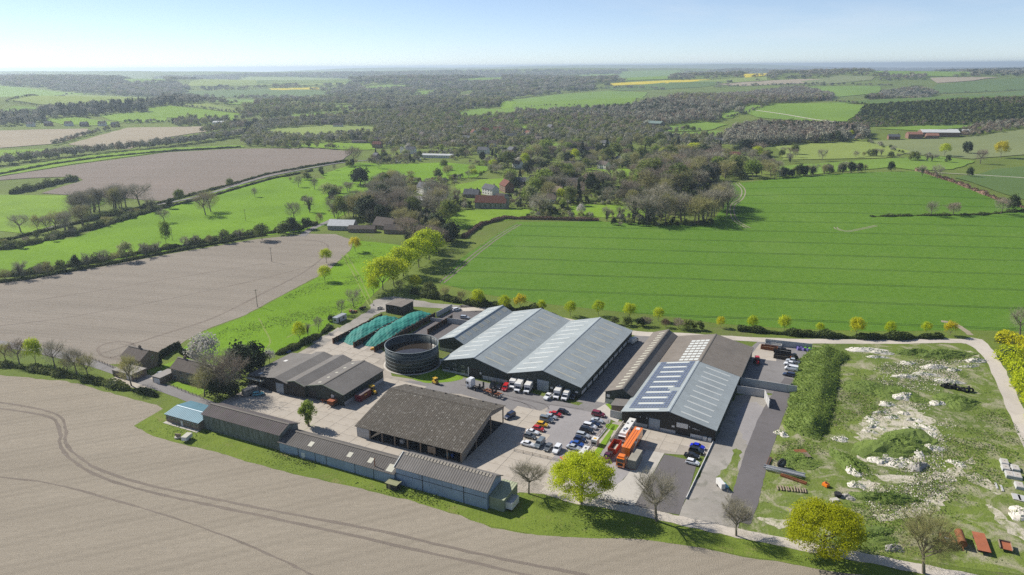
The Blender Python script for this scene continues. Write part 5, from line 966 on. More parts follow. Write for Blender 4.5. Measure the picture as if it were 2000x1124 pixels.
def skeleton(seed, h=10.0, spread=0.75, levels=3, kids=(6, 4, 4), fork=0.28, upright=0.35, lean=0.0):
    r = random.Random(seed); segs = []; tips = []
    def grow(p, d, ln, rad, lv):
        bend = Vector((r.uniform(-1, 1), r.uniform(-1, 1), r.uniform(-0.3, 0.6))) * 0.16; q = p + (d + bend).normalized() * ln; segs.append((p, q, rad, rad * 0.62, lv))
        if lv >= levels: tips.append((q, (q - p).normalized(), ln, lv)); return
        for i in range(kids[lv]):
            t = r.uniform(0.55, 1.0) if lv else r.uniform(0.62, 1.0); s = p.lerp(q, t); ax = Vector((math.cos(i * 2.4 + r.uniform(-.4, .4)), math.sin(i * 2.4 + r.uniform(-.4, .4)), 0))
            if lv: ax = (ax + d * 0.5).normalized()
            nd = (d * upright + ax * spread * r.uniform(0.6, 1.1) + Vector((0, 0, r.uniform(0.15, 0.5)))).normalized()
            grow(s, nd, ln * r.uniform(0.5, 0.78) * (1.15 if lv == 0 else 1), rad * 0.52, lv + 1)
        if lv: tips.append((q, (q - p).normalized(), ln * 0.6, lv))
    grow(Vector((0, 0, 0)), Vector((lean, 0, 1)).normalized(), h * fork, h * 0.026, 0); return segs, tips
def bare(seed, h=10.0, twn=14, tw=0.07, spread=0.75, fork=0.22, upright=0.35, limbs=2, kids=(6, 4, 4), tl=1.25, mat=None, droop=0.0, fill=1300):
    segs, tips = skeleton(seed, h, spread, 3, kids, fork, upright); zt = max(max(s[1].z for s in segs), 1e-3); k = h * 0.92 / zt; r = np.random.RandomState(seed + 77)
    tm = MB()
    for p, q, r0, r1, lv in segs:
        if lv <= limbs: tm.tube(p * k, q * k, r0, r1, 6 if lv == 0 else 4, caps=False)
    C = []; D = []; S = []; A_ = []
    for p, q, r0, r1, lv in segs:
        if lv > limbs: C.append((p + q) * 0.5 * k); D.append(q - p); S.append((q - p).length * k); A_.append(max(0.03, r1 * 1.6))
    for q, d, ln, lv in tips:
        for _ in range(twn):
            dd = d * 0.7 + Vector(r.normal(size=3)) * 0.62 + Vector((0, 0, 0.12 - droop)); dd.normalize(); L_ = h * 0.1 * tl * r.uniform(0.45, 1.1); st = q * k - d * (r.rand() * ln * k * 0.7)
            C.append(st + dd * L_ / 2); D.append(dd); S.append(L_); A_.append(tw * r.uniform(0.6, 1.2))
    for _ in range(fill):
        d = r.normal(size=3); d /= np.linalg.norm(d); d[2] = abs(d[2]) if d[2] < -0.9 else d[2]; q = d * (0.35 + 0.65 * r.rand() ** 0.55); bumpy = 0.86 + 0.2 * math.sin(5 * d[0] + seed) * math.cos(4 * d[1] + seed * 2)
        wx = h * 0.46 * (0.55 + spread * 0.6); st = Vector((q[0] * wx * bumpy, q[1] * wx * bumpy, h * 0.54 + q[2] * h * 0.44 * bumpy)); dd = Vector(d) * 0.9 + Vector(r.normal(size=3)) * 0.45 + Vector((0, 0, 0.45)); dd.normalize(); L_ = h * 0.1 * tl * r.uniform(0.5, 1.2)
        C.append(st); D.append(dd); S.append(L_); A_.append(tw * r.uniform(0.6, 1.2))
    C = np.array([v[:] for v in C]); D = np.array([v[:] for v in D]); S = np.array(S); A_ = np.array(A_)
    N = r.normal(size=C.shape); Dn = D / (np.linalg.norm(D, axis=1, keepdims=True) + 1e-9); B_ = np.cross(N, Dn); B_ /= np.linalg.norm(B_, axis=1, keepdims=True) + 1e-9
    a = Dn * S[:, None] / 2; b = B_ * A_[:, None] / 2
    V = np.stack([C - a - b, C - a + b, C + a + b * 0.25, C + a - b * 0.25], 1).reshape(-1, 3)
    return tm, (V, np.arange(len(V)).reshape(-1, 4))
def trunk_simple(h, r, seed, limbs=5, zc=0.5):
    m = MB(); q = random.Random(seed); top = Vector((q.uniform(-.3, .3), q.uniform(-.3, .3), h)); m.tube((0, 0, -0.2), top, r, r * 0.6, 7, caps=False)
    for i in range(limbs):
        a = i * 2.4 + q.uniform(-.3, .3); L_ = h * zc * q.uniform(0.8, 1.3); d = Vector((math.cos(a) * 0.7, math.sin(a) * 0.7, 0.9)).normalized(); e = top * q.uniform(0.75, 1) + d * L_
        m.tube(top * q.uniform(0.7, 1.0), e, r * 0.5, r * 0.18, 5, caps=False)
        for j in range(2): m.tube(top.lerp(e, 0.55), e + Vector((q.uniform(-1, 1), q.uniform(-1, 1), q.uniform(0.2, 1))) * L_ * 0.5, r * 0.22, r * 0.06, 4, caps=False)
    return m
PROTO = {}
def proto(kind, var, trunk, crown, mat, bark=BARK): PROTO.setdefault(kind, []).append((trunk.mesh('trunk', bark), npmesh('crown', *crown, mat)))
for v in range(4):       # every prototype stands about 10 m tall
    s = 100 + v * 13
    t, c = bare(s, 10, 7, 0.05, (0.75, 0.9, 0.62, 0.8)[v], (0.20, 0.17, 0.23, 0.18)[v]); proto('bare_tree', v, t, c, TWIG)
    t, c = bare(s + 3, 10, 7, 0.055, (0.8, 0.62, 0.9, 0.7)[v], 0.18); proto('reddish_tree', v, t, c, TWIGR)
    t, c = bare(s + 5, 10, 8, 0.085, (0.75, 0.6, 0.85, 0.7)[v], 0.18, tl=1.0); proto('budding_tree', v, t, c, BUD)
    t, c = bare(s + 7, 10, 6, 0.06, 0.36, 0.34, 0.75); proto('poplar_tree', v, t, c, (TWIG, BUD)[v % 2])
    proto('leafing_tree', v, trunk_simple(2.4, 0.18, s), leafy(s, 1700, 4.2, 4.0, 4.2, 5.6, 0.62, 40, 0.42, hollow=0.35), L_GREEN)
    proto('fresh_tree', v, trunk_simple(2.4, 0.18, s), leafy(s + 1, 1700, 4.0, 4.0, 4.1, 5.7, 0.6, 40, 0.42, hollow=0.35), L_FRESH)
    proto('evergreen_tree', v, trunk_simple(2.0, 0.3, s), leafy(s + 2, 1700, 3.8, 3.8, 4.9, 4.7, 0.75, 36, 0.45, hollow=0.35), L_DARK)
    proto('conifer_tree', v, trunk_simple(3.0, 0.25, s, 0), leafy(s + 4, 1300, 2.5, 2.5, 5.2, 5.2, 0.8, 40, 0.35, cone), L_DARK)
    proto('willow_tree', v, trunk_simple(3.0, 0.3, s), leafy(s + 6, 1700, 4.8, 4.6, 4.4, 5.3, 0.6, 40, 0.42, hollow=0.35), L_WILLOW)
    proto('blossom_tree', v, trunk_simple(3.0, 0.2, s), leafy(s + 8, 1900, 4.2, 4.0, 4.4, 5.5, 0.5, 40, 0.4, hollow=0.35), L_BLOSSOM)
    proto('golden_tree', v, trunk_simple(2.6, 0.16, s, 5, 0.8), leafy(s + 9, 3600, 4.3, 4.2, 4.1, 5.8, 0.40, 60, 0.36, hollow=0.45), L_LIME)
    proto('amber_tree', v, trunk_simple(2.6, 0.16, s, 5, 0.8), leafy(s + 10, 3600, 4.3, 4.2, 4.1, 5.8, 0.40, 60, 0.36, hollow=0.45), (L_GOLD, L_ORANGE)[v % 2])
    ti, ci = bare(s + 11, 10, 9, 0.06, 0.7, 0.2, fill=500); iv = leafy(s + 12, 500, 0.8, 0.8, 3.4, 3.6, 0.5, 16, 0.5); PROTO.setdefault('ivy_tree', []).append((ti.mesh('trunk', BARK), npmesh('crown', np.vstack([ci[0], iv[0]]), np.vstack([ci[1], iv[1] + len(ci[0])]), [TWIG, L_DARK], mi=[0] * len(ci[1]) + [1] * len(iv[1]))))
    proto('bush', v, trunk_simple(1.0, 0.15, s, 4), leafy(s + 14, 900, 6.0, 5.6, 5.6, 4.4, 1.15, 22, 0.42, hmin=0.1), (L_GREEN, L_HEDGE, L_DARK, L_HEDGE)[v])
    t, c = bare(s + 15, 10, 9, 0.13, 1.1, 0.08, 0.2, limbs=1, tl=1.1); proto('twiggy_bush', v, t, c, (TWIG, TWIGR, L_BROWN, BUD)[v])
def tree(kind, xy, h, label, group=None, w=1.0, var=None, z=None, name=None, cat='tree'):
    v = rng.randrange(4) if var is None else var; tm, cm_ = PROTO[kind][v]; x, y = xy; zz = h1(x, y) if z is None else z
    r = empty(name or kind, (x, y, zz), rng.uniform(0, 6.28)); r.scale = (h / 10 * w, h / 10 * w, h / 10); tag(r, label, cat, group)
    obj('trunk', tm, r); obj('crown', cm_, r); return r
def hedge(label, pts, w, h, mat, dens=26, size=0.55, seed=1, name='hedge', vary=0.4, group=None, core=True, cat='hedge', twig=None):
    """dense hedge: leaf-clump faces round a lumpy dark core, following the outline pts"""
    r = np.random.RandomState(seed); P_ = np.array(pts, float); seg = np.linalg.norm(np.diff(P_, axis=0), axis=1); cum = np.concatenate([[0], np.cumsum(seg)]); L_ = cum[-1]; n = int(L_ * dens)
    t = r.rand(n) * L_; x = np.interp(t, cum, P_[:, 0]); y = np.interp(t, cum, P_[:, 1]); i = np.clip(np.searchsorted(cum, t) - 1, 0, len(seg) - 1); d = np.diff(P_, axis=0)[i] / seg[i][:, None]
    lump = 1 + vary * (np.sin(t / 2.3 + seed) * 0.5 + np.sin(t / 5.1 + seed * 2) * 0.5 + np.sin(t / 1.1) * 0.25); a = r.rand(n) * math.pi; rad = 0.75 + 0.3 * r.rand(n)
    off = np.cos(a) * w / 2 * lump * rad; zz = np.sin(a) ** 0.7 * h * lump * rad
    X = x - d[:, 1] * off; Y = y + d[:, 0] * off; C = np.column_stack([X, Y, hgt(X, Y) + zz])
    V, F = quads(C, size * (0.6 + 0.8 * r.rand(n)), r)
    o0 = (P_[0, 0], P_[0, 1], 0); V = V - np.array(o0)
    rt = empty(name, o0); tag(rt, label, cat, group); obj('foliage', npmesh('foliage', V, F, mat), rt)
    if core:
        m = []; k = max(2, int(L_ / max(2.0, size * 3))); ff = []
        for j in range(k + 1):
            tt = L_ * j / k; cx = np.interp(tt, cum, P_[:, 0]); cy_ = np.interp(tt, cum, P_[:, 1]); ii = min(max(int(np.searchsorted(cum, tt)) - 1, 0), len(seg) - 1); dd = (P_[ii + 1] - P_[ii]) / seg[ii]; lm = 1 + vary * (math.sin(tt / 2.3 + seed) * 0.5 + math.sin(tt / 5.1 + seed * 2) * 0.5); g = h1(cx, cy_)
            for u_, v_ in ((-0.36, -0.1), (-0.3, 0.55), (0, 0.72), (0.3, 0.55), (0.36, -0.1)): m.append((cx - dd[1] * u_ * w * lm - o0[0], cy_ + dd[0] * u_ * w * lm - o0[1], g + v_ * h * lm))
        for j in range(k):
            for q in range(4): ff.append((5 * j + q, 5 * j + q + 1, 5 * j + 6 + q, 5 * j + 5 + q))
        obj('branch_core', npmesh('branch_core', m, ff, L_DARK if mat not in (L_BROWN,) else L_BROWN), rt)
    return rt
ORD = ('first', 'second', 'third', 'fourth', 'fifth', 'sixth', 'seventh', 'eighth', 'ninth', 'tenth', 'eleventh', 'twelfth')
# big trees near the lane
def big_tree(kind, xy, h, label, seed, **k):
    x, y = xy; r = empty(kind, (x, y, h1(x, y)), k.get('rz', 0.0)); tag(r, label, 'tree')
    if 'leaf' in k:
        sg, tp = skeleton(seed, h, 0.8, 3, (7, 4, 3), 0.2, 0.4); kk = h * 0.85 / max(s[1].z for s in sg); m = MB()
        for p, q, r0, r1, lv in sg:
            if lv <= 2: m.tube(p * kk, q * kk, r0 * 1.0, r1 * 1.0, 7 if lv == 0 else 4, caps=False)
        m.build('trunk', BARK, r); w = k['w']; obj('crown', npmesh('crown', *leafy(seed, k.get('n', 15000), w, w * 0.95, h * 0.44, h * k.get('zc', 0.57), 0.34, 130, 0.24, hollow=0.52), k['leaf']), r)
    else:
        t, c = bare(seed, h, 26, k.get('tw', 0.028), k.get('spread', 0.8), k.get('fork', 0.18), 0.35, 2, (8, 5, 4), 1.05, fill=3200); t.build('trunk', BARK, r); obj('crown', npmesh('crown', *c, k.get('mat', TWIG)), r)
    return r
big_tree('lime_tree', (18.2, 166.1), 14.5, 'big lime green leafed tree beside the lane', 5, leaf=L_LIME, w=9.2, n=26000)
big_tree('lime_tree', (73.5, 144.1), 14.0, 'large yellow green tree at the bottom edge of the waste ground', 9, leaf=leafmat('deep_lime_leaf', (0.43, 0.46, 0.014), 0.2, 0.5, hue=(0.52, 0.51, 0.02)), w=9.8, n=26000, zc=0.52)
big_tree('bare_tree', (36.7, 158.2), 15.5, 'tall bare tree overlapping the dark tarmac pad', 21, spread=0.72, mat=TWIG)
big_tree('bare_tree', (4.2, 170.8), 10.5, 'smaller bare tree at the end of the sage lean-to', 33, spread=1.0, tw=0.025)
big_tree('bare_tree', (55.3, 151.9), 11.0, 'bare tree beside the bottom of the dark drive', 45, spread=0.7)
big_tree('budding_tree', (94.1, 137.7), 16.0, 'half bare tree with a thick mossy trunk beside rusty wagons', 57, spread=0.8, mat=BUD, tw=0.045)
def pollard():
    x, y = (-66.7, 210.4); r = empty('pollard_tree', (x, y, 0)); tag(r, 'ivy green pollarded tree standing in the concrete yard', 'tree')
    trunk_simple(3.5, 0.45, 3, 6).build('trunk', BARK, r); p1 = leafy(3, 1200, 1.3, 1.3, 2.8, 3.0, 0.42, 30, 0.5, hollow=0.2); p2 = leafy(4, 3200, 2.7, 2.5, 3.4, 5.4, 0.42, 20, 0.5, hollow=0.3); obj('crown', npmesh('crown', np.vstack([p1[0], p2[0]]), np.vstack([p1[1], p2[1] + len(p1[0])]), L_FRESH), r)
pollard()
# yellow trees along the lane behind the sheds, from the left
for i, (p, h, k) in enumerate((((3.9, 325.4), 8, 'amber_tree'), ((14.0, 322.2), 6, 'golden_tree'), ((27.2, 316.8), 7.2, 'golden_tree'), ((40.4, 316.6), 7.4, 'golden_tree'), ((54.0, 311.3), 8, 'golden_tree'), ((66.8, 308.3), 6.6, 'golden_tree'),
        ((92.7, 299.7), 5.2, 'amber_tree'), ((106.2, 297.5), 6.2, 'golden_tree'), ((119.2, 294.7), 7.2, 'golden_tree'), ((133.8, 291.9), 4.8, 'golden_tree'), ((147.7, 287.9), 8.5, 'amber_tree'), ((162.4, 288.2), 6.4, 'golden_tree'))):
    tree(k, p, h, '%s yellow tree from the left along the lane hedge' % ORD[i], 'yellow trees along the lane hedge', 0.95)
tree('golden_tree', (178.4, 289.1), 5.8, 'pale thin yellow tree second from the lane corner', 'yellow trees along the lane hedge', 0.9); tree('amber_tree', (187.9, 287.7), 6.5, 'dull olive tree at the lane corner end of the hedge', 'yellow trees along the lane hedge')
# hedge and bushes along that lane
hedge('dark scrubby hedge between the lane and wheat, right half', [(99.2, 296.3), (115.4, 291.0), (131.8, 287.6), (148.1, 284.8), (165.4, 284.5), (183.3, 285.4)], 3.6, 2.2, L_HEDGE, 60, 0.7, 4, vary=0.6)
hedge('dark scrubby hedge behind the big grey sheds', [(-51.8, 354.4), (-38.9, 345.5), (-25.4, 337.0), (-10.0, 330.3), (-0.1, 325.5), (14.5, 320.7)], 5.0, 2.8, L_HEDGE, 70, 0.75, 9, vary=0.6)
for i, (p, h, k) in enumerate((((46.2, 304.6), 3.6, 'bush'), ((51.7, 303.2), 4.2, 'bush'), ((57.3, 301.7), 4.0, 'bush'), ((60.1, 302.3), 4.6, 'twiggy_bush'), ((68.4, 300.2), 4.4, 'twiggy_bush'), ((73.8, 298.8), 5.0, 'twiggy_bush'), ((78.0, 297.4), 4.6, 'bush'), ((82.4, 296.7), 3.8, 'bush'))):
    tree(k, p, h, '%s bush from the left in the clump behind the narrow shed' % ORD[i], 'bushes behind the narrow shed', cat='bush')
for i, (p, h, k, lab) in enumerate((((-50.6, 359.7), 8, 'amber_tree', 'amber bush tree just right of the great golden trees'), ((-42.6, 350.7), 6.5, 'bush', 'dark bush left of the budding hedge trees'), ((-34.1, 343.7), 7, 'budding_tree', 'budding tree above the pale panel wall'), ((-24.9, 337.0), 6.6, 'budding_tree', 'budding yellowish tree beside the rear yard'), ((-16.6, 332.0), 8.4, 'golden_tree', 'golden tree just left of the grey shed roofs'), ((-3.8, 325.6), 7.4, 'golden_tree', 'golden tree peeping over the middle grey shed'), ((-58.4, 358.1), 6.4, 'budding_tree', 'budding shrub at the foot of the great golden trees'))):
    tree(k, p, h, lab, cat='tree')
# great golden trees and the small ones in the meadow
for p, h, k, w, lab in (((-67.9, 360.1), 18, 'golden_tree', 1.25, 'great golden tree with a dark ivy trunk, nearest the clamps'), ((-62.8, 365.5), 16, 'golden_tree', 1.3, 'golden tree close behind the nearest great one'), ((-60.6, 384.9), 17, 'golden_tree', 1.3, 'third great golden tree in the clump'), ((-54.2, 402.8), 18, 'golden_tree', 1.3, 'fourth great golden tree with a clear trunk'), ((-50.1, 420.0), 19, 'golden_tree', 1.25, 'great golden tree at the far end of the clump'), ((-71.0, 350.5), 10, 'golden_tree', 0.85, 'young bright yellow tree in front of the great golden ones'),
        ((-99.2, 441.4), 9.5, 'amber_tree', 1.0, 'small golden tree at the corner of the harrowed field'), ((-110.9, 414.5), 9, 'golden_tree', 1.0, 'small yellow tree on the edge of the harrowed field'), ((-102.2, 375.9), 9, 'golden_tree', 1.0, 'lowest small yellow tree in the vivid meadow'), ((-90.7, 285.8), 9, 'golden_tree', 0.8, 'small yellow tree beside the dirt track hedge')):
    tree(k, p, h, lab, 'golden trees in the meadow', w)
tree('bare_tree', (-76.8, 330.2), 10.5, 'bare tree with a dark trunk beside scrap machinery', w=0.9); tree('bare_tree', (-81.0, 321.3), 8, 'thin bare tree between the cabin and the scrap', w=0.7); tree('ivy_tree', (-88.5, 290.6), 7.5, 'dark ivy clad stump tree beside the small yellow tree', w=0.6); tree('bare_tree', (-86.0, 298.1), 8, 'slender bare tree left of the pale cabin', w=0.6); tree('bush', (-83.2, 311.4), 3.2, 'dark bush behind the pale cabin', cat='bush'); tree('fresh_tree', (-42.1, 482.5), 12, 'fresh green tree beside the hedge of the house garden', w=0.8)
hedge('rough bramble hedge along the dirt track', [(-96.2, 271.2), (-92.4, 276.6), (-88.7, 283.4), (-85.6, 288.1), (-83.5, 295.5), (-82.0, 303.2)], 3.2, 1.6, L_HEDGE, 60, 0.6, 12, vary=0.6)
# trees round the brick houses
for p, h, k, w, lab in (((-119.3, 257.1), 15, 'blossom_tree', 0.95, 'tall white blossom tree behind the paired houses'), ((-106.9, 237.2), 17, 'bare_tree', 1.05, 'big bare tree in front of the paired houses'), ((-101.5, 234.2), 16, 'reddish_tree', 1.0, 'reddish bare tree hiding the end of the paired houses'), ((-109.9, 233.0), 12, 'budding_tree', 0.9, 'budding bare tree nearest the paired houses'), ((-102.6, 248.3), 14, 'evergreen_tree', 1.0, 'dark evergreen left of the old workshops'), ((-100.2, 253.9), 13, 'evergreen_tree', 1.0, 'second dark evergreen against the workshop lean-to'), ((-104.8, 231.7), 7, 'evergreen_tree', 1.2, 'low dark evergreen at the road edge'), ((-100.3, 232.9), 6, 'evergreen_tree', 1.3, 'rounded dark shrub under the big bare tree'), ((-96.2, 262.7), 6, 'blossom_tree', 0.9, 'small white blossom bush behind the workshops'), ((-97.7, 258.7), 6, 'bush', 0.9, 'green bush between evergreens and workshops'),
        ((-136.1, 256.4), 6.5, 'conifer_tree', 1.0, 'dark clipped conifer beside the nearest house'), ((-140.8, 242.5), 13, 'budding_tree', 0.9, 'tall ivy trunked tree on the road verge'), ((-189.3, 263.4), 11, 'golden_tree', 0.75, 'yellowish tree in the row by the road'), ((-179.0, 259.1), 12, 'bare_tree', 0.9, 'bare tree right of the yellowish roadside tree'), ((-195.9, 263.5), 11, 'reddish_tree', 0.9, 'reddish bare tree left of the yellowish roadside tree'), ((-202.7, 265.7), 9, 'budding_tree', 0.9, 'budding bush tree at the left end of the road row'), ((-167.1, 253.1), 12, 'bare_tree', 0.95, 'bare tree in the middle of the roadside row'), ((-161.2, 250.2), 10, 'budding_tree', 0.9, 'budding tree at the right end of the roadside row'), ((-171.8, 255.1), 7, 'budding_tree', 1.1, 'low budding shrub between two roadside bare trees')):
    tree(k, p, h, lab, 'trees round the brick houses', w)
hedge('clipped dark hedge behind the nearest house', [(-142.2, 268.8), (-141.5, 275.3), (-139.2, 279.7)], 2.2, 3.0, L_DARK, 120, 0.5, 21, vary=0.1); hedge('clipped dark garden hedge below the blossom tree', [(-136.3, 274.1), (-131.7, 270.2), (-128.0, 268.5)], 2.2, 2.4, L_DARK, 120, 0.5, 22, vary=0.1)
hedge('low scrubby hedge along the road verge', [(-207.9, 263.7), (-188.1, 258.3), (-167.4, 250.3), (-152.6, 244.5), (-140.3, 239.0), (-131.5, 236.3)], 3.5, 1.8, L_HEDGE, 50, 0.6, 23, vary=0.7); hedge('small dark shrubs on the verge below the roadside tree', [(-137.6, 238.1), (-132.5, 236.3), (-127.0, 232.9)], 2.4, 1.6, L_DARK, 70, 0.5, 24, vary=0.6)
hedge('yellow gorse hedge right of the lane corner', [(204.0, 282.0), (207.7, 277.8), (208.3, 267.8), (202.6, 252.5)], 6.5, 4.2, L_GOLD, 90, 0.7, 25, vary=0.35); hedge('duller yellow gorse bushes down the right lane side', [(196.2, 262.7), (190.1, 245.6), (178.7, 222.5), (170.2, 204.5)], 8, 4.5, L_LIME, 90, 0.7, 26, vary=0.35); tree('bare_tree', (218.1, 287.7), 13, 'bare tree behind the yellow gorse at the lane corner')
# hedges by the river and the harrowed field
hedge('low clipped hedge along the top of the harrowed field', [(-287.6, 374.6), (-269.1, 385.0), (-243.9, 412.3), (-213.6, 447.3), (-182.6, 480.7), (-171.5, 489.7)], 2.4, 1.6, L_HEDGE, 46, 0.6, 31, vary=0.25)
hedge('reddish brown hedge between the gardens and wheat', [(-32.9, 476.1), (-22.3, 518.4), (-5.5, 539.8), (23.7, 536.6), (65.7, 529.0)], 3.4, 2.4, L_BROWN, 60, 0.6, 32, vary=0.25)
for i, (p, h, k, w) in enumerate((((-274.9, 385.1), 11, 'ivy_tree', 1.0), ((-267.1, 390.0), 8, 'bare_tree', 0.9), ((-263.4, 392.0), 9, 'budding_tree', 1.0), ((-255.4, 405.8), 8, 'evergreen_tree', 0.8), ((-250.6, 409.0), 9, 'ivy_tree', 0.9), ((-244.9, 416.9), 9, 'bare_tree', 1.0), ((-234.5, 422.6), 12, 'willow_tree', 0.9), ((-227.6, 432.2), 10, 'ivy_tree', 0.9), ((-223.6, 437.1), 9, 'ivy_tree', 0.9), ((-228.3, 461.5), 17, 'fresh_tree', 0.55), ((-212.0, 452.7), 9, 'bare_tree', 0.9), ((-206.6, 458.0), 9, 'ivy_tree', 0.8), ((-200.4, 463.5), 7, 'budding_tree', 1.0), ((-192.3, 469.0), 8, 'bush', 0.9), ((-184.0, 474.7), 9, 'ivy_tree', 0.8), ((-169.2, 474.2), 12, 'leafing_tree', 1.1), ((-159.8, 492.5), 8, 'bush', 1.1), ((-156.5, 502.2), 10, 'evergreen_tree', 1.1), ((-148.0, 508.7), 9, 'evergreen_tree', 1.1), ((-143.2, 526.1), 9, 'budding_tree', 1.0), ((-279.7, 380.2), 8, 'budding_tree', 1.0), ((-259.9, 398.3), 7, 'bush', 0.8), ((-239.2, 418.0), 7, 'budding_tree', 1.1))):
    tree(k, p, h, '%s tree from the left along the river hedge' % (ORD[i] if i < 12 else ('thirteenth', 'fourteenth', 'fifteenth', 'sixteenth', 'seventeenth', 'eighteenth', 'nineteenth', 'twentieth', 'twenty-first', 'twenty-second', 'twenty-third')[i - 12]), 'trees along the river hedge', w)
hedge('scrubby bank of bushes behind the clipped river hedge', [(-295.3, 385.6), (-275.8, 395.5), (-260.0, 413.8), (-240.2, 435.1), (-222.8, 453.0), (-206.2, 469.4), (-188.4, 487.1), (-169.9, 496.1), (-155.5, 508.9), (-145.1, 526.1)], 5.5, 3.0, L_HEDGE, 40, 0.8, 33, vary=0.75)
hedge('scrub strip along the foot of the tall left row', [(-335.8, 448.1), (-321.6, 467.1), (-311.9, 497.2), (-302.9, 535.1), (-296.8, 570.3), (-290.1, 600.9)], 6, 3.2, L_HEDGE, 36, 0.9, 34, vary=0.7)
wt = sheet('river', 'short blue glint of river behind the hedge', 'river', [(-218.8, 450.1), (-216.6, 455.5), (-207.2, 459.4), (-204.4, 455.2), (-212.3, 445.9), (-215.7, 444.7)], WATERD, 6)


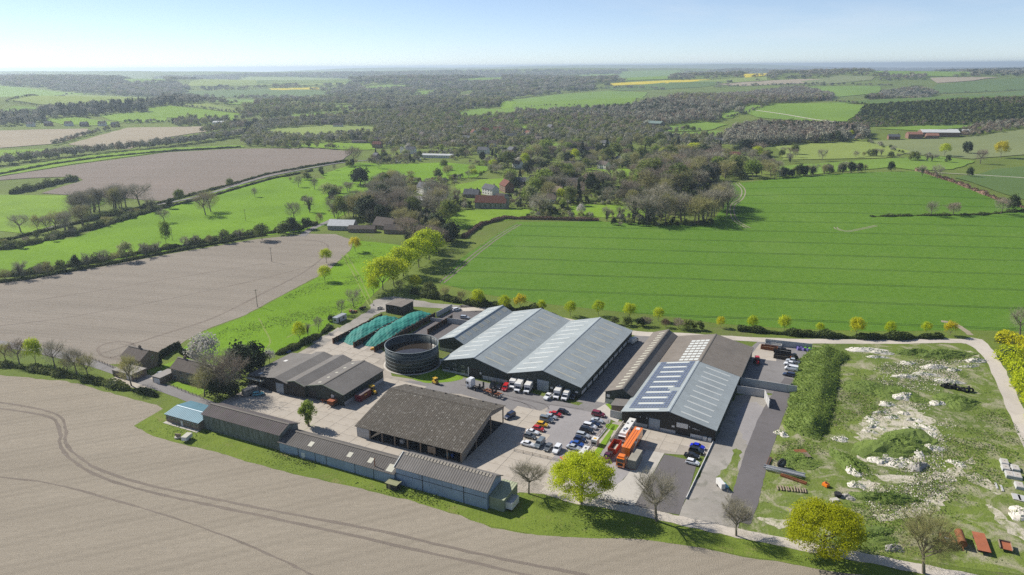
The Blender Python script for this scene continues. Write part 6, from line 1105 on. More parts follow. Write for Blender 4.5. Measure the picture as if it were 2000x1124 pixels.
# ---------------------------------------------------------------- far fields
FF = [('bright pasture on the far left hill top', G_LAWN, [(-2502, 3547), (-2227, 3419), (-1748, 3121), (-1855, 3031), (-1300, 1833)]), ('light pasture on the left hillside', G_PALE, [(-1197, 1779), (-1228, 1899), (-1859, 3109), (-1460, 2908), (-944, 1825), (-968, 1731), (-1010, 1680)]), ('small green field at the left edge below the hill', G_PASTURE, [(-1113, 1574), (-1136, 1696), (-1041, 1664), (-1035, 1589)]),
      ('sunlit strip field below the left conifers', G_LAWN, [(-966, 1515), (-921, 1562), (-781, 1478), (-796, 1430), (-888, 1450)]), ('green field sloping under the left wood', G_LAWN, [(-894, 1592), (-835, 1676), (-774, 1669), (-717, 1518), (-772, 1480), (-832, 1526)]), ('long sunny field right of the left wood', G_LAWN, [(-859, 1739), (-839, 1814), (-739, 1783), (-630, 1718), (-592, 1564), (-680, 1580), (-775, 1597)]), ('upper light strip field on the left slope', G_PALE, [(-826, 1856), (-804, 1944), (-644, 1810), (-638, 1741), (-744, 1794)]), ('small pasture near the left far copse', G_PASTURE, [(-1157, 2802), (-934, 2718), (-675, 1957), (-761, 1972)]),
      ('dark green crop field in the left distance', G_CROP, [(-1459, 3324), (-1228, 3448), (-968, 3539), (-807, 3324), (-702, 2766), (-855, 2832), (-1256, 2948)]), ('yellow flowering strip in the left distance', S_RAPE, [(-1146, 3526), (-957, 3687), (-911, 3556), (-1091, 3389)]), ('far small green field among left woods', G_PASTURE, [(-2105, 3977), (-3042, 6462), (-1721, 3757), (-1879, 3663)]), ('far pale fields on the left horizon', G_PALE, [(-1651, 3836), (-2386, 6735), (-1826, 6710), (-1360, 6459), (-844, 3869), (-1259, 3683), (-1546, 3585)]), ('far green strip below the left horizon', G_CROP, [(-1392, 4083), (-1720, 6317), (-888, 4144), (-862, 3959), (-1276, 3773)]),
      ('left tan ploughed field behind the cottages', S_TAN, [(-956, 1343), (-795, 1374), (-752, 1318), (-701, 1123), (-759, 1058)]), ('tan ploughed field right of the thorn hedge', S_TAN, [(-676, 1107), (-704, 1244), (-729, 1395), (-549, 1436), (-551, 1315), (-572, 1221), (-549, 1049), (-598, 1063)]), ('small green paddock at the left edge', G_LAWN, [(-745, 1038), (-670, 1047), (-618, 997), (-632, 953), (-680, 945)]), ('green strip above the brown ploughed field', G_LAWN, [(-599, 827), (-587, 883), (-561, 995), (-496, 1054), (-406, 1092), (-389, 1065), (-479, 1016), (-535, 891), (-563, 776)]),
      ('light green cricket field before the village', G_PALE, [(-441, 1378), (-365, 1460), (-265, 1415), (-233, 1264), (-296, 1213), (-366, 1190), (-444, 1274)]), ('long green paddock above the brown field', G_LAWN, [(-358, 1098), (-283, 1125), (-213, 1107), (-192, 1025), (-222, 1020), (-281, 1055)]), ('mown paddock with the parked motorhomes', G_MEADOW, [(-208, 782), (-187, 884), (-146, 863), (-80, 879), (-20, 834), (-37, 758), (-103, 723), (-139, 702), (-191, 745)]), ('sunny lawn behind the church', G_LAWN, [(-57, 705), (-31, 737), (1, 749), (-6.6, 671.6), (-46.6, 656.8)]), ('garden lawn below the church', G_LAWN, [(-54.0, 534.1), (-41.1, 573.7), (0.5, 580.4), (25.2, 570.5), (0.4, 535.8), (-18.8, 525.4), (-36.3, 501.7)]), ('garden lawn beside the tall bare belt', G_LAWN, [(52.0, 594.9), (114.4, 584.0), (109.1, 544.7), (71.2, 541.7), (44.5, 553.0)]), ('garden clearing among the village trees', G_LAWN, [(47, 1084), (103, 1108), (87, 1014), (43, 992)]), ('sunlit lawn behind the brown trees', G_LAWN, [(66, 729), (88, 814), (139, 809), (141, 755), (104, 723), (65.4, 695.2)]),
      ('green hillside pasture in the middle distance', G_PASTURE, [(5, 2548), (166, 2916), (422, 3174), (567, 3069), (325, 1935), (311, 1774), (158, 1719), (26, 1694), (-16, 1795)]), ('far green hill field near the middle', G_PASTURE, [(1103, 7570), (1807, 7933), (779, 3629), (571, 3647)]), ('far green downland field with yellow edge', G_PALE, [(824, 3497), (1252, 3631), (1189, 3444), (936, 3381)]), ('yellow rapeseed field on the far downs', S_RAPE, [(1157, 3728), (2604, 7562), (1295, 3719), (1124, 3579)]), ('yellow rapeseed strip along the far valley', S_RAPE, [(444, 3532), (742, 3568), (956, 3546), (841, 3471), (477, 3421)]), ('green field between the far rapeseed strips', G_CROP, [(396, 3334), (725, 3485), (1001, 3447), (864, 3278), (465, 3173)]), ('far tan field on the downs', S_TAN, [(931, 3362), (1343, 3476), (1439, 3448), (1337, 3280), (1011, 3243)]),
      ('pale downland fields beyond the wood', G_GREY, [(1302, 3366), (1575, 3573), (1699, 3475), (1616, 3348), (1328, 3202)]), ('far crop field on the right ridge', G_PASTURE, [(1813, 3768), (6745, 12587), (2159, 3488), (2002, 3381), (1779, 3493)]), ('green field cut into the right woods', G_PASTURE, [(1231, 3121), (1536, 3086), (1390, 2778), (1145, 2576), (1184, 2897)]), ('broad green field along the right ridge', G_CROP, [(742, 1720), (852, 1751), (1448, 2544), (2125, 2984), (1105, 1547), (921, 1559), (777, 1595)]), ('dark green field at the far right', G_CROP, [(1798, 3136), (2154, 3290), (2420, 3412), (2138, 3002), (1596, 2742), (1621, 2873)]), ('far tan stubble field on the right', S_TAN, [(1886, 3360), (2202, 3366), (2020, 3256), (1826, 3188)]),
      ('green field with a slanting white path', G_PASTURE, [(494, 1570), (626, 1762), (757, 1699), (748, 1557), (608, 1325), (532, 1355), (489, 1454)]), ('narrow pasture left of the slanting path', G_PASTURE, [(399, 1478), (572, 1746), (589, 1690), (478, 1552), (438, 1453)]), ('pasture strip below the scrub slope', G_PASTURE, [(606, 1215), (762, 1250), (819, 1257), (743, 1189), (652, 1174)]), ('thin grey green crop right of the red barn', G_GREY, [(527, 1067), (659, 1075), (848, 1173), (665, 911), (555, 868), (501, 929)]), ('light pasture left of the thin crop', G_PALE, [(372, 1019), (416, 1052), (520, 1068), (524, 948), (460, 886), (330, 875)]), ('green paddock behind the dark hedge trees', G_PASTURE, [(286, 802), (435, 873), (530, 900), (545, 846), (477, 777), (427, 756), (420, 795), (307, 714), (255, 684)]), ('dark green crop at the far right edge', G_CROP, [(426, 688), (531, 784), (604, 815), (422, 561), (417, 603)]), ('green clearing below the far middle hill', G_PASTURE, [(-317, 4074), (-206, 4473), (-56, 6747), (-50, 4203), (-210, 3966)]), ('little green field deep in the valley wood', G_PASTURE, [(-399, 3017), (-414, 3298), (-335, 3304), (-314, 3046)]), ('sloping green field right of the valley wood', G_PASTURE, [(-131, 1755), (-88, 1885), (3, 1815), (14, 1646), (-64, 1588), (-111, 1629)]), ('green corner field below the hill pasture', G_LAWN, [(-32, 2055), (-13, 2445), (20, 2267), (3, 1845), (-22, 1829)]), ('narrow green gap in the left valley wood', G_PASTURE, [(-467, 1926), (-485, 2074), (-440, 2062), (-412, 1901)]), ('pale brown slip of field in the valley', S_TAN, [(-214, 2780), (-201, 2996), (-146, 3047), (-151, 2814)]), ('far green field left of the dark wood', G_PASTURE, [(523, 6764), (786, 7044), (1009, 7083), (920, 6610), (399, 4378)]), ('green strip above the valley wood', G_PASTURE, [(-756, 3695), (-632, 3876), (-516, 3807), (-512, 3585), (-657, 3439)]), ('small clearing by the upper village', G_LAWN, [(2, 1360), (42, 1418), (60, 1372), (20, 1280)]), ('paddock behind the brick terraces', G_PASTURE, [(-521, 1713), (-477, 1817), (-397, 1798), (-393, 1672), (-468, 1608)]), ('pasture beside the green barn', G_PASTURE, [(267, 1327), (367, 1412), (397, 1344), (341, 1258), (264, 1247)]), ('green lawn strip in the right village edge', G_PASTURE, [(249, 1215), (352, 1248), (394, 1191), (323, 1142), (245, 1153)])]
for lab, m, p in FF: sheet('field', lab, 'field', p, m, None, clear=True)
sheet('scrub_slope', 'scrubby grass slope on the right hill', 'hillside', [(753, 1567), (921, 1559), (1095, 1532), (869, 1204), (728, 1221), (611, 1244), (589, 1282)], G_BANKGRASS, None)
ribbon('chalk_path', 'white chalk path slanting down the right hill field', 'path', [(532, 1603), (553, 1491), (569, 1377), (595, 1305)], 5.0, LANE, 20)
ribbon('chalk_path', 'pale track at the far right edge crop', 'path', [(437, 736), (466, 724), (518, 702)], 3.5, LANE, 20)

# ---------------------------------------------------------------- village and far farms
WALLS = dict(white=plain('white_render', (0.68, 0.66, 0.62), 0.8), brick=BRICK, red=hard('red_brick', (0.24, 0.145, 0.105), 0.8, 0.2, (0.17, 0.105, 0.08), 0.5, 0.1), flint=hard('flint_wall', (0.30, 0.285, 0.26), 0.8, 0.25, (0.18, 0.17, 0.15), 0.5, 0.1), pink=plain('pink_render', (0.58, 0.43, 0.36), 0.8), green=plain('pale_green_render', (0.45, 0.5, 0.42), 0.8))
ROOFS = dict(tile=TILE, red=hard('red_clay_tile', (0.165, 0.075, 0.055), 0.6, 0.2, (0.1, 0.05, 0.04), 0.5, 0.2), slate=hard('blue_slate', (0.115, 0.12, 0.13), 0.6, 0.2, (0.08, 0.08, 0.085), 0.5, 0.1), thatch=hard('brown_thatch', (0.21, 0.17, 0.125), 0.6, 0.2, (0.13, 0.10, 0.07), 0.5, 0.1), pale=hard('pale_sheet_roof', (0.52, 0.53, 0.52), 0.5, 0.15, (0.38, 0.38, 0.36), 0.4, 0), green=plain('green_sheet_roof', (0.16, 0.22, 0.19), 0.6), rust=hard('red_sheet_roof', (0.25, 0.125, 0.09), 0.5, 0.2, (0.18, 0.09, 0.07), 0.5, 0))
HOUSES = []
def house(p, L_, W_, e, rz, rot, wall, roof, label, chim=1, name='house', cat='house', wins=True, group='village houses'):
    x, y = p; z = h1(x, y); r = empty(name, (x, y, z), R(rot)); tag(r, label, cat, group); HOUSES.append((x, y, max(L_, W_) * 0.55 + 2))
    MB().prism([(-W_ / 2, -1.0), (W_ / 2, -1.0), (W_ / 2, e), (0, rz), (-W_ / 2, e)], -L_ / 2, L_ / 2).build('wall', WALLS[wall], r)
    m = MB()
    for s in (-1, 1):
        k = (rz - e) / (W_ / 2); xe = s * (W_ / 2 + 0.35); ze = e - 0.35 * k
        m.prism([(xe, ze + 0.03), (0, rz + 0.03), (0, rz + 0.25), (xe, ze + 0.25)], -L_ / 2 - 0.3, L_ / 2 + 0.3)
    rf = m.build('roof', ROOFS[roof], r)
    for c in range(chim): 
        yy = (-0.36, 0.36, 0)[c] * L_; MB().box(-0.35, 0.35, yy - 0.5, yy + 0.5, rz - 0.6, rz + 1.5).build('chimney', BRICK, rf)
    if wins:
        n = max(2, int(L_ / 3.2)); fr = cached(('hw',), lambda: MB().box(-0.06, 0.06, -0.6, 0.6, 0, 1.2).mesh('window', WHITEW)); pn = cached(('hp',), lambda: MB().box(-0.08, 0.08, -0.5, 0.5, 0.1, 1.1).mesh('pane', GLASS))
        for s in (-1, 1):
            for i in range(n):
                for zz in ((0.9, 3.3) if e > 4 else (0.9,)):
                    if zz + 1.3 < e: w_ = obj('window', fr, r, (s * W_ / 2, -L_ / 2 + L_ * (i + 0.5) / n, zz)); obj('pane', pn, w_)
    return r
V_ = 'village houses'
for a in (((-135, 979), 13, 7.5, 5.5, 9, 75, 'white', 'slate', 'white gabled house beside the parked motorhomes', 2), ((-149, 992), 8, 6, 5, 8, 10, 'white', 'slate', 'small white wing left of the white gabled house'), ((-94, 931), 42, 8, 3.2, 4.6, 78, 'white', 'pale', 'long low building with a pale flat roof', 0), ((-199, 1107), 18, 9, 6, 10, 85, 'red', 'tile', 'dark brick house with twin gables', 2), ((-193, 1051), 13, 9, 5.5, 9, 80, 'red', 'red', 'brick house in front of the twin gabled one'), ((-173, 930), 10, 7, 3, 6.5, 40, 'brick', 'slate', 'small dark roofed cottage by the road'), ((-232, 1115), 22, 6, 2.8, 4.4, 85, 'brick', 'tile', 'long low roof beside the paddock hedge', 0), ((-335, 1421), 18, 8, 3.5, 7, 85, 'white', 'tile', 'pavilion behind the cricket field', 1), ((-407, 1488), 26, 8, 5, 8.5, 86, 'red', 'tile', 'left brick terrace behind the cricket field', 2), ((-374, 1487), 20, 8, 5, 8.5, 86, 'red', 'tile', 'right brick terrace behind the cricket field', 2),
          ((-62, 1217), 13, 8, 6, 10.5, 20, 'white', 'red', 'white gabled house in the upper village', 2), ((-44, 1250), 14, 8, 6, 10.5, 80, 'red', 'red', 'tall chimneyed red house in the upper village', 2), ((-23, 1266), 15, 8, 6, 10.5, 70, 'brick', 'red', 'red roofed house right of the tall chimneys', 2), ((-69, 1137), 14, 8, 5, 8.5, 60, 'brick', 'slate', 'slate roofed house below the upper village', 1), ((-146, 1206), 12, 8, 5, 8, 40, 'white', 'tile', 'pale house among trees above the long roof', 1), ((-244, 1630), 16, 9, 6, 10, 60, 'red', 'tile', 'brick house deep in the woods', 2), ((-85, 1072), 12, 8, 5, 8.5, 20, 'brick', 'tile', 'brown roofed house between the poplars', 1), ((70, 1292), 15, 9, 6, 11, 25, 'red', 'slate', 'tall gabled house in the middle village', 2), ((98, 1253), 17, 9, 5.5, 9.5, 50, 'white', 'tile', 'half timbered house right of the tall gables', 2), ((119, 1233), 14, 8, 5, 8, 80, 'brick', 'tile', 'brown roofed house at the wood edge', 1), ((29, 1209), 12, 8, 5, 8.5, 30, 'red', 'red', 'red roofed house left of the tall gables', 1),
          ((31, 844), 16, 8, 5, 8.5, 60, 'pink', 'slate', 'pink walled house with slate roof', 2), ((8, 828), 12, 7, 5, 8, 40, 'white', 'tile', 'white cottage left of the pink house', 1), ((131, 866), 12, 8, 4, 7.5, 30, 'white', 'slate', 'white shed like house among brown trees', 0), ((167, 883), 10, 7, 5, 8, 10, 'red', 'red', 'little red brick house in the wood', 1), ((284, 917), 13, 8, 3, 6, 70, 'pink', 'red', 'low red roofed bungalow by the right wood', 0), ((309, 1072), 18, 8, 4, 7.5, 75, 'white', 'slate', 'white house with slate roof near the poplars', 1), ((323, 1536), 12, 8, 5, 8, 60, 'white', 'tile', 'white house at the foot of the dark wood', 1), ((518, 1109), 22, 9, 3.5, 6, 80, 'white', 'slate', 'pale bungalow near the right conifers', 0), ((570, 1085), 16, 8, 4, 7, 80, 'red', 'slate', 'slate roofed house left of the red barn', 1),
          ((-80.7, 658.5), 14, 8, 6, 10, 35, 'white', 'slate', 'white gabled villa behind the bare trees', 2), ((-75.5, 602.0), 14, 9, 4.5, 7, 80, 'green', 'pale', 'pale green walled house behind bare trees', 0), ((-35.2, 637.4), 14, 9, 3, 7, 75, 'brick', 'slate', 'slate hipped bungalow left of the church', 1), ((-19.0, 649.8), 15, 8, 5.5, 9, 40, 'white', 'slate', 'white fronted house behind the church', 1), ((-4.2, 665.6), 16, 9, 6, 10.5, 20, 'red', 'red', 'tall red roofed house above the church tower', 2), ((12, 701), 18, 9, 4, 7.5, 78, 'brick', 'slate', 'dark roofed long house right of the church', 1), ((35.7, 698.6), 15, 8, 4.5, 7.5, 82, 'white', 'red', 'white house with red roof behind the fresh tree', 1), ((58.0, 696.1), 16, 8, 4, 7, 85, 'white', 'slate', 'white low house behind the ivy tree', 0), ((40.2, 640.0), 14, 8, 4, 8.5, 50, 'flint', 'thatch', 'brown thatched cottage in the gardens', 1), ((32.0, 605.7), 12, 7, 3.5, 7.5, 78, 'white', 'thatch', 'thatched cottage with white windows', 1), ((58.4, 648.8), 16, 7, 3.5, 6.5, 80, 'flint', 'thatch', 'long thatched barn behind the garden', 0),
          ((-122.2, 509.5), 19, 11, 3.2, 6.5, 82, 'flint', 'pale', 'old barn with a blotchy white roof', 0), ((-106.0, 498.9), 19, 6, 2.6, 4.5, 84, 'brick', 'tile', 'low brown roofed stable joined to the white barn', 0), ((-90.5, 508.5), 17, 10, 3.2, 8, 60, 'brick', 'tile', 'dark tiled bungalow behind the great conifers', 1), ((-82.1, 494.9), 14, 8, 3, 6, 84, 'brick', 'tile', 'brown tiled wing of the bungalow', 0), ((-53.6, 514.2), 6, 5, 2.4, 3.6, 80, 'brick', 'slate', 'small garden shed by the hedge', 0), ((-9.3, 618.1), 8, 6, 3.4, 6.0, 70, 'flint', 'tile', 'small flint annexe right of the church', 0)):
    house(*a)
for i, (u, w_, r__) in enumerate((((-113, 1256), 'white', 'tile'), ((-92, 1310), 'brick', 'slate'), ((2, 1162), 'white', 'slate'), ((42, 1114), 'brick', 'tile'), ((-28, 1062), 'white', 'tile'), ((1, 971), 'brick', 'slate'), ((-37, 973), 'white', 'slate'), ((103, 964), 'brick', 'tile'), ((135, 1050), 'white', 'slate'), ((65, 815), 'brick', 'tile'), ((105, 812), 'white', 'tile'), ((217, 956), 'white', 'slate'), ((200, 800), 'brick', 'tile'), ((-160, 1501), 'white', 'slate'))):
    house(u, 13 + i % 4, 8, 5, 8.5, 20 + 37 * i % 90, w_, r__, '%s %s house among the village trees, from the left' % (('first', 'first', 'third', 'third', 'second', 'second', 'second', 'fifth', 'fourth', 'fourth', 'third', 'fifth', 'sixth', 'first')[i], 'white slate roofed' if (w_, r__) == ('white', 'slate') else 'white tile roofed' if w_ == 'white' else 'brown brick'), 1 + i % 2)
house((263, 1347), 34, 22, 6, 9.5, 55, 'brick', 'green', 'green steel barn standing in far pasture', 0, 'far_barn', 'barn', False, None); house((650, 1109), 52, 22, 6, 9.5, 80, 'red', 'pale', 'far white roofed barn with red gable', 0, 'far_barn', 'barn', False, None); house((604, 1092), 20, 14, 6, 9, 80, 'red', 'rust', 'open red fronted barn at the far farm', 0, 'far_barn', 'barn', False, None); house((628, 1087), 16, 12, 4, 7, 75, 'red', 'rust', 'small red roofed shed at the far farm', 0, 'far_barn', 'barn', False, None); house((689, 1126), 30, 14, 4.5, 7, 85, 'pink', 'pale', 'pinkish low shed behind the far red barn', 0, 'far_barn', 'barn', False, None); house((-585, 1481), 30, 12, 4, 6, 85, 'white', 'pale', 'white roofed barn at the edge of the left tan field', 0, 'far_barn', 'barn', False, None)
for i, (u, lab) in enumerate((((-926, 1415), 'leftmost cottage beside the left tan field'), ((-897, 1424), 'second cottage beside the left tan field'), ((-859, 1426), 'third cottage beside the left tan field'), ((-825, 1419), 'fourth cottage beside the left tan field'), ((-796, 1430), 'fifth cottage beside the left tan field'), ((-762, 1413), 'rightmost cottage beside the left tan field'))): house(u, 14, 8, 5, 8.5, 80 + i * 3, ('white', 'red', 'white', 'brick', 'white', 'red')[i], ('tile', 'slate')[i % 2], lab, 1, group='cottages beside the left tan field')
def church():
    x, y = (-16.5, 585.7); r = empty('church', (x, y, 0), R(78)); tag(r, 'flint church with a long dark red roof and bell turret', 'church'); HOUSES.append((x, y, 16))
    MB().prism([(-4.5, 0), (4.5, 0), (4.5, 5), (0, 10), (-4.5, 5)], -13, 13).build('wall', WALLS['flint'], r); rf = MB().prism([(-5, 4.7), (0, 10.05), (0, 10.35), (-5, 5.0)], -13.3, 13.3).prism([(5, 4.7), (0, 10.05), (0, 10.35), (5, 5.0)], -13.3, 13.3).build('roof', ROOFS['red'], r)
    MB().box(-1.6, 1.6, -14.5, -11.4, 0, 10.2).build('tower', WALLS['flint'], r); MB().box(-1.8, 1.8, -14.7, -11.2, 10.2, 12.0, 0, 1.2).build('tower_roof', ROOFS['slate'], r)
    b = MB().box(-0.4, 0.4, -0.45, 0.45, 0, 4).mesh('buttress', WALLS['flint']); g = MB().box(-0.05, 0.05, -0.5, 0.5, 0, 2.4).mesh('window', GLASS)
    for s in (-1, 1):
        for i in range(6): obj('buttress', b, r, (s * 4.8, -11 + i * 4.4, 0))
        for i in range(5): obj('window', g, r, (s * 4.52, -8.8 + i * 4.4, 1.6))
church()

# ---------------------------------------------------------------- single trees and belts in the middle distance
def free(x, y, fields=True):
    if any((x - hx) ** 2 + (y - hy) ** 2 < hr * hr or (x - hx) ** 2 + (y - hy + hr * 1.5) ** 2 < hr * hr for hx, hy, hr in HOUSES): return False
    return not (fields and any(inside((x, y), p) for p in CLEAR))
def pick(w):
    t = rng.random() * sum(w.values())
    for k, v in w.items():
        t -= v
        if t <= 0: return k
    return k
LOOK = dict(bare_tree='bare grey-brown tree', reddish_tree='reddish bare tree', budding_tree='budding olive tree', poplar_tree='slim upright bare tree', leafing_tree='leafing green tree', fresh_tree='fresh green tree', evergreen_tree='dark evergreen tree', conifer_tree='dark pointed conifer', willow_tree='pale green willow', blossom_tree='white blossom tree', golden_tree='yellow leafed tree', amber_tree='amber leafed tree', ivy_tree='ivy clad tree', bush='green bush', twiggy_bush='twiggy bush')
SET = {}
def ordinal(i):
    tens = ('', '', 'twentieth', 'thirtieth', 'fortieth', 'fiftieth'); t2 = ('', '', 'twenty', 'thirty', 'forty', 'fifty'); lo = ('', 'first', 'second', 'third', 'fourth', 'fifth', 'sixth', 'seventh', 'eighth', 'ninth', 'tenth', 'eleventh', 'twelfth', 'thirteenth', 'fourteenth', 'fifteenth', 'sixteenth', 'seventeenth', 'eighteenth', 'nineteenth')
    return lo[i] if i < 20 else (tens[i // 10] if i % 10 == 0 else t2[i // 10] + '-' + lo[i % 10])
def name_rows():
    for (look, where), ts in SET.items():
        ts.sort(key=lambda o: o.location.x / o.location.y)
        for i, o in enumerate(ts): o['label'] = '%s %s from the left %s' % (ordinal(i + 1), look, where) if len(ts) > 1 else 'only %s %s' % (look, where); o['group'] = '%s %s' % (look, where)
def belt(pts, n, kinds, h, where, spread=5.0, fields=False):
    P_ = np.array(pts, float); seg = np.linalg.norm(np.diff(P_, axis=0), axis=1); cum = np.concatenate([[0], np.cumsum(seg)])
    for i in range(n):
        t = cum[-1] * (i + rng.uniform(0.1, 0.9)) / n; x = np.interp(t, cum, P_[:, 0]) + rng.gauss(0, spread * 0.5); y = np.interp(t, cum, P_[:, 1]) + rng.gauss(0, spread * 0.5)
        if free(x, y, fields): k = pick(kinds); SET.setdefault((LOOK[k], where), []).append(tree(k, (x, y), rng.uniform(*h), LOOK[k] + ' ' + where, None, rng.uniform(0.7, 1.35), cat='bush' if 'bush' in k else 'tree'))
def area(poly, n, kinds, h, where, fields=True):
    P_ = np.array(poly); lo = P_.min(0); hi = P_.max(0); c = 0; tries = 0; pts = []
    while c < n and tries < n * 40:
        tries += 1; x = rng.uniform(lo[0], hi[0]); y = rng.uniform(lo[1], hi[1])
        if inside((x, y), poly) and free(x, y, fields) and all((x - a) ** 2 + (y - b) ** 2 > 30 for a, b in pts):
            pts.append((x, y)); c += 1; k = pick(kinds); SET.setdefault((LOOK[k], where), []).append(tree(k, (x, y), rng.uniform(*h) * (0.45 if 'bush' in k else 1), LOOK[k] + ' ' + where, None, rng.uniform(0.75, 1.5), cat='bush' if 'bush' in k else 'tree'))
BR = dict(bare_tree=5, reddish_tree=1.5, budding_tree=3, ivy_tree=1.5, leafing_tree=1.2, evergreen_tree=1.3); MIXV = dict(bare_tree=3, reddish_tree=1, budding_tree=3, leafing_tree=2.6, fresh_tree=1.2, evergreen_tree=1.8, conifer_tree=0.8, willow_tree=0.9, golden_tree=0.45, blossom_tree=0.2, bush=1.5, twiggy_bush=1)
belt([(-343.1, 557.6), (-338.3, 578.2), (-329.4, 593.2), (-322.5, 606.8)], 18, dict(poplar_tree=3, bare_tree=4, ivy_tree=1.5), (17, 23), 'in the tall row left of the meadow', 8)
belt([(-348.4, 503.3), (-333.5, 502.8), (-323.6, 510.9), (-320.4, 528.3)], 9, dict(bare_tree=4, budding_tree=2, ivy_tree=1), (13, 19), 'at the lower end of the tall left row', 10)
belt([(-334.4, 450.7), (-326.7, 464.3), (-320.5, 481.8), (-314.0, 507.2), (-305.9, 537.0), (-307.3, 566.5), (-297.8, 598.9)], 26, dict(bush=3, twiggy_bush=3, budding_tree=1), (3.5, 6), 'under the tall row left of the meadow', 12)
for p, h, k, lab in (((-243.2, 562.2), 20, 'reddish_tree', 'reddish tree standing alone in the meadow'), ((-245.0, 577.0), 19, 'budding_tree', 'budding tree behind the lone meadow tree'), ((-292.3, 576.5), 13, 'ivy_tree', 'ivy clad tree on the meadow road'), ((-288.9, 619.9), 12, 'leafing_tree', 'leafing tree on the road above the meadow'), ((-285.0, 591.6), 8, 'evergreen_tree', 'small dark evergreen by the meadow road'), ((-276, 702), 9, 'leafing_tree', 'leafing tree by the upper meadow road'), ((-232.5, 645.8), 9, 'bare_tree', 'small bare tree in the upper meadow'), ((-263.5, 535.6), 12, 'bare_tree', 'thin bare tree in the middle of the meadow'), ((-208, 699), 12, 'bare_tree', 'bare tree at the top of the meadow'), ((-189, 686), 12, 'bare_tree', 'bare tree near the meadow fence'), ((-165.7, 538.0), 16, 'bare_tree', 'bare tree above the river hedge end'), ((-163.1, 571.9), 15, 'ivy_tree', 'gnarled tree near the river hedge end'), ((-189, 865), 24, 'reddish_tree', 'spreading tree at the brown field corner'), ((-152, 828), 11, 'bare_tree', 'thin tree in the motorhome paddock'), ((-128, 696), 14, 'bare_tree', 'bare tree at the paddock fence'), ((-126, 749), 9, 'ivy_tree', 'round crowned small tree in the paddock'), ((-76, 815), 12, 'leafing_tree', 'leafing tree beside the long low building'), ((-46.2, 519.2), 20, 'leafing_tree', 'big leafing tree in the church meadow'), ((-85.7, 675.8), 11, 'conifer_tree', 'dark column conifer by the white villa'), ((54.5, 552.4), 9, 'blossom_tree', 'pale pink blossom tree in the garden'), ((42.2, 577.9), 8, 'fresh_tree', 'round clipped fresh tree in the garden'), ((15.6, 597.5), 17, 'fresh_tree', 'fresh green conical tree near the thatched cottage'), ((19.0, 570.8), 10, 'blossom_tree', 'greyish blossom tree by the garden hedge'), ((46.0, 644.8), 20, 'ivy_tree', 'tall ivy tree in the village gardens'), ((93.6, 542.1), 18, 'bare_tree', 'pale dead trunk tree in the lawn'), ((71.5, 528.7), 12, 'ivy_tree', 'ivy tree at the hedge end'), ((81.0, 528.1), 12, 'ivy_tree', 'reddish ivy tree at the hedge end'), ((313.8, 527.7), 12, 'bare_tree', 'bare tree at the crop hedge in the wheat'), ((332.1, 530.2), 10, 'twiggy_bush', 'brown bush beside the wheat hedge tree'), ((369.6, 532.9), 14, 'bare_tree', 'thin bare tree in the wheat hedge'), ((385.0, 542.6), 12, 'evergreen_tree', 'dark round tree at the wheat hedge end'), ((452, 707), 9, 'evergreen_tree', 'dark round tree on the right field hedge'), ((401, 674), 15, 'bare_tree', 'bushy bare tree at the top of the wheat'), ((397, 693), 12, 'ivy_tree', 'ivy tree at the top of the wheat'), ((394, 745), 10, 'evergreen_tree', 'dark tree left of the wheat corner'), ((539, 899), 16, 'golden_tree', 'bright yellow tree in the right hedge'), ((596, 879), 20, 'amber_tree', 'big yellow tree at the right farm'), ((539, 828), 18, 'reddish_tree', 'round reddish tree beside the big yellow one'), ((581, 921), 16, 'evergreen_tree', 'dark tree between the two yellow ones'), ((373, 867), 15, 'bare_tree', 'bare tree in the light pasture'), ((516, 1109), 12, 'golden_tree', 'small yellow tree by the pale bungalow')):
    tree(k, p, h, lab)
hedge('hedge along the country road below the brown field', [(-349.6, 467.9), (-333.7, 521.6), (-313.8, 579.4), (-294, 662), (-281, 715), (-268, 785), (-240, 850), (-204, 905)], 2.4, 1.8, L_HEDGE, 16, 0.9, 41, vary=0.3); hedge('second roadside hedge nearer the meadow', [(-290.1, 600.9), (-275.5, 639.6), (-266, 690), (-252, 754), (-225, 815)], 2.2, 1.8, L_HEDGE, 16, 0.9, 42, vary=0.3); hedge('hedge cutting into the brown ploughed field', [(-470, 669), (-465, 692), (-465, 723), (-458, 757)], 6, 5, L_HEDGE, 22, 1.3, 43, vary=0.5); hedge('hedge at the top of the brown ploughed field', [(-571, 787), (-562, 882), (-536, 950), (-479, 1016), (-396, 1065)], 3, 2, L_HEDGE, 10, 1.2, 44, vary=0.3); hedge('scrubby hedge between wheat and the right crop', [(427, 756), (407, 676), (399, 615), (395.5, 569.7), (401.8, 543.0)], 4, 2.4, L_BROWN, 18, 0.9, 45, vary=0.6); hedge('weedy strip hedge reaching into the wheat', [(268.4, 527.1), (299.6, 528.4), (326.7, 528.8), (354.2, 529.8), (393.8, 542.8)], 3, 1.2, L_HEDGE, 18, 0.8, 46, vary=0.8)
belt([(250, 685), (279, 696), (316, 713), (362, 735)], 24, dict(evergreen_tree=3, ivy_tree=3, bush=2, poplar_tree=1), (8, 12), 'in the dark hedge row above the wheat', 4)
belt([(92.5, 516.9), (109.9, 519.3), (129.3, 521.5), (147.0, 523.7), (170.2, 580.1)], 26, dict(bare_tree=5, ivy_tree=2, budding_tree=3, reddish_tree=0.5), (17, 24), 'in the belt at the wheat corner', 9)
belt([(72.0, 517.9), (93.5, 511.6), (119.3, 510.2), (145.3, 510.3)], 16, dict(bush=3, evergreen_tree=1, twiggy_bush=1), (3, 5), 'under the belt at the wheat corner', 4)
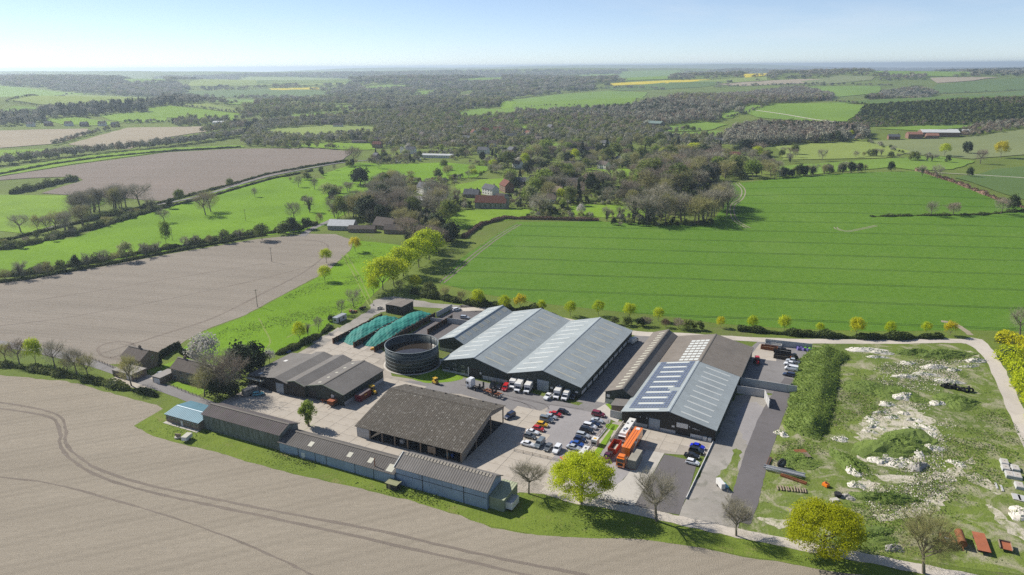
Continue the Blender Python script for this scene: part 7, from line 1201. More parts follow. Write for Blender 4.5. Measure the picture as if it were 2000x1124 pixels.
area([(111.7, 548.2), (149.6, 627.9), (197, 686), (252, 898), (182, 852), (115, 693), (111.0, 588.7)], 80, dict(bare_tree=5, reddish_tree=2, budding_tree=3, evergreen_tree=1, leafing_tree=1), (16, 25), 'in the brown wood left of the wheat')
belt([(-169.9, 605.7), (-153.3, 670.1), (-131, 708), (-105, 741), (-65, 764), (-22, 800)], 22, dict(bare_tree=3, budding_tree=3, willow_tree=2, leafing_tree=2, bush=2), (7, 13), 'along the paddock stream', 16)
belt([(-226, 719), (-206, 810), (-174, 884), (-128, 911), (-63, 908)], 16, dict(bare_tree=3, budding_tree=2, bush=3, evergreen_tree=1), (5, 10), 'along the village road', 8)
area([(-40.0, 589.0), (-176, 829), (-141.0, 540.9), (-87.8, 503.3), (-60.2, 519.7), (-48.1, 557.3)], 56, BR, (12, 20), 'between the meadow and the white barn')
belt([(-135.1, 540.7), (-119.3, 549.9), (-98.5, 569.5), (-72.0, 590.4), (-51.9, 605.7)], 26, dict(bare_tree=4, reddish_tree=4, budding_tree=1), (14, 20), 'in the brown row left of the church', 10)
area([(-73.6, 457.0), (-75.4, 520.2), (-51.3, 505.5), (-39.4, 470.3), (-44.2, 429.6), (-61.8, 443.0)], 22, dict(conifer_tree=2, reddish_tree=2, evergreen_tree=2, bush=1.5, budding_tree=1), (9, 17), 'in the garden behind the great golden trees')
area([(16.2, 544.6), (4.9, 610.0), (33, 758), (97, 751), (150, 721), (100.9, 579.2), (77.5, 592.5), (43.2, 591.1)], 90, MIXV, (9, 20), 'in the gardens above the wheat')
area([(-197, 770), (-177, 899), (-190, 1044), (1, 1033), (47, 817), (6, 708), (-36, 744), (-101, 707)], 64, MIXV, (7, 12), 'along the lower village street')
area([(0.5, 622.5), (-8, 820), (59, 1029), (200, 1085), (270, 951), (336, 946), (261, 702), (197, 686), (167, 805), (81, 753)], 190, MIXV, (11, 20), 'in the village wood')
belt([(336, 946), (374, 942), (280, 785), (257, 691)], 14, BR, (9, 14), 'at the right end of the village wood', 14)
belt([(420, 895), (464, 907), (486, 855), (513, 839)], 12, dict(bare_tree=3, ivy_tree=2, bush=3, twiggy_bush=2), (6, 11), 'in the hedge below the thin crop', 6)

name_rows()
# ---------------------------------------------------------------- far woods: masses nobody could count
pc = bpy.data.collections.new('wood_prototypes')       # sources for the scattered woods only; not linked to the scene
WP = []
W_BARE = leafmat('far_bare_crown', (0.265, 0.26, 0.19), 0.3, 0.15, hue=(0.35, 0.335, 0.25)); W_RED = leafmat('far_reddish_crown', (0.235, 0.195, 0.145), 0.3, 0.15, hue=(0.30, 0.24, 0.175)); W_BUD = leafmat('far_budding_crown', (0.24, 0.25, 0.11), 0.3, 0.25, hue=(0.33, 0.32, 0.14))
def wp(crown, mat, h):
    V, F = crown; me = npmesh('far_tree', V, F, mat); o = bpy.data.objects.new('wp_%02d' % len(WP), me); pc.objects.link(o); WP.append(o)
for v in range(3):
    wp(leafy(300 + v, 260, 4.4, 4.2, 4.6, 5.4, 1.15, 18, 0.42, hollow=0.35), W_BARE, 10); wp(leafy(310 + v, 260, 4.2, 4.2, 4.8, 5.4, 1.1, 18, 0.42, hollow=0.35), W_RED, 10); wp(leafy(320 + v, 260, 4.4, 4.2, 4.6, 5.4, 1.2, 18, 0.42, hollow=0.35), W_BUD, 10)
    wp(leafy(330 + v, 260, 4.2, 4.2, 4.4, 5.0, 1.3, 18, 0.42, hollow=0.35), L_GREEN, 10); wp(leafy(340 + v, 240, 3.8, 3.8, 5.0, 4.8, 1.4, 16, 0.45, hollow=0.35), L_DARK, 10); wp(leafy(350 + v, 240, 2.6, 2.6, 5.2, 5.2, 1.3, 24, 0.35, cone), L_DARK, 10)
    wp(leafy(360 + v, 240, 4.6, 4.4, 4.4, 5.2, 1.2, 18, 0.42, hollow=0.35), L_FRESH, 10); wp(leafy(370 + v, 240, 4.8, 4.6, 4.4, 5.2, 1.2, 18, 0.42, hollow=0.35), L_WILLOW, 10)
TYPES = dict(bare=(0, 8, 16), red=(1, 9, 17), bud=(2, 10, 18), green=(3, 11, 19), dark=(4, 12, 20), fir=(5, 13, 21), fresh=(6, 14, 22), willow=(7, 15, 23))
def scatter_group():
    g = bpy.data.node_groups.new('wood_scatter', 'GeometryNodeTree'); g.interface.new_socket('Geometry', in_out='INPUT', socket_type='NodeSocketGeometry'); g.interface.new_socket('Geometry', in_out='OUTPUT', socket_type='NodeSocketGeometry')
    N = g.nodes.new; i = N('NodeGroupInput'); o = N('NodeGroupOutput'); ip = N('GeometryNodeInstanceOnPoints'); ci = N('GeometryNodeCollectionInfo'); ci.inputs['Collection'].default_value = pc; ci.inputs['Separate Children'].default_value = True; ci.inputs['Reset Children'].default_value = True
    def att(name, t):
        a = N('GeometryNodeInputNamedAttribute'); a.data_type = t; a.inputs['Name'].default_value = name; return a.outputs['Attribute']
    g.links.new(i.outputs[0], ip.inputs['Points']); g.links.new(ci.outputs[0], ip.inputs['Instance']); ip.inputs['Pick Instance'].default_value = True
    g.links.new(att('kind_index', 'INT'), ip.inputs['Instance Index']); g.links.new(att('turn', 'FLOAT_VECTOR'), ip.inputs['Rotation']); g.links.new(att('size', 'FLOAT_VECTOR'), ip.inputs['Scale']); g.links.new(ip.outputs[0], o.inputs[0]); return g
SG = scatter_group(); r_ = np.random.RandomState(8); TOTAL = [0]
def wood(name, label, cat, poly, spacing, mix, h, clear=True, near=None, clump=0.0, edge=None):
    P_ = np.array(poly, float); lo = P_.min(0); hi = P_.max(0); out = []
    # spacing grows with distance so that far woods stay cheap; the crowns grow wider with it
    xs = []; ys = []; ws = []
    rr = np.hypot(P_[:, 0], P_[:, 1]); r0, r1 = rr.min() * 0.9, rr.max(); r = max(r0, 200)
    while r < r1:
        s = spacing * max(1.0, r / 1800); a0 = math.atan2(hi[1], lo[0]) ; th = np.arctan2(P_[:, 1], P_[:, 0]); n = max(1, int((th.max() - th.min()) * r / s)); t = th.min() + (th.max() - th.min()) * (np.arange(n) + r_.rand(n)) / n; q = r + r_.rand(n) * s
        xs.append(q * np.cos(t)); ys.append(q * np.sin(t)); ws.append(np.full(n, s / spacing)); r += s
    X = np.concatenate(xs); Y = np.concatenate(ys); S_ = np.concatenate(ws); m = inside_np(X, Y, poly); X, Y, S_ = X[m], Y[m], S_[m]
    if clear:
        k = np.ones(len(X), bool)
        for c in CLEAR: k &= ~inside_np(X, Y, c)
        for hx, hy, hr in HOUSES: k &= ((X - hx) ** 2 + (Y - hy) ** 2 > hr * hr) & ((X - hx) ** 2 + (Y - hy + hr * 1.8) ** 2 > hr * hr)
        X, Y, S_ = X[k], Y[k], S_[k]
    if clump > 0:
        f = np.sin(X / 61 + 1.1) * np.cos(Y / 83) + np.sin(X / 23 - Y / 37) * 0.7 + r_.rand(len(X)) * 0.6; k = f > clump; X, Y, S_ = X[k], Y[k], S_[k]
    if not len(X): return
    me = bpy.data.meshes.new(name); me.vertices.add(len(X)); me.vertices.foreach_set('co', np.column_stack([X, Y, hgt(X, Y) - 0.4]).astype(np.float32).ravel())
    keys = list(mix); w = np.array([mix[k] for k in keys], float); w /= w.sum()
    patch = (np.sin(X / 90 + 2) + np.cos(Y / 120 + X / 200) + 2) / 4; u = np.clip(r_.rand(len(X)) * 0.55 + patch * 0.45, 0, 0.999); ci = np.searchsorted(np.cumsum(w), u); ci = np.clip(ci, 0, len(keys) - 1)
    idx = np.array([TYPES[keys[c]][r_.randint(3)] for c in ci], np.int32); a = me.attributes.new('kind_index', 'INT', 'POINT'); a.data.foreach_set('value', idx)
    a = me.attributes.new('turn', 'FLOAT_VECTOR', 'POINT'); a.data.foreach_set('vector', np.column_stack([np.zeros(len(X)), np.zeros(len(X)), r_.rand(len(X)) * 6.28]).astype(np.float32).ravel())
    hh = (h[0] + (h[1] - h[0]) * r_.rand(len(X))) / 10; a = me.attributes.new('size', 'FLOAT_VECTOR', 'POINT'); wd_ = hh * (0.9 + 0.4 * r_.rand(len(X))) * S_; a.data.foreach_set('vector', np.column_stack([wd_, wd_, hh * S_ ** 0.25]).astype(np.float32).ravel())
    o = obj(name, me); md = o.modifiers.new('scatter', 'NODES'); md.node_group = SG; tag(o, label, cat, None, 'stuff'); TOTAL[0] += len(X)
BW = dict(dark=1.4, bare=3.5, green=1.2, red=1.2, bud=1.5, fir=0.4); VW = dict(dark=1.4, bare=2.4, bud=2.4, green=1.6, red=1.2, fresh=0.7, fir=0.5, willow=0.9)
wood('village_wood', 'bare and budding wood round the village', 'wood', [(-320, 1036), (-217, 1032), (-190, 1044), (1, 1033), (60, 1042), (190, 1072), (270, 951), (342, 1154), (335, 1251), (256, 1248), (241, 1423), (110, 1544), (-8, 1497), (-119, 1751), (-289, 1747), (-381, 1527), (-508, 1462), (-403, 1085)], 10.5, VW, (7, 13), clump=-0.2)
wood('village_shrubs', 'dense garden shrubs and undergrowth between the village trees', 'shrubs', [(-140.1, 537.1), (-172, 808), (-175, 981), (1, 1020), (188, 1058), (283, 950), (280, 785), (200, 696), (150.5, 526.9), (90.6, 517.0), (67.4, 536.3), (0.4, 543.4), (-32.8, 573.3), (-45.0, 519.2), (-46.7, 456.2), (-67.3, 459.6), (-87.3, 500.0)], 6.5, dict(green=2, dark=2.2, bud=1.6, bare=1.6, red=0.8, fresh=0.6), (2.5, 7), clump=0.05)
wood('valley_wood', 'grey brown wood filling the middle valley', 'wood', [(-685, 1470), (-678, 1890), (-682, 2763), (-558, 3411), (-210, 3122), (5, 2548), (-8, 1473), (-115, 1689), (-276, 1665), (-362, 1447), (-488, 1402), (-534, 1276)], 12, dict(bare=3.0, dark=1.0, bud=2.0, red=1.0, green=1.6, willow=0.9, fresh=0.4), (9, 16), clump=0.15)
wood('far_wood', 'blue grey far wood below the middle horizon', 'wood', [(-682, 2763), (-844, 3869), (-1090, 6707), (-479, 7212), (14, 7288), (523, 6764), (559, 3654), (487, 3325), (170, 2986), (5, 2645), (-210, 3122), (-539, 3298)], 13, BW, (12, 18), clump=0.1)
wood('far_wood', 'dark far wood along the left horizon', 'wood', [(-2549, 3510), (-5121, 7080), (-4209, 6855), (-3530, 6720), (-1766, 3859), (-1526, 3536), (-1308, 2881), (-1479, 2946), (-1778, 3155), (-2229, 3461)], 13, BW, (12, 18))
wood('hillside_wood', 'dark conifer wood on the left hillside', 'wood', [(-1009, 1392), (-1125, 1560), (-1031, 1582), (-1030, 1675), (-964, 1722), (-904, 1875), (-1247, 2878), (-790, 1910), (-844, 1825), (-859, 1739), (-803, 1658), (-884, 1595), (-929, 1520), (-941, 1439)], 11, dict(dark=2, fir=2, bare=3, bud=1, red=1), (10, 17))
wood('right_wood', 'dark wood on the right hill shoulder', 'wood', [(244, 1444), (301, 1788), (392, 1872), (716, 2571), (1010, 2913), (1193, 3077), (1128, 2578), (766, 1835), (599, 1718), (487, 1548), (400, 1423), (370, 1351), (286, 1352)], 11, dict(dark=2, bare=3, red=2, bud=1, green=1), (10, 17))
wood('right_wood', 'brown wood block below the right ridge field', 'wood', [(850, 1773), (1350, 2705), (1648, 3016), (1559, 2710), (1448, 2544), (903, 1712)], 11, BW, (10, 16)); wood('poplar_wood', 'long grey belt of upright trees left of the far red barn', 'wood', [(351, 1199), (437, 1296), (553, 1230), (568, 1153), (515, 1056), (414, 1045), (300, 1008)], 8.5, dict(bare=5, red=2, dark=1, fir=0.5), (11, 17)); wood('scrub', 'dark scrub bushes dotted over the right hillside', 'scrub', [(753, 1567), (921, 1559), (1095, 1532), (869, 1204), (728, 1221), (611, 1244), (589, 1282)], 6.5, dict(dark=3, green=2, red=1.5, bare=1), (3, 7), False, clump=-0.35)
wood('hedge_scrub', 'brown bushes trailing below the scrub slope', 'scrub', [(682, 1127), (750, 1187), (826, 1229), (890, 1234), (855, 1183), (765, 1133), (669, 1079)], 9, dict(bare=3, red=2, dark=1.5), (6, 10), False)
wood('far_wood', 'thin woods along the right far ridge', 'wood', [(5138, 15243), (6309, 16393), (1813, 3768), (1926, 3499), (2142, 3540), (2178, 3402), (1890, 3304), (1607, 3328), (1302, 3366), (1116, 3225), (957, 3288), (776, 3389), (742, 3568), (1753, 7466), (2336, 8074)], 14, BW, (10, 16), clump=0.15)
wood('far_wood', 'blue far woodland on the right horizon plain', 'wood', [(5540, 16114), (8538, 17767), (16518, 26754), (22474, 30921), (2592, 3555), (2229, 3409), (2109, 3484), (1813, 3768)], 15, dict(bare=3, dark=2, red=1), (9, 14))
wood('far_wood', 'far woodland along the middle horizon', 'wood', [(-3161, 6620), (-2531, 7153), (-1571, 7732), (16, 7735), (1241, 7790), (988, 6770), (14, 7203), (-1090, 6707), (-902, 4146), (-2412, 6811), (-1766, 3859)], 15, BW, (10, 16), clump=0.0)
wood('far_wood', 'copses dotted among the left far fields', 'wood', [(-913, 1980), (-1507, 3435), (-1305, 3672), (-818, 3872), (-682, 3326), (-661, 2675), (-668, 1939), (-778, 1881)], 14, BW, (9, 14), clump=0.4)
wood('far_wood', 'trees along the foot of the middle hill pasture', 'wood', [(-13, 1450), (-15, 1710), (122, 1709), (294, 1745), (280, 1594), (241, 1423), (110, 1544)], 11, BW, (9, 15))
def line_wood(label, pts, wid, h, mix, sp=8):
    P_ = [Vector(p) for p in pts]; poly = []
    for s in (1, -1):
        q = P_ if s > 0 else P_[::-1]
        for i, p in enumerate(q):
            d = (q[min(i + 1, len(q) - 1)] - q[max(i - 1, 0)]).normalized(); poly.append(tuple(p + Vector((-d.y, d.x)) * wid / 2))
    wood('hedgerow', label, 'hedgerow', poly, sp, mix, h, False)
HM = dict(dark=1.5, green=1.5, bare=3, red=1)
for lab, p, w_, h in (('far hedgerow between the left hill fields', [(-1194, 1750), (-1254, 1940), (-1879, 3144), (-1727, 3083)], 10, (4, 6)), ('far hedgerow below the left hill pasture', [(-1172, 1752), (-1046, 1671), (-968, 1731)], 8, (4, 6)), ('hedgerow above the sunny left field', [(-844, 1825), (-744, 1794), (-620, 1722), (-578, 1669)], 12, (5, 8)), ('hedgerow below the sunny left field', [(-786, 1487), (-698, 1500), (-581, 1493), (-524, 1449)], 10, (5, 9)), ('hedgerow between the left tan fields', [(-688, 1101), (-720, 1210), (-735, 1299), (-748, 1394)], 10, (6, 9)), ('tree belt above the brown ploughed field', [(-623, 871), (-612, 922), (-591, 963), (-567, 1007), (-526, 1055), (-498, 1109), (-472, 1185), (-453, 1274)], 26, (8, 14)), ('hedgerow above the brown field village end', [(-403, 1151), (-323, 1157), (-240, 1146), (-200, 1100)], 9, (5, 9)), ('second hedgerow above the brown field', [(-380, 1183), (-301, 1197), (-213, 1176)], 7, (3, 6)), ('clipped shrubs on the brown field edge', [(-376, 1071), (-328, 1063), (-268, 1061), (-226, 1039)], 5, (3, 5)),
                      ('hedgerow on the middle hill pasture', [(3, 1815), (81, 1872), (169, 1835)], 8, (3, 6)), ('far hedgerow on the downs', [(873, 3228), (1037, 3257), (1250, 3227), (1368, 3245)], 16, (6, 9)), ('far hedgerow right of the copse', [(1231, 3121), (1427, 3178), (1589, 3107)], 16, (6, 10)), ('hedgerow along the ridge field', [(701, 1799), (766, 1720), (766, 1571), (914, 1548)], 8, (4, 7)), ('hedgerow beside the slanting path field', [(371, 1391), (481, 1527), (599, 1718)], 8, (4, 7)), ('hedgerow right of the thin crop', [(520, 1068), (501, 929), (518, 867)], 7, (4, 7)), ('hedge trees along the right ridge skyline', [(1559, 2710), (1778, 2853), (2000, 2951)], 7, (3, 5)), ('hedgerow at the top of the light pasture', [(367, 1039), (435, 1062), (523, 1074)], 8, (5, 9)), ('far tree line across the middle pasture', [(246, 3171), (391, 3283), (554, 3316), (667, 3199)], 14, (7, 11))):
    line_wood(lab, p, w_, h, HM)


# ---------------------------------------------------------------- waste ground, heaps and clutter
CHALKM = hard('chalk_rubble', (0.60, 0.56, 0.49), 0.9, 0.2, (0.38, 0.35, 0.28), 0.6, 0.2, speck=0.6)
RUBBLE = hard('grey_rubble', (0.33, 0.31, 0.28), 0.9, 0.3, (0.16, 0.15, 0.13), 0.6, 0.2, speck=0.7)
EARTH = grass('bank_earth', (0.13, 0.19, 0.05), 0.5, 0.1)
def mound(name, label, cat, xy, rx, ry, h, mat, seed, rz=0.0, weeds=0, group=None, rough=0.35):
    r = np.random.RandomState(seed); n, k = 22, 9; V = [(0, 0, h)]; ph = r.rand(8) * 6.28
    for j in range(1, k + 1):
        q = j / k
        for i in range(n):
            t = 2 * math.pi * i / n; w = 1 + 0.22 * math.sin(2 * t + ph[0]) + 0.14 * math.sin(3 * t + ph[1]) + 0.08 * math.sin(7 * t + ph[2])
            z = h * (math.cos(q * math.pi / 2) ** 1.2) * (1 + rough * math.sin(3 * t + ph[3] + q * 4) * q) + r.uniform(-1, 1) * 0.22 * h * (1 - q * 0.6) - (0.15 if j == k else 0)
            V.append((rx * q * w * math.cos(t), ry * q * w * math.sin(t), z))
    F = [(0, 1 + i, 1 + (i + 1) % n, 1 + (i + 1) % n) for i in range(n)]
    me = bpy.data.meshes.new(name); Fs = [(0, 1 + i, 1 + (i + 1) % n) for i in range(n)]
    for j in range(k - 1):
        for i in range(n): a = 1 + j * n + i; b = 1 + j * n + (i + 1) % n; Fs.append((a, a + n, b + n, b))
    me.from_pydata(V, [], Fs); me.materials.append(mat); x, y = xy
    rt = empty(name, (x, y, 0.02), rz); tag(rt, label, cat, group); obj('heap_body', me, rt)
    if weeds:
        A_ = np.array(V); kx = r.randint(1, len(V), weeds); C = A_[kx] + r.normal(size=(weeds, 3)) * np.array([rx * 0.07, ry * 0.07, 0.12]); obj('weed_growth', npmesh('weed_growth', *quads(C, 0.35 * (0.6 + r.rand(weeds)), r), L_WEED), rt)['kind'] = 'stuff'
    return rt
HP = (('wide chalk heap at the top of the waste ground', (144.3, 272.2), 9, 2.6, 0.9), ('bright chalk heap beside the wide one', (149.3, 268.9), 5, 2.0, 0.9), ('small chalk spill below the wide heap', (145.2, 264.7), 4, 1.6, 0.6), ('low white heap above the tyre pile', (154.5, 258.3), 4, 1.8, 0.8), ('large white heap in the upper middle', (162.6, 254.2), 6, 2.6, 1.1), ('round white heap left of centre', (147.2, 245.9), 5, 2.0, 1.0), ('twin chalk heap right of the round one', (155.4, 247.6), 5, 2.0, 0.9), ('pale heap touching the tyre pile', (159.7, 241.2), 5.5, 2.2, 1.1), ('tall white heap in the middle waste ground', (137.4, 228.7), 4.5, 3.4, 1.5), ('small white heap left of the tall one', (128.5, 223.3), 3.2, 2.0, 0.8), ('white heap right of the tall one', (146.1, 223.8), 2.6, 2.6, 0.9), ('little white heap below the tyres', (152.1, 226.5), 2.0, 1.8, 0.7), ('white heap near the lane bend', (181.9, 259.9), 4.2, 2.4, 1.2), ('flat pale heap below the lane bend', (176.6, 255.0), 4.0, 1.6, 0.6), ('chalk scrape left of the lane bend', (168.2, 251.7), 3, 2, 0.7), ('chalk lump at the lower middle', (123.5, 217.3), 3, 1.6, 0.6), ('second chalk lump at the lower middle', (125.6, 213.9), 2.6, 1.8, 0.6),
      ('white rubble heap beside the grey pile', (112.1, 184.4), 3.2, 2.6, 0.6), ('pale rubble spill left of the rubble heap', (108.7, 186.7), 4, 2.6, 0.9), ('long chalky ridge in the rubble area', (122.1, 192.5), 3.4, 5.0, 1.2), ('white tipped heap at the rubble top', (127.1, 193.6), 3.4, 3.0, 0.9), ('chalk bump by the curved track', (129.8, 185.0), 2.6, 2.2, 0.6), ('white stones heap beside the dark drive', (85.0, 203.1), 2.4, 2.0, 1.0), ('low chalk heap above the timber stack', (102.0, 199.6), 3.2, 1.8, 0.6), ('chalk heap in the bramble strip', (97.4, 181.8), 2.0, 4.2, 1.0), ('small chalk heap at the bramble end', (95.3, 173.9), 2.2, 2.4, 0.8), ('sandy heap at the right edge', (131.9, 160.2), 4.0, 3.2, 1.2))
for i, (lab, p, rx, ry, h) in enumerate(HP): mound('chalk_heap', lab, 'heap', p, rx, ry, h, CHALKM, 200 + i, rng.uniform(-0.4, 0.2), 150, 'chalk heaps on the waste ground')
RP = [(119.0, 215.1), (136.6, 219.3), (133.9, 201.7), (118.9, 183.8), (103.2, 185.4), (106.8, 198.9)]; rx_ = [p[0] for p in RP]; ry_ = [p[1] for p in RP]; small = []
while len(small) < 26:
    q = (rng.uniform(min(rx_), max(rx_)), rng.uniform(min(ry_), max(ry_)))
    if inside(q, RP): small.append(q)
small.sort(key=lambda q: q[0] / q[1])
for i, q in enumerate(small): mound('chalk_heap', '%s low chalk tip from the left in the rubble area' % ordinal(i + 1), 'heap', q, rng.uniform(1.2, 2.8), rng.uniform(0.9, 1.8), rng.uniform(0.3, 0.7), CHALKM, 400 + i, rng.uniform(-1, 1), 50, 'low chalk tips in the rubble area')
sheet('chalk_patch', 'broad broken chalk surface under the rubble area', 'ground patch', RP, G_CHALK, 5, smooth=True, amp=1.5, step=1.5)
mound('rubble_heap', 'dark grey rubble heap beside the white one', 'heap', (117.1, 182.7), 3.4, 2.2, 1.6, RUBBLE, 260, 0.3, 40); mound('rubble_heap', 'small grey soil heap beside the lime tree', 'heap', (91.7, 146.5), 2.4, 1.8, 1.1, RUBBLE, 262, 0.2, 60); mound('rubble_heap', 'grey gravel heap near the black bin', 'heap', (90.2, 168.1), 2.0, 1.6, 0.8, RUBBLE, 263, 0.2, 20)
for i, (p, rx, ry, h, lab) in enumerate((((172.7, 266.3), 12, 5, 2.0, 'broad grassy mound below the lane'), ((163.3, 268.6), 8, 4, 1.6, 'grassy mound beside the chalk heaps'), ((138.5, 231.2), 6, 7, 1.2, 'weedy mound behind the tall white heap'), ((153.8, 224.8), 8, 6, 1.6, 'overgrown mound below the tyre pile'), ((128.8, 235.5), 8, 10, 1.0, 'brownish weedy rise left of the heaps'), ((118.3, 195.6), 14, 9, 2.2, 'big weedy rubble mound in the middle'), ((100.2, 167.2), 8, 3.5, 1.5, 'long weedy spoil ridge near the curved track'), ((98.5, 185.5), 3.2, 9, 1.8, 'bramble strip beside the chalk patch'), ((84.4, 187.1), 7, 5, 0.8, 'bramble patch among the scrap timber'), ((86.8, 150.5), 11, 4, 1.0, 'nettle bank right of the yellow green tree'))): mound('weedy_mound', lab, 'mound', p, rx, ry, h, EARTH, 300 + i, rng.uniform(-0.3, 0.3), 900, 'weedy mounds on the waste ground')
def bank():
    pts = [(111.6, 260.1), (122.5, 272.6), (130.2, 272.5), (134.1, 269.1), (134.6, 263.8), (126.6, 255.8), (117.1, 235.7), (104.6, 212.4), (95.4, 198.4), (91.2, 202.3), (86.9, 206.4), (96.4, 227.7), (104.6, 244.8)]; ridge = [(126.7, 269.3), (117.2, 249.2), (104.8, 223.6), (95.1, 205.6)]
    r = np.random.RandomState(4); P_ = np.array(pts); lo = P_.min(0); hi = P_.max(0); st = 1.1; X, Y = np.meshgrid(np.arange(lo[0], hi[0], st), np.arange(lo[1], hi[1], st)); nx = X.shape[1]; ny = X.shape[0]; X = X.ravel(); Y = Y.ravel(); ins = inside_np(X, Y, pts)
    ed = np.full(len(X), 1e9)
    for a, b in zip(P_, np.roll(P_, -1, 0)):
        d = b - a; t = np.clip(((X - a[0]) * d[0] + (Y - a[1]) * d[1]) / (d @ d), 0, 1); ed = np.minimum(ed, np.hypot(X - a[0] - t * d[0], Y - a[1] - t * d[1]))
    rd = np.full(len(X), 1e9); Rg = np.array(ridge)
    for a, b in zip(Rg[:-1], Rg[1:]):
        d = b - a; t = np.clip(((X - a[0]) * d[0] + (Y - a[1]) * d[1]) / (d @ d), 0, 1); rd = np.minimum(rd, np.hypot(X - a[0] - t * d[0], Y - a[1] - t * d[1]))
    Z = np.where(ins, 2.9 * (1 + 0.2 * np.sin(Y / 5.2) + 0.1 * np.sin(Y / 2.3 + X / 4)) * (ed / (ed + rd + 0.01)) ** 0.85, -0.3) + np.where(ins, (np.sin(X * 0.8) * np.cos(Y * 0.7) * 0.4 + r.rand(len(X)) * 0.4), 0)
    V = np.column_stack([X, Y, Z]); F = [(j * nx + i, j * nx + i + 1, (j + 1) * nx + i + 1, (j + 1) * nx + i) for j in range(ny - 1) for i in range(nx - 1) if ins[j * nx + i] or ins[(j + 1) * nx + i + 1]]
    x0, y0 = ridge[0]; V2 = V - np.array([x0, y0, 0]); rt = empty('weed_bank', (x0, y0, 0)); tag(rt, 'tall steep bank overgrown with green weeds beside the side yard', 'bank'); obj('earth_body', npmesh('earth_body', V2, F, EARTH, True), rt)
    k = r.choice(np.where(ins)[0], 15000); C = V2[k] + np.column_stack([r.uniform(-0.6, 0.6, 15000), r.uniform(-0.6, 0.6, 15000), r.rand(15000) * 0.35]); obj('weed_growth', npmesh('weed_growth', *quads(C, 0.38 * (0.4 + r.rand(15000)), r), [L_WEED, L_FRESH, L_HEDGE], mi=r.choice(3, 15000, p=[0.5, 0.42, 0.08])), rt)
bank()
for lab, p in (('pale chalk scrape beside the bramble strip', [(99.2, 178.0), (101.3, 174.6), (101.4, 170.4), (99.1, 167.9), (96.4, 170.9), (96.7, 174.7)]), ('wide curved chalk track across the waste ground', [(92.2, 159.3), (101.3, 161.4), (108.5, 164.8), (116.6, 171.9), (123.9, 179.6), (134.0, 187.8), (138.8, 190.7), (134.5, 185.0), (125.2, 176.9), (117.3, 168.2), (109.9, 161.3), (102.3, 158.3), (95.3, 157.5)]), ('upper chalk track curling to the rubble heap', [(102.8, 179.9), (107.2, 178.5), (114.2, 177.8), (121.4, 180.4), (123.9, 179.6), (118.3, 176.2), (110.9, 174.5), (104.7, 174.8)]), ('chalk patch near the concrete blocks', [(129.7, 179.5), (133.2, 178.1), (132.7, 171.7), (131.8, 169.2), (129.9, 171.7), (127.9, 174.3)]), ('long chalk streak at the right edge', [(125.3, 164.6), (127.1, 160.0), (127.4, 154.6), (129.5, 148.5), (127.1, 145.0), (124.0, 150.5), (123.7, 157.8)]), ('chalky patch above the bottom lane', [(62.6, 159.6), (68.3, 159.1), (71.3, 156.5), (66.8, 154.9), (63.5, 156.6)]), ('pale wheel marks in front of the yellow green tree', [(67.4, 164.1), (80.0, 161.7), (90.0, 160.2), (94.6, 158.8), (86.6, 158.5), (74.1, 160.4)]), ('small bare patch at the lane bend', [(184.0, 270.4), (186.8, 268.2), (186.3, 265.0), (182.8, 265.1)]), ('bare chalk among the upper heaps', [(156.5, 252.4), (165.0, 250.3), (167.4, 246.0), (158.9, 243.0), (152.4, 244.9)]), ('bare chalk below the tall white heap', [(126.7, 220.2), (134.8, 222.4), (135.4, 217.1), (127.3, 211.4), (123.8, 212.9)])):
    sheet('chalk_patch', lab, 'ground patch', p, G_WASTE if 'marks' in lab else G_CHALK, 6, smooth=True, amp=1.0, step=1.2)
def weeds(name, label, poly, n, mat, size, seed, clump, zmax=0.5):
    r = np.random.RandomState(seed); P_ = np.array(poly); lo = P_.min(0); hi = P_.max(0); X = r.uniform(lo[0], hi[0], n * 5); Y = r.uniform(lo[1], hi[1], n * 5); f = np.sin(X / 4.1 + np.sin(Y / 6.3) * 2) * np.cos(Y / 3.7 + X / 9) + np.sin(X / 11 - Y / 8) + r.normal(size=len(X)) * 0.5
    k = inside_np(X, Y, poly) & (f > clump); X, Y = X[k][:n], Y[k][:n]; C = np.column_stack([X, Y, 0.08 + r.rand(len(X)) * zmax]); tag(obj(name, npmesh(name, *quads(C, size * (0.4 + r.rand(len(X))), r), mat)), label, 'weeds', None, 'stuff')
WPOLY = [(132.5, 269.2), (177.2, 271.1), (182.0, 260.4), (165.8, 218.9), (154.8, 186.1), (122.9, 139.2), (85.6, 145.5), (70.5, 151.1), (62.9, 158.5), (71.0, 178.9), (84.2, 199.2), (96.9, 199.0)]
weeds('weeds', 'tufty green weeds spread over the waste ground', WPOLY, 16000, L_WEED, 0.42, 3, 0.45); weeds('dead_grass', 'tawny dead grass tufts over the waste ground', WPOLY, 9000, leafmat('dead_stalk', (0.30, 0.26, 0.15), 0.3, 0.2, hue=(0.36, 0.32, 0.2)), 0.36, 5, 0.6); weeds('chalk_stones', 'scattered white chalk stones over the waste ground', [(140.3, 263.7), (177.0, 260.5), (158.0, 235.1), (152.1, 219.1), (126.4, 186.5), (124.4, 175.6), (106.6, 161.3), (93.3, 161.5), (95.7, 178.6), (111.1, 202.1), (131.9, 227.2)], 12000, CHALKM, 0.4, 7, 0.35, 0.1)
weeds('verge_tufts', 'rough grass tufts along the front verge', [(-123.6, 210.1), (-118.5, 220.2), (-68.6, 192.6), (-32.1, 176.3), (-5.9, 165.0), (10.5, 165.9), (32.6, 158.9), (56.0, 149.3), (72.4, 143.4), (64.6, 142.0), (43.4, 149.0), (16.2, 152.5), (-5.7, 156.9), (-28.3, 169.5), (-66.0, 184.0), (-108.8, 202.5)], 9000, L_WEED, 0.34, 11, 0.5, 0.3)
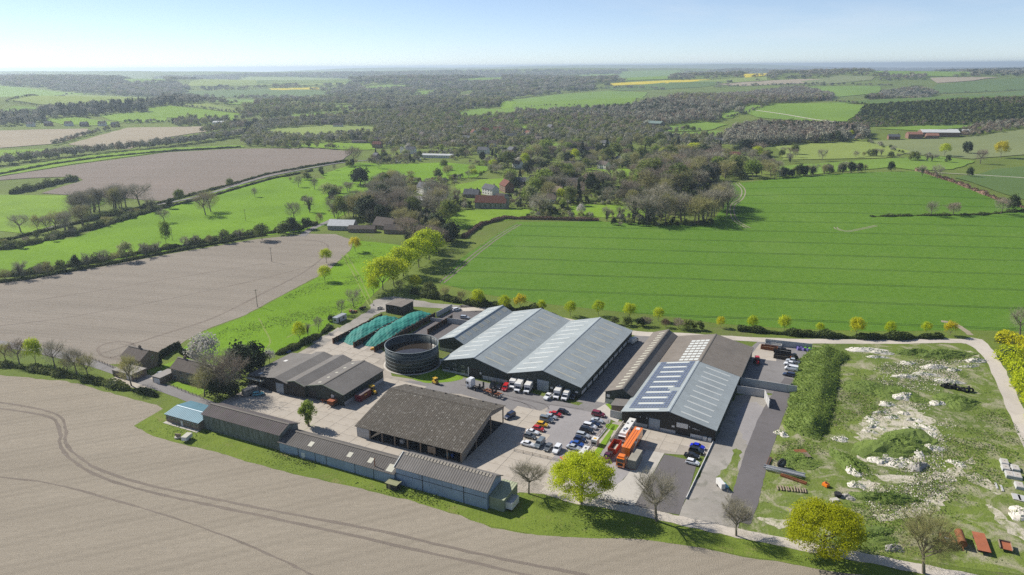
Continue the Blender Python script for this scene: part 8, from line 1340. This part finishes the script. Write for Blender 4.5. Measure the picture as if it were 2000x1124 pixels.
weeds('meadow_tufts', 'darker grass tufts in the vivid meadow', [(-105.1, 466.4), (-71.1, 451.3), (-63.2, 418.0), (-76.3, 325.7), (-87.6, 285.8), (-109.6, 273.6), (-135.3, 279.7), (-125.2, 317.9), (-104.3, 390.1)], 7000, L_WEED, 0.5, 13, 0.7, 0.25)
weeds('wall_weeds', 'ragged weeds along the foot of the low sheds', fl([(-92, -36.2), (-20, -36.8), (12, -36.2), (12, -40), (-20, -41), (-62, -39.5), (-92, -38)]), 3500, L_HEDGE, 0.45, 17, 0.3, 0.7)
# scrap and stores
def at(p): return (p[0], p[1], h1(*p))
def item(name, label, cat, p, rz=0.0, group=None): r = empty(name, at(p), R(rz)); tag(r, label, cat, group); return r
r = item('cable_drum', 'black steel wheel drum standing in the weeds', 'drum', (77.8, 183.2), 20); 
MB().tube((0, -0.25, 1.5), (0, 0.25, 1.5), 1.45, n=28).build('drum_body', BLACK, r)
for i in range(6): a = math.pi * i / 6; MB().tube((math.cos(a) * 1.35, -0.28, 1.5 + math.sin(a) * 1.35), (-math.cos(a) * 1.35, -0.28, 1.5 - math.sin(a) * 1.35), 0.05, n=4).build('spoke', GALV, r)
r = item('steel_beam_stack', 'long pile of grey steel beams in the weeds', 'beam pile', (77.7, 180.5), -27)
for i in range(9): MB().box(-5.2 + rng.uniform(-.6, .6), 5.2 + rng.uniform(-.6, .6), -0.13, 0.13, 0, 0.3).build('beam', GALV if i % 3 else PANELC, r, (0, -1.2 + (i % 5) * 0.5, 0.5 + (i // 5) * 0.34), R(rng.uniform(-2, 2)))
r = item('timber_stack', 'row of weathered logs lying side by side', 'timber stack', (76.6, 171.9), -12)
for i in range(11): MB().tube((0, -1.2, 0.2), (0, 1.2 + rng.uniform(-.4, .3), 0.2), 0.2, n=7).build('log', WOODP, r, (-3.6 + i * 0.72 + rng.uniform(-.12, .12), 0, 0.05), R(rng.uniform(-7, 7)))
r = item('pallet_stack', 'stack of brown pallets and boards in the brambles', 'pallet stack', (86.8, 189.4), 5)
for i in range(7): MB().box(-1.6, 1.6, -0.14, 0.14, 0, 0.12).build('board', WOODP, r, (0, -1.2 + i * 0.38, 0.5))
MB().box(-1.7, 1.7, 1.4, 3.2, 0.4, 0.55).build('rusty_sheet', RUST, r); MB().box(-1.4, 1.4, -1.1, 1.1, 0, 0.5).build('pallet_base', WOODP, r)
r = item('rusty_girder', 'rusty girder frame under the steel beams', 'girder', (78.9, 176.7), -40); MB().box(-3.6, 3.6, -0.5, -0.2, 0.1, 0.6).build('girder_flange', RUST, r); MB().box(-3.6, 3.6, 0.2, 0.5, 0.1, 0.6).build('girder_flange', RUST, r)
r = item('rusty_trough', 'thin rusty trough beside the dark drive', 'trough', (75.3, 186.3), 61); MB().box(-2.4, 2.4, -0.4, 0.4, 0.05, 0.5).build('trough_body', RUST, r); MB().box(-2.3, 2.3, -0.3, 0.3, 0.5, 0.52).build('trough_liner', DARKIN, r)
r = item('orange_drum', 'small orange machine in the grass', 'machine', (86.6, 173.5), 30); MB().box(-0.7, 0.7, -0.8, 0.8, 0.2, 1.0, 0, 0.1).build('machine_body', PAINT['orange'], r); MB().tube((0, 0, 1.0), (0, 0, 1.4), 0.3, n=8).build('funnel', RUST, r)
r = item('black_bin', 'black bin beside a pale concrete block', 'bin', (87.8, 168.6), 30); MB().tube((0, 0, 0), (0, 0, 0.9), 0.8, 0.95, n=14).build('bin_body', BLACK, r); MB().tube((0, 0, 0.9), (0, 0, 1.0), 1.0, n=14).build('bin_lid', BLACK, r)
r = item('stone_block', 'pale stone block next to the black bin', 'block', (85.9, 166.2), 10); MB().box(-1.1, 1.1, -0.7, 0.7, 0, 0.4).build('lower_slab', CONCG, r); MB().box(-1.0, 1.0, -0.65, 0.65, 0.45, 0.8).build('upper_slab', CONCG, r)
for i, (p, lab) in enumerate((((143.4, 184.6), 'uppermost concrete block of the two rows'), ((141.7, 181.5), 'second concrete block in the left row'), ((144.3, 181.2), 'uppermost concrete block in the right row'), ((140.5, 178.0), 'third concrete block in the left row'), ((142.2, 177.2), 'second concrete block in the right row'), ((139.5, 172.4), 'lowest dark topped concrete block'))):
    r = item('concrete_block', lab, 'block', p, 66, 'concrete blocks on the waste ground'); MB().box(-1.6, 1.6, -1.0, 1.0, 0, 0.9, 0, 0.08).build('block_body', PANELC, r); MB().box(-1.3, 1.3, -0.75, 0.75, 0.9, 0.95).build('block_top', CONCG, r); MB().tube((0, -0.2, 0.95), (0, 0.2, 1.05), 0.05, n=4).build('lifting_eye', RUST, r)
for i, (p, lab) in enumerate((((135.5, 167.5), 'left pale slab below the concrete blocks'), ((136.6, 166.8), 'right pale slab below the concrete blocks'), ((133.6, 172.9), 'left narrow pale beam in the chalk patch'), ((134.3, 171.7), 'right narrow pale beam in the chalk patch'))):
    r = item('concrete_slab', lab, 'slab', p, 66, 'pale slabs on the waste ground'); w_ = 0.25 if i > 1 else 1.0; MB().box(-1.6, 1.6, -w_, w_, 0, 0.25).build('slab_body', CONCG, r); MB().box(-1.5, 1.5, -w_ * 0.9, w_ * 0.9, 0.25, 0.27).build('slab_face', PANELC, r)
r = item('tyre_pile', 'pile of big black tractor tyres', 'tyre pile', (159.0, 234.2), -26)
def tyre(R0, R1, wdt):
    m = MB(); n = 18; prof = [(R0, -wdt / 2), (R0 * 1.03, 0), (R0, wdt / 2), (R1, wdt / 2 * 0.8), (R1, -wdt / 2 * 0.8)]; k = len(prof)
    for i in range(n):
        t = 2 * math.pi * i / n; m.v += [(q * math.cos(t), q * math.sin(t), z) for q, z in prof]
    for i in range(n):
        for j in range(k): m.f.append((i * k + j, i * k + (j + 1) % k, ((i + 1) % n) * k + (j + 1) % k, ((i + 1) % n) * k + j)); m.m.append(0)
    return m
tm_ = tyre(0.95, 0.5, 0.55).mesh('tyre', TYRE)
for i in range(13):
    o = obj('tyre', tm_, r, (-4.2 + i * 0.72, rng.uniform(-0.7, 0.7), 0.5 + (i % 3) * 0.32)); o.rotation_euler = (rng.uniform(0.2, 1.3), rng.uniform(-0.5, 0.5), rng.uniform(0, 3))
r = item('rusty_tank_trailer', 'rusty cylindrical tank trailer at the bottom right', 'tank trailer', (109.0, 148.7), 249); MB().tube((-2.6, 0, 1.3), (2.6, 0, 1.3), 0.95, n=18).build('tank_body', RUST, r, smooth=False)
for s in (-1, 1): MB().tube((0.3, s * 0.8, 0.45), (0.3, s * 1.05, 0.45), 0.45, n=12).build('wheel', TYRE, r)
MB().tube((2.6, 0, 0.8), (4.0, 0, 0.5), 0.07, n=5).build('drawbar', RUST, r)
r = item('rusty_flat_wagon', 'long flat wagon with a rusty red deck', 'wagon', (113.3, 147.5), 68); MB().box(-3.9, 3.9, -1.35, 1.35, 1.0, 1.12).build('deck', RUSTR, r); MB().box(-3.6, 3.6, -0.5, 0.5, 0.7, 1.0).build('chassis', BLACK, r)
for x in (-2.6, 2.6):
    for s in (-1, 1): MB().tube((x, s * 0.9, 0.4), (x, s * 1.15, 0.4), 0.4, n=12).build('wheel', TYRE, r)
r = item('tipping_trailer', 'small trailer with an orange rusty floor', 'trailer', (118.4, 146.3), 64); MB().box(-1.6, 1.6, -1.2, 1.2, 0.7, 0.8).build('floor', RUSTR, r)
for s in (-1, 1): MB().box(-1.7, 1.7, s * 1.25 - 0.06, s * 1.25 + 0.06, 0.7, 1.25).build('side_board', WOODP, r); MB().tube((0, s * 1.0, 0.35), (0, s * 1.2, 0.35), 0.35, n=10).build('wheel', TYRE, r)
MB().box(1.6, 1.72, -1.2, 1.2, 0.7, 1.25).build('tail_board', WOODP, r)
r = item('rusty_hopper', 'rusty open hopper wagon with scrap inside', 'wagon', (105.7, 148.7), 80)
for s in (-1, 1): MB().box(-2.0, 2.0, s * 1.15 - 0.05, s * 1.15 + 0.05, 0.6, 1.6).build('side_wall', RUST, r); MB().box(s * 2.0 - 0.05, s * 2.0 + 0.05, -1.1, 1.1, 0.6, 1.6).build('end_wall', RUST, r)
MB().box(-1.9, 1.9, -1.1, 1.1, 0.6, 0.7).build('floor', RUST, r); MB().box(-1.2, 0.6, -0.7, 0.6, 0.7, 1.2, 0, 0.2).build('scrap_load', GALV, r); MB().tube((-0.8, -1.3, 0.45), (-0.8, 1.3, 0.45), 0.45, n=12).build('wheel_pair', TYRE, r)
r = item('white_trailer', 'white box trailer with a teal tray on the gravel', 'trailer', (57.4, 173.4), -80); MB().box(-1.7, 1.7, -0.6, 0.55, 0.4, 2.0).build('box_body', WHITEW, r); MB().box(-1.2, 1.2, 0.6, 1.9, 0.3, 0.6).build('tray', PAINT['teal'], r); MB().tube((-0.6, -0.7, 0.3), (-0.6, 0.7, 0.3), 0.3, n=10).build('wheel_pair', TYRE, r)
# side yard stores
for i, (p, lab) in enumerate((((105.4, 273.5), 'dark steel bin with broken boards, upper left'), ((109.4, 269.6), 'grey topped steel skip in the middle of the stores'), ((107.3, 263.8), 'front steel skip with three white drums'), ((108.0, 276.3), 'pale open bay filled with rubble'))):
    r = item('steel_skip', lab, 'skip', p, -26, 'skips in the side yard stores'); m_ = (RUST, BLACK, SLEEP, PANELC)[i]
    for s in (-1, 1): MB().box(-3.2, 3.2, s * 1.1 - 0.08, s * 1.1 + 0.08, 0, 1.5).build('side_wall', m_, r); MB().box(s * 3.2 - 0.08, s * 3.2 + 0.08, -1.0, 1.0, 0, 1.5).build('end_wall', m_, r)
    MB().box(-3, 3, -1, 1, 0.05, 0.9, 0, 0.25).build('contents', (WOODP, GALV, DARKIN, CHALKM)[i], r)
for i in range(11):
    p = ((117.3, 272.7)[0] + (i % 6) * 1.5 + rng.uniform(-.3, .3), (117.3, 272.7)[1] + (i // 6) * 1.6 - (i % 6) * 0.6); colr = ('lilac', 'lime')[i > 4 if i < 6 else i > 7]
    r = item('bulk_bag', '%s %s bulk bag from the left in the store corner' % (ordinal(i % 6 + 1), 'front row' if i < 6 else 'back row'), 'bag', p, i * 20, 'bulk bags in the store corner'); MB().box(-0.6, 0.6, -0.6, 0.6, 0, 1.0, 0, 0.12).build('bag_body', cached(('bag', colr), lambda: plain('bag_' + colr, (0.14, 0.12, 0.34) if colr == 'lilac' else (0.22, 0.55, 0.05), 0.7)), r); MB().box(-0.3, 0.3, -0.3, 0.3, 0.95, 1.2, 0, 0.15).build('bag_neck', cached(('bag', colr), lambda: None), r)
r = item('black_loader', 'black loader with an orange arm among the skips', 'loader', (111.8, 263.2), 30); MB().box(-1.2, 1.2, -0.9, 0.9, 0.4, 1.5, 0, 0.15).build('body', BLACK, r); MB().box(-0.6, 0.5, -0.6, 0.6, 1.4, 2.4).build('cab', CG, r); MB().tube((-1.0, 0.5, 1.4), (-2.4, 0.5, 0.6), 0.15, n=5).build('arm', PAINT['orange'], r)
for x in (-0.9, 0.9): MB().tube((x, -1.0, 0.5), (x, 1.0, 0.5), 0.5, n=12).build('wheel_pair', TYRE, r)
r = item('green_mower', 'green mower standing behind the panel wall', 'mower', (101.1, 237.3), 40); MB().box(-1.0, 1.0, -0.7, 0.7, 0.3, 0.9, 0, 0.1).build('body', PAINT['green'], r); MB().box(-0.3, 0.4, -0.4, 0.4, 0.9, 1.3).build('seat', BLACK, r)
for x in (-0.6, 0.6): MB().tube((x, -0.8, 0.3), (x, 0.8, 0.3), 0.3, n=10).build('wheel_pair', TYRE, r)
# yard clutter
boxthing('generator_box', 'square white generator box at the end of the car row', 'generator', *(23.9, 8.8), 1.9, 2.4, 0.1, 2.0, WHITEW, parts=(('vent', PAINT['yellow'], (-0.4, 0.4, -0.5, 0.3, 2.0, 2.05)), ('louvre', BLACK, (-0.7, 0.7, -1.22, -1.19, 0.5, 1.2)), ('skid', BLACK, (-0.9, 0.9, -1.15, 1.15, 0, 0.1))))
boxthing('welfare_unit', 'long white unit stored by the narrow grass strip', 'unit', *(22.9, -1.0), 1.8, 4.6, 0.2, 1.7, WHITEW, parts=(('hatch', BLACK, (-0.25, 0.25, -0.6, 0.3, 1.7, 1.74)), ('skid', BLACK, (-0.7, 0.7, -2.2, 2.2, 0, 0.2)), ('end_panel', GALV, (-0.85, 0.85, -2.34, -2.3, 0.3, 1.6))))
boxthing('welfare_unit', 'shorter white unit behind the long one', 'unit', *(23.0, 3.0), 1.8, 2.6, 0.2, 1.5, WHITEW, parts=(('hatch', BLACK, (-0.3, 0.3, -0.5, 0.3, 1.5, 1.54)), ('skid', BLACK, (-0.7, 0.7, -1.2, 1.2, 0, 0.2))))
r = item('sand_heap_bag', 'torn bag of pale sand beside the orange ramp', 'sand bag', (17.6, 188.5), 0); MB().box(-1.1, 1.1, -0.9, 0.9, 0, 0.8, 0, 0.45).build('sand', plain('builders_sand', (0.50, 0.42, 0.30), 0.95), r); MB().box(-1.1, -0.9, -0.9, 0.9, 0, 0.5).build('bag_side', WHITEW, r)
r = item('orange_ramp', 'orange steel loading ramp lying by the sand', 'ramp', (15.4, 188.0), -62); MB().box(-2.0, 2.0, -0.6, -0.45, 0.1, 0.5).box(-2.0, 2.0, 0.45, 0.6, 0.1, 0.5).build('ramp_rail', paint('ramp_orange', (0.65, 0.12, 0.06), 0.5, 0), r)
for i in range(6): MB().box(-0.08, 0.08, -0.45, 0.45, 0.3, 0.38).build('rung', paint('ramp_rung', (0.65, 0.16, 0.1), 0.5, 0), r, (-1.7 + i * 0.68, 0, 0))
boxthing('skip_bin', 'small dark green bin next to the orange ramp', 'bin', *(21.4, -4.9), 1.2, 0.9, 0.1, 1.2, plain('bin_green', (0.03, 0.06, 0.045), 0.5), parts=(('lid', plain('bin_lid', (0.04, 0.08, 0.06), 0.5), (-0.65, 0.65, -0.5, 0.5, 1.2, 1.28)), ('wheel', BLACK, (-0.5, 0.5, 0.35, 0.45, 0, 0.12))))
boxthing('manhole_box', 'square white hatch cover on the gravel stand', 'hatch', *(28.1, -1.4), 1.1, 1.1, 0, 0.2, WHITEW, parts=(('cover', CONC, (-0.35, 0.35, -0.35, 0.35, 0.2, 0.26)),))
post_fence('wire fence at the bottom of the car park', [(0.3, 193.5), (5.8, 191.0), (10.3, 188.9), (14.3, 186.6)], 3.2, 1.0)
post_fence('timber rail fence right of the car rows', [(31.3, 211.4), (27.8, 204.6), (24.3, 198.1), (21.4, 192.6)], 3.0, 0.9)
for i, (p, lab, m_) in enumerate((((-67.0, -4.8), 'rusty two wheeled trailer in front of the green workshop', RUST), ((-71.9, -2.7), 'old rusty implement left of the rusty trailer', RUST))):
    x, y, _ = f2w(*p); r = empty('rusty_implement', (x, y, 0.08), FROT + R(20 * i)); tag(r, lab, 'implement')
    MB().box(-1.2, 1.2, -1.4, 1.4, 0.9 if i == 0 else 0.5, 2.2 if i == 0 else 0.8).build('body', m_, r); MB().box(-1.25, 1.25, -1.45, 1.45, 2.2 if i == 0 else 0.8, 2.28 if i == 0 else 0.86).build('top_sheet', RUSTR, r)
    for s in (-1, 1): MB().tube((s * 1.1 - 0.12, 0, 0.6), (s * 1.1 + 0.12, 0, 0.6), 0.6, n=12).build('wheel', TYRE, r)
    MB().tube((0, -1.4, 0.7), (0, -3.0, 0.5), 0.08, n=5).build('drawbar', RUST, r)
for i, p in enumerate(((-30.5, -16.1), (-13.7, -16.9), (-12.2, -16.5))):
    x, y, _ = f2w(*p); r = empty(('water_tank', 'plastic_drum', 'plastic_drum')[i], (x, y, 0.1), FROT); tag(r, ('white caged tank under the barn eave', 'teal plastic drum under the barn eave', 'blue plastic drum under the barn eave')[i], ('tank', 'drum', 'drum')[i])
    if i == 0: MB().box(-0.6, 0.6, -0.5, 0.5, 0.15, 1.2).build('tank_body', WHITEW, r); MB().box(-0.62, 0.62, -0.52, 0.52, 0, 0.15).build('pallet', WOODP, r)
    else: MB().tube((0, 0, 0), (0, 0, 1.1), 0.45, n=12).build('drum_body', (PAINT['teal'], PAINT['blue'])[i - 1], r); MB().tube((0, 0, 1.1), (0, 0, 1.16), 0.35, n=10).build('drum_lid', BLACK, r)
for i in range(6):
    x, y, _ = f2w(-40 + i * 5.2, -8 + (i % 2) * 5); r = empty('straw_bale', (x, y, 0.12), FROT + R(i * 7)); tag(r, '%s square straw bale from the left inside the open barn' % ordinal(i + 1), 'bale', 'bales in the open barn'); MB().box(-1.2, 1.2, -0.6, 0.6, 0, 1.3, 0, 0.04).build('straw', plain('straw', (0.38, 0.29, 0.13), 0.95), r)
    for s in (-0.7, 0, 0.7): MB().box(s - 0.02, s + 0.02, -0.62, 0.62, 0, 1.32).build('twine', PAINT['teal'], r)
for i, (p, lab) in enumerate((((-96.9, -43.8), 'old satellite dish lying on the office lawn'), ((-93.0, -43.4), 'dirty white livestock trailer on the office lawn'))):
    x, y, _ = f2w(*p); r = empty(('dish', 'white_livestock_trailer')[i], (x, y, 0.08), FROT + R(15)); tag(r, lab, ('dish', 'trailer')[i])
    if i == 0: MB().tube((0, 0, 0.2), (0, 0.5, 1.2), 0.4, 1.1, n=16).build('dish_bowl', WOODP, r); MB().tube((0, 0, 0), (0, 0, 0.5), 0.9, n=12).build('base', CONCG, r)
    else: MB().box(-0.9, 0.9, -1.6, 1.6, 0.5, 1.7).build('box_body', WHITEW, r); MB().box(-0.95, 0.95, -1.65, 1.65, 1.7, 1.78).build('roof', LIGHT_Y, r); MB().tube((-1.0, 0, 0.35), (1.0, 0, 0.35), 0.35, n=12).build('wheel_pair', TYRE, r)
for i, (p, c_, lab) in enumerate((((-72.5, 328.6), BLACK, 'black scrap machine under the bare tree'), ((-76.0, 324.1), WOODP, 'heap of brown timber under the bare tree'), ((-64.2, 328.4), CONCG, 'pile of broken concrete left of the box shed'), ((-92.5, 274.4), PAINT['blue'], 'crumpled blue tarpaulin behind the workshops'), ((-83.4, 296.7), WHITEW, 'white bulk bag on the dirt track verge'), ((-82.0, 303.2), PAINT['teal'], 'green tarpaulin heap on the dirt track verge'))):
    r = item('scrap_heap', lab, 'heap', p, 20 * i); sz = (2.2, 2.6, 2.4, 1.6, 0.9, 1.4)[i]
    for k in range(6): MB().box(-sz * 0.3, sz * 0.3, -sz * 0.22, sz * 0.22, 0, sz * 0.3, 0, 0.05).build('scrap_piece', c_ if k % 3 else RUST if i < 2 else c_, r, (rng.uniform(-sz, sz) * 0.6, rng.uniform(-sz, sz) * 0.4, (k % 2) * sz * 0.2), rng.uniform(0, 3))
for i, (p, lab) in enumerate((((-144.7, 417.8), 'timber power pole in the harrowed field'), ((-124.7, 332.8), 'timber power pole at the meadow edge'), ((-230.8, 476.1), 'timber power pole near the river'), ((-203.3, 539.2), 'timber power pole in the far meadow'), ((-302.2, 599.0), 'timber power pole by the country road'))):
    r = item('power_pole', lab, 'pole', p, 15, 'timber power poles'); MB().tube((0, 0, 0), (0, 0, 9), 0.16, 0.11, n=7).build('pole', WOODP, r); MB().box(-0.9, 0.9, -0.06, 0.06, 8.5, 8.65).build('cross_arm', WOODP, r)
    for x in (-0.7, 0, 0.7): MB().tube((x, 0, 8.65), (x, 0, 8.85), 0.05, n=5).build('insulator', WHITEW, r)
r = item('white_motorhome', 'white motorhome parked in the paddock', 'motorhome', (-136, 872), 80, 'motorhomes in the paddock'); MB().box(-1.2, 1.2, -3, 3, 0.5, 3).build('body', WHITEW, r); MB().box(-1.1, 1.1, -3.05, -3, 1.5, 2.4).build('windscreen', CG, r)
r = item('white_motorhome', 'white caravan right of the parked motorhome', 'caravan', (-115, 900), 60, 'motorhomes in the paddock'); MB().box(-1.2, 1.2, -3, 3, 0.5, 2.8).build('body', WHITEW, r); MB().box(-1.22, 1.22, -1, 1, 1.5, 2.2).build('window', CG, r)


# ---------------------------------------------------------------- the hazy air
def haze():
    me = MB().box(-42000, 42000, -42000, 42000, -8, 134).mesh('haze', [])
    m = bpy.data.materials.new('haze_air'); m.use_nodes = True; t = m.node_tree; t.nodes.remove(t.nodes['Principled BSDF'])
    v = t.nodes.new('ShaderNodeVolumePrincipled'); v.inputs['Color'].default_value = (0.74, 0.88, 1.0, 1); v.inputs['Density'].default_value = 9.5e-5; v.inputs['Anisotropy'].default_value = 0.4
    t.links.new(v.outputs[0], t.nodes['Material Output'].inputs['Volume']); me.materials.append(m)
    tag(obj('haze', me), 'thin pale blue haze over the far hills', 'haze', None, 'stuff')
haze()
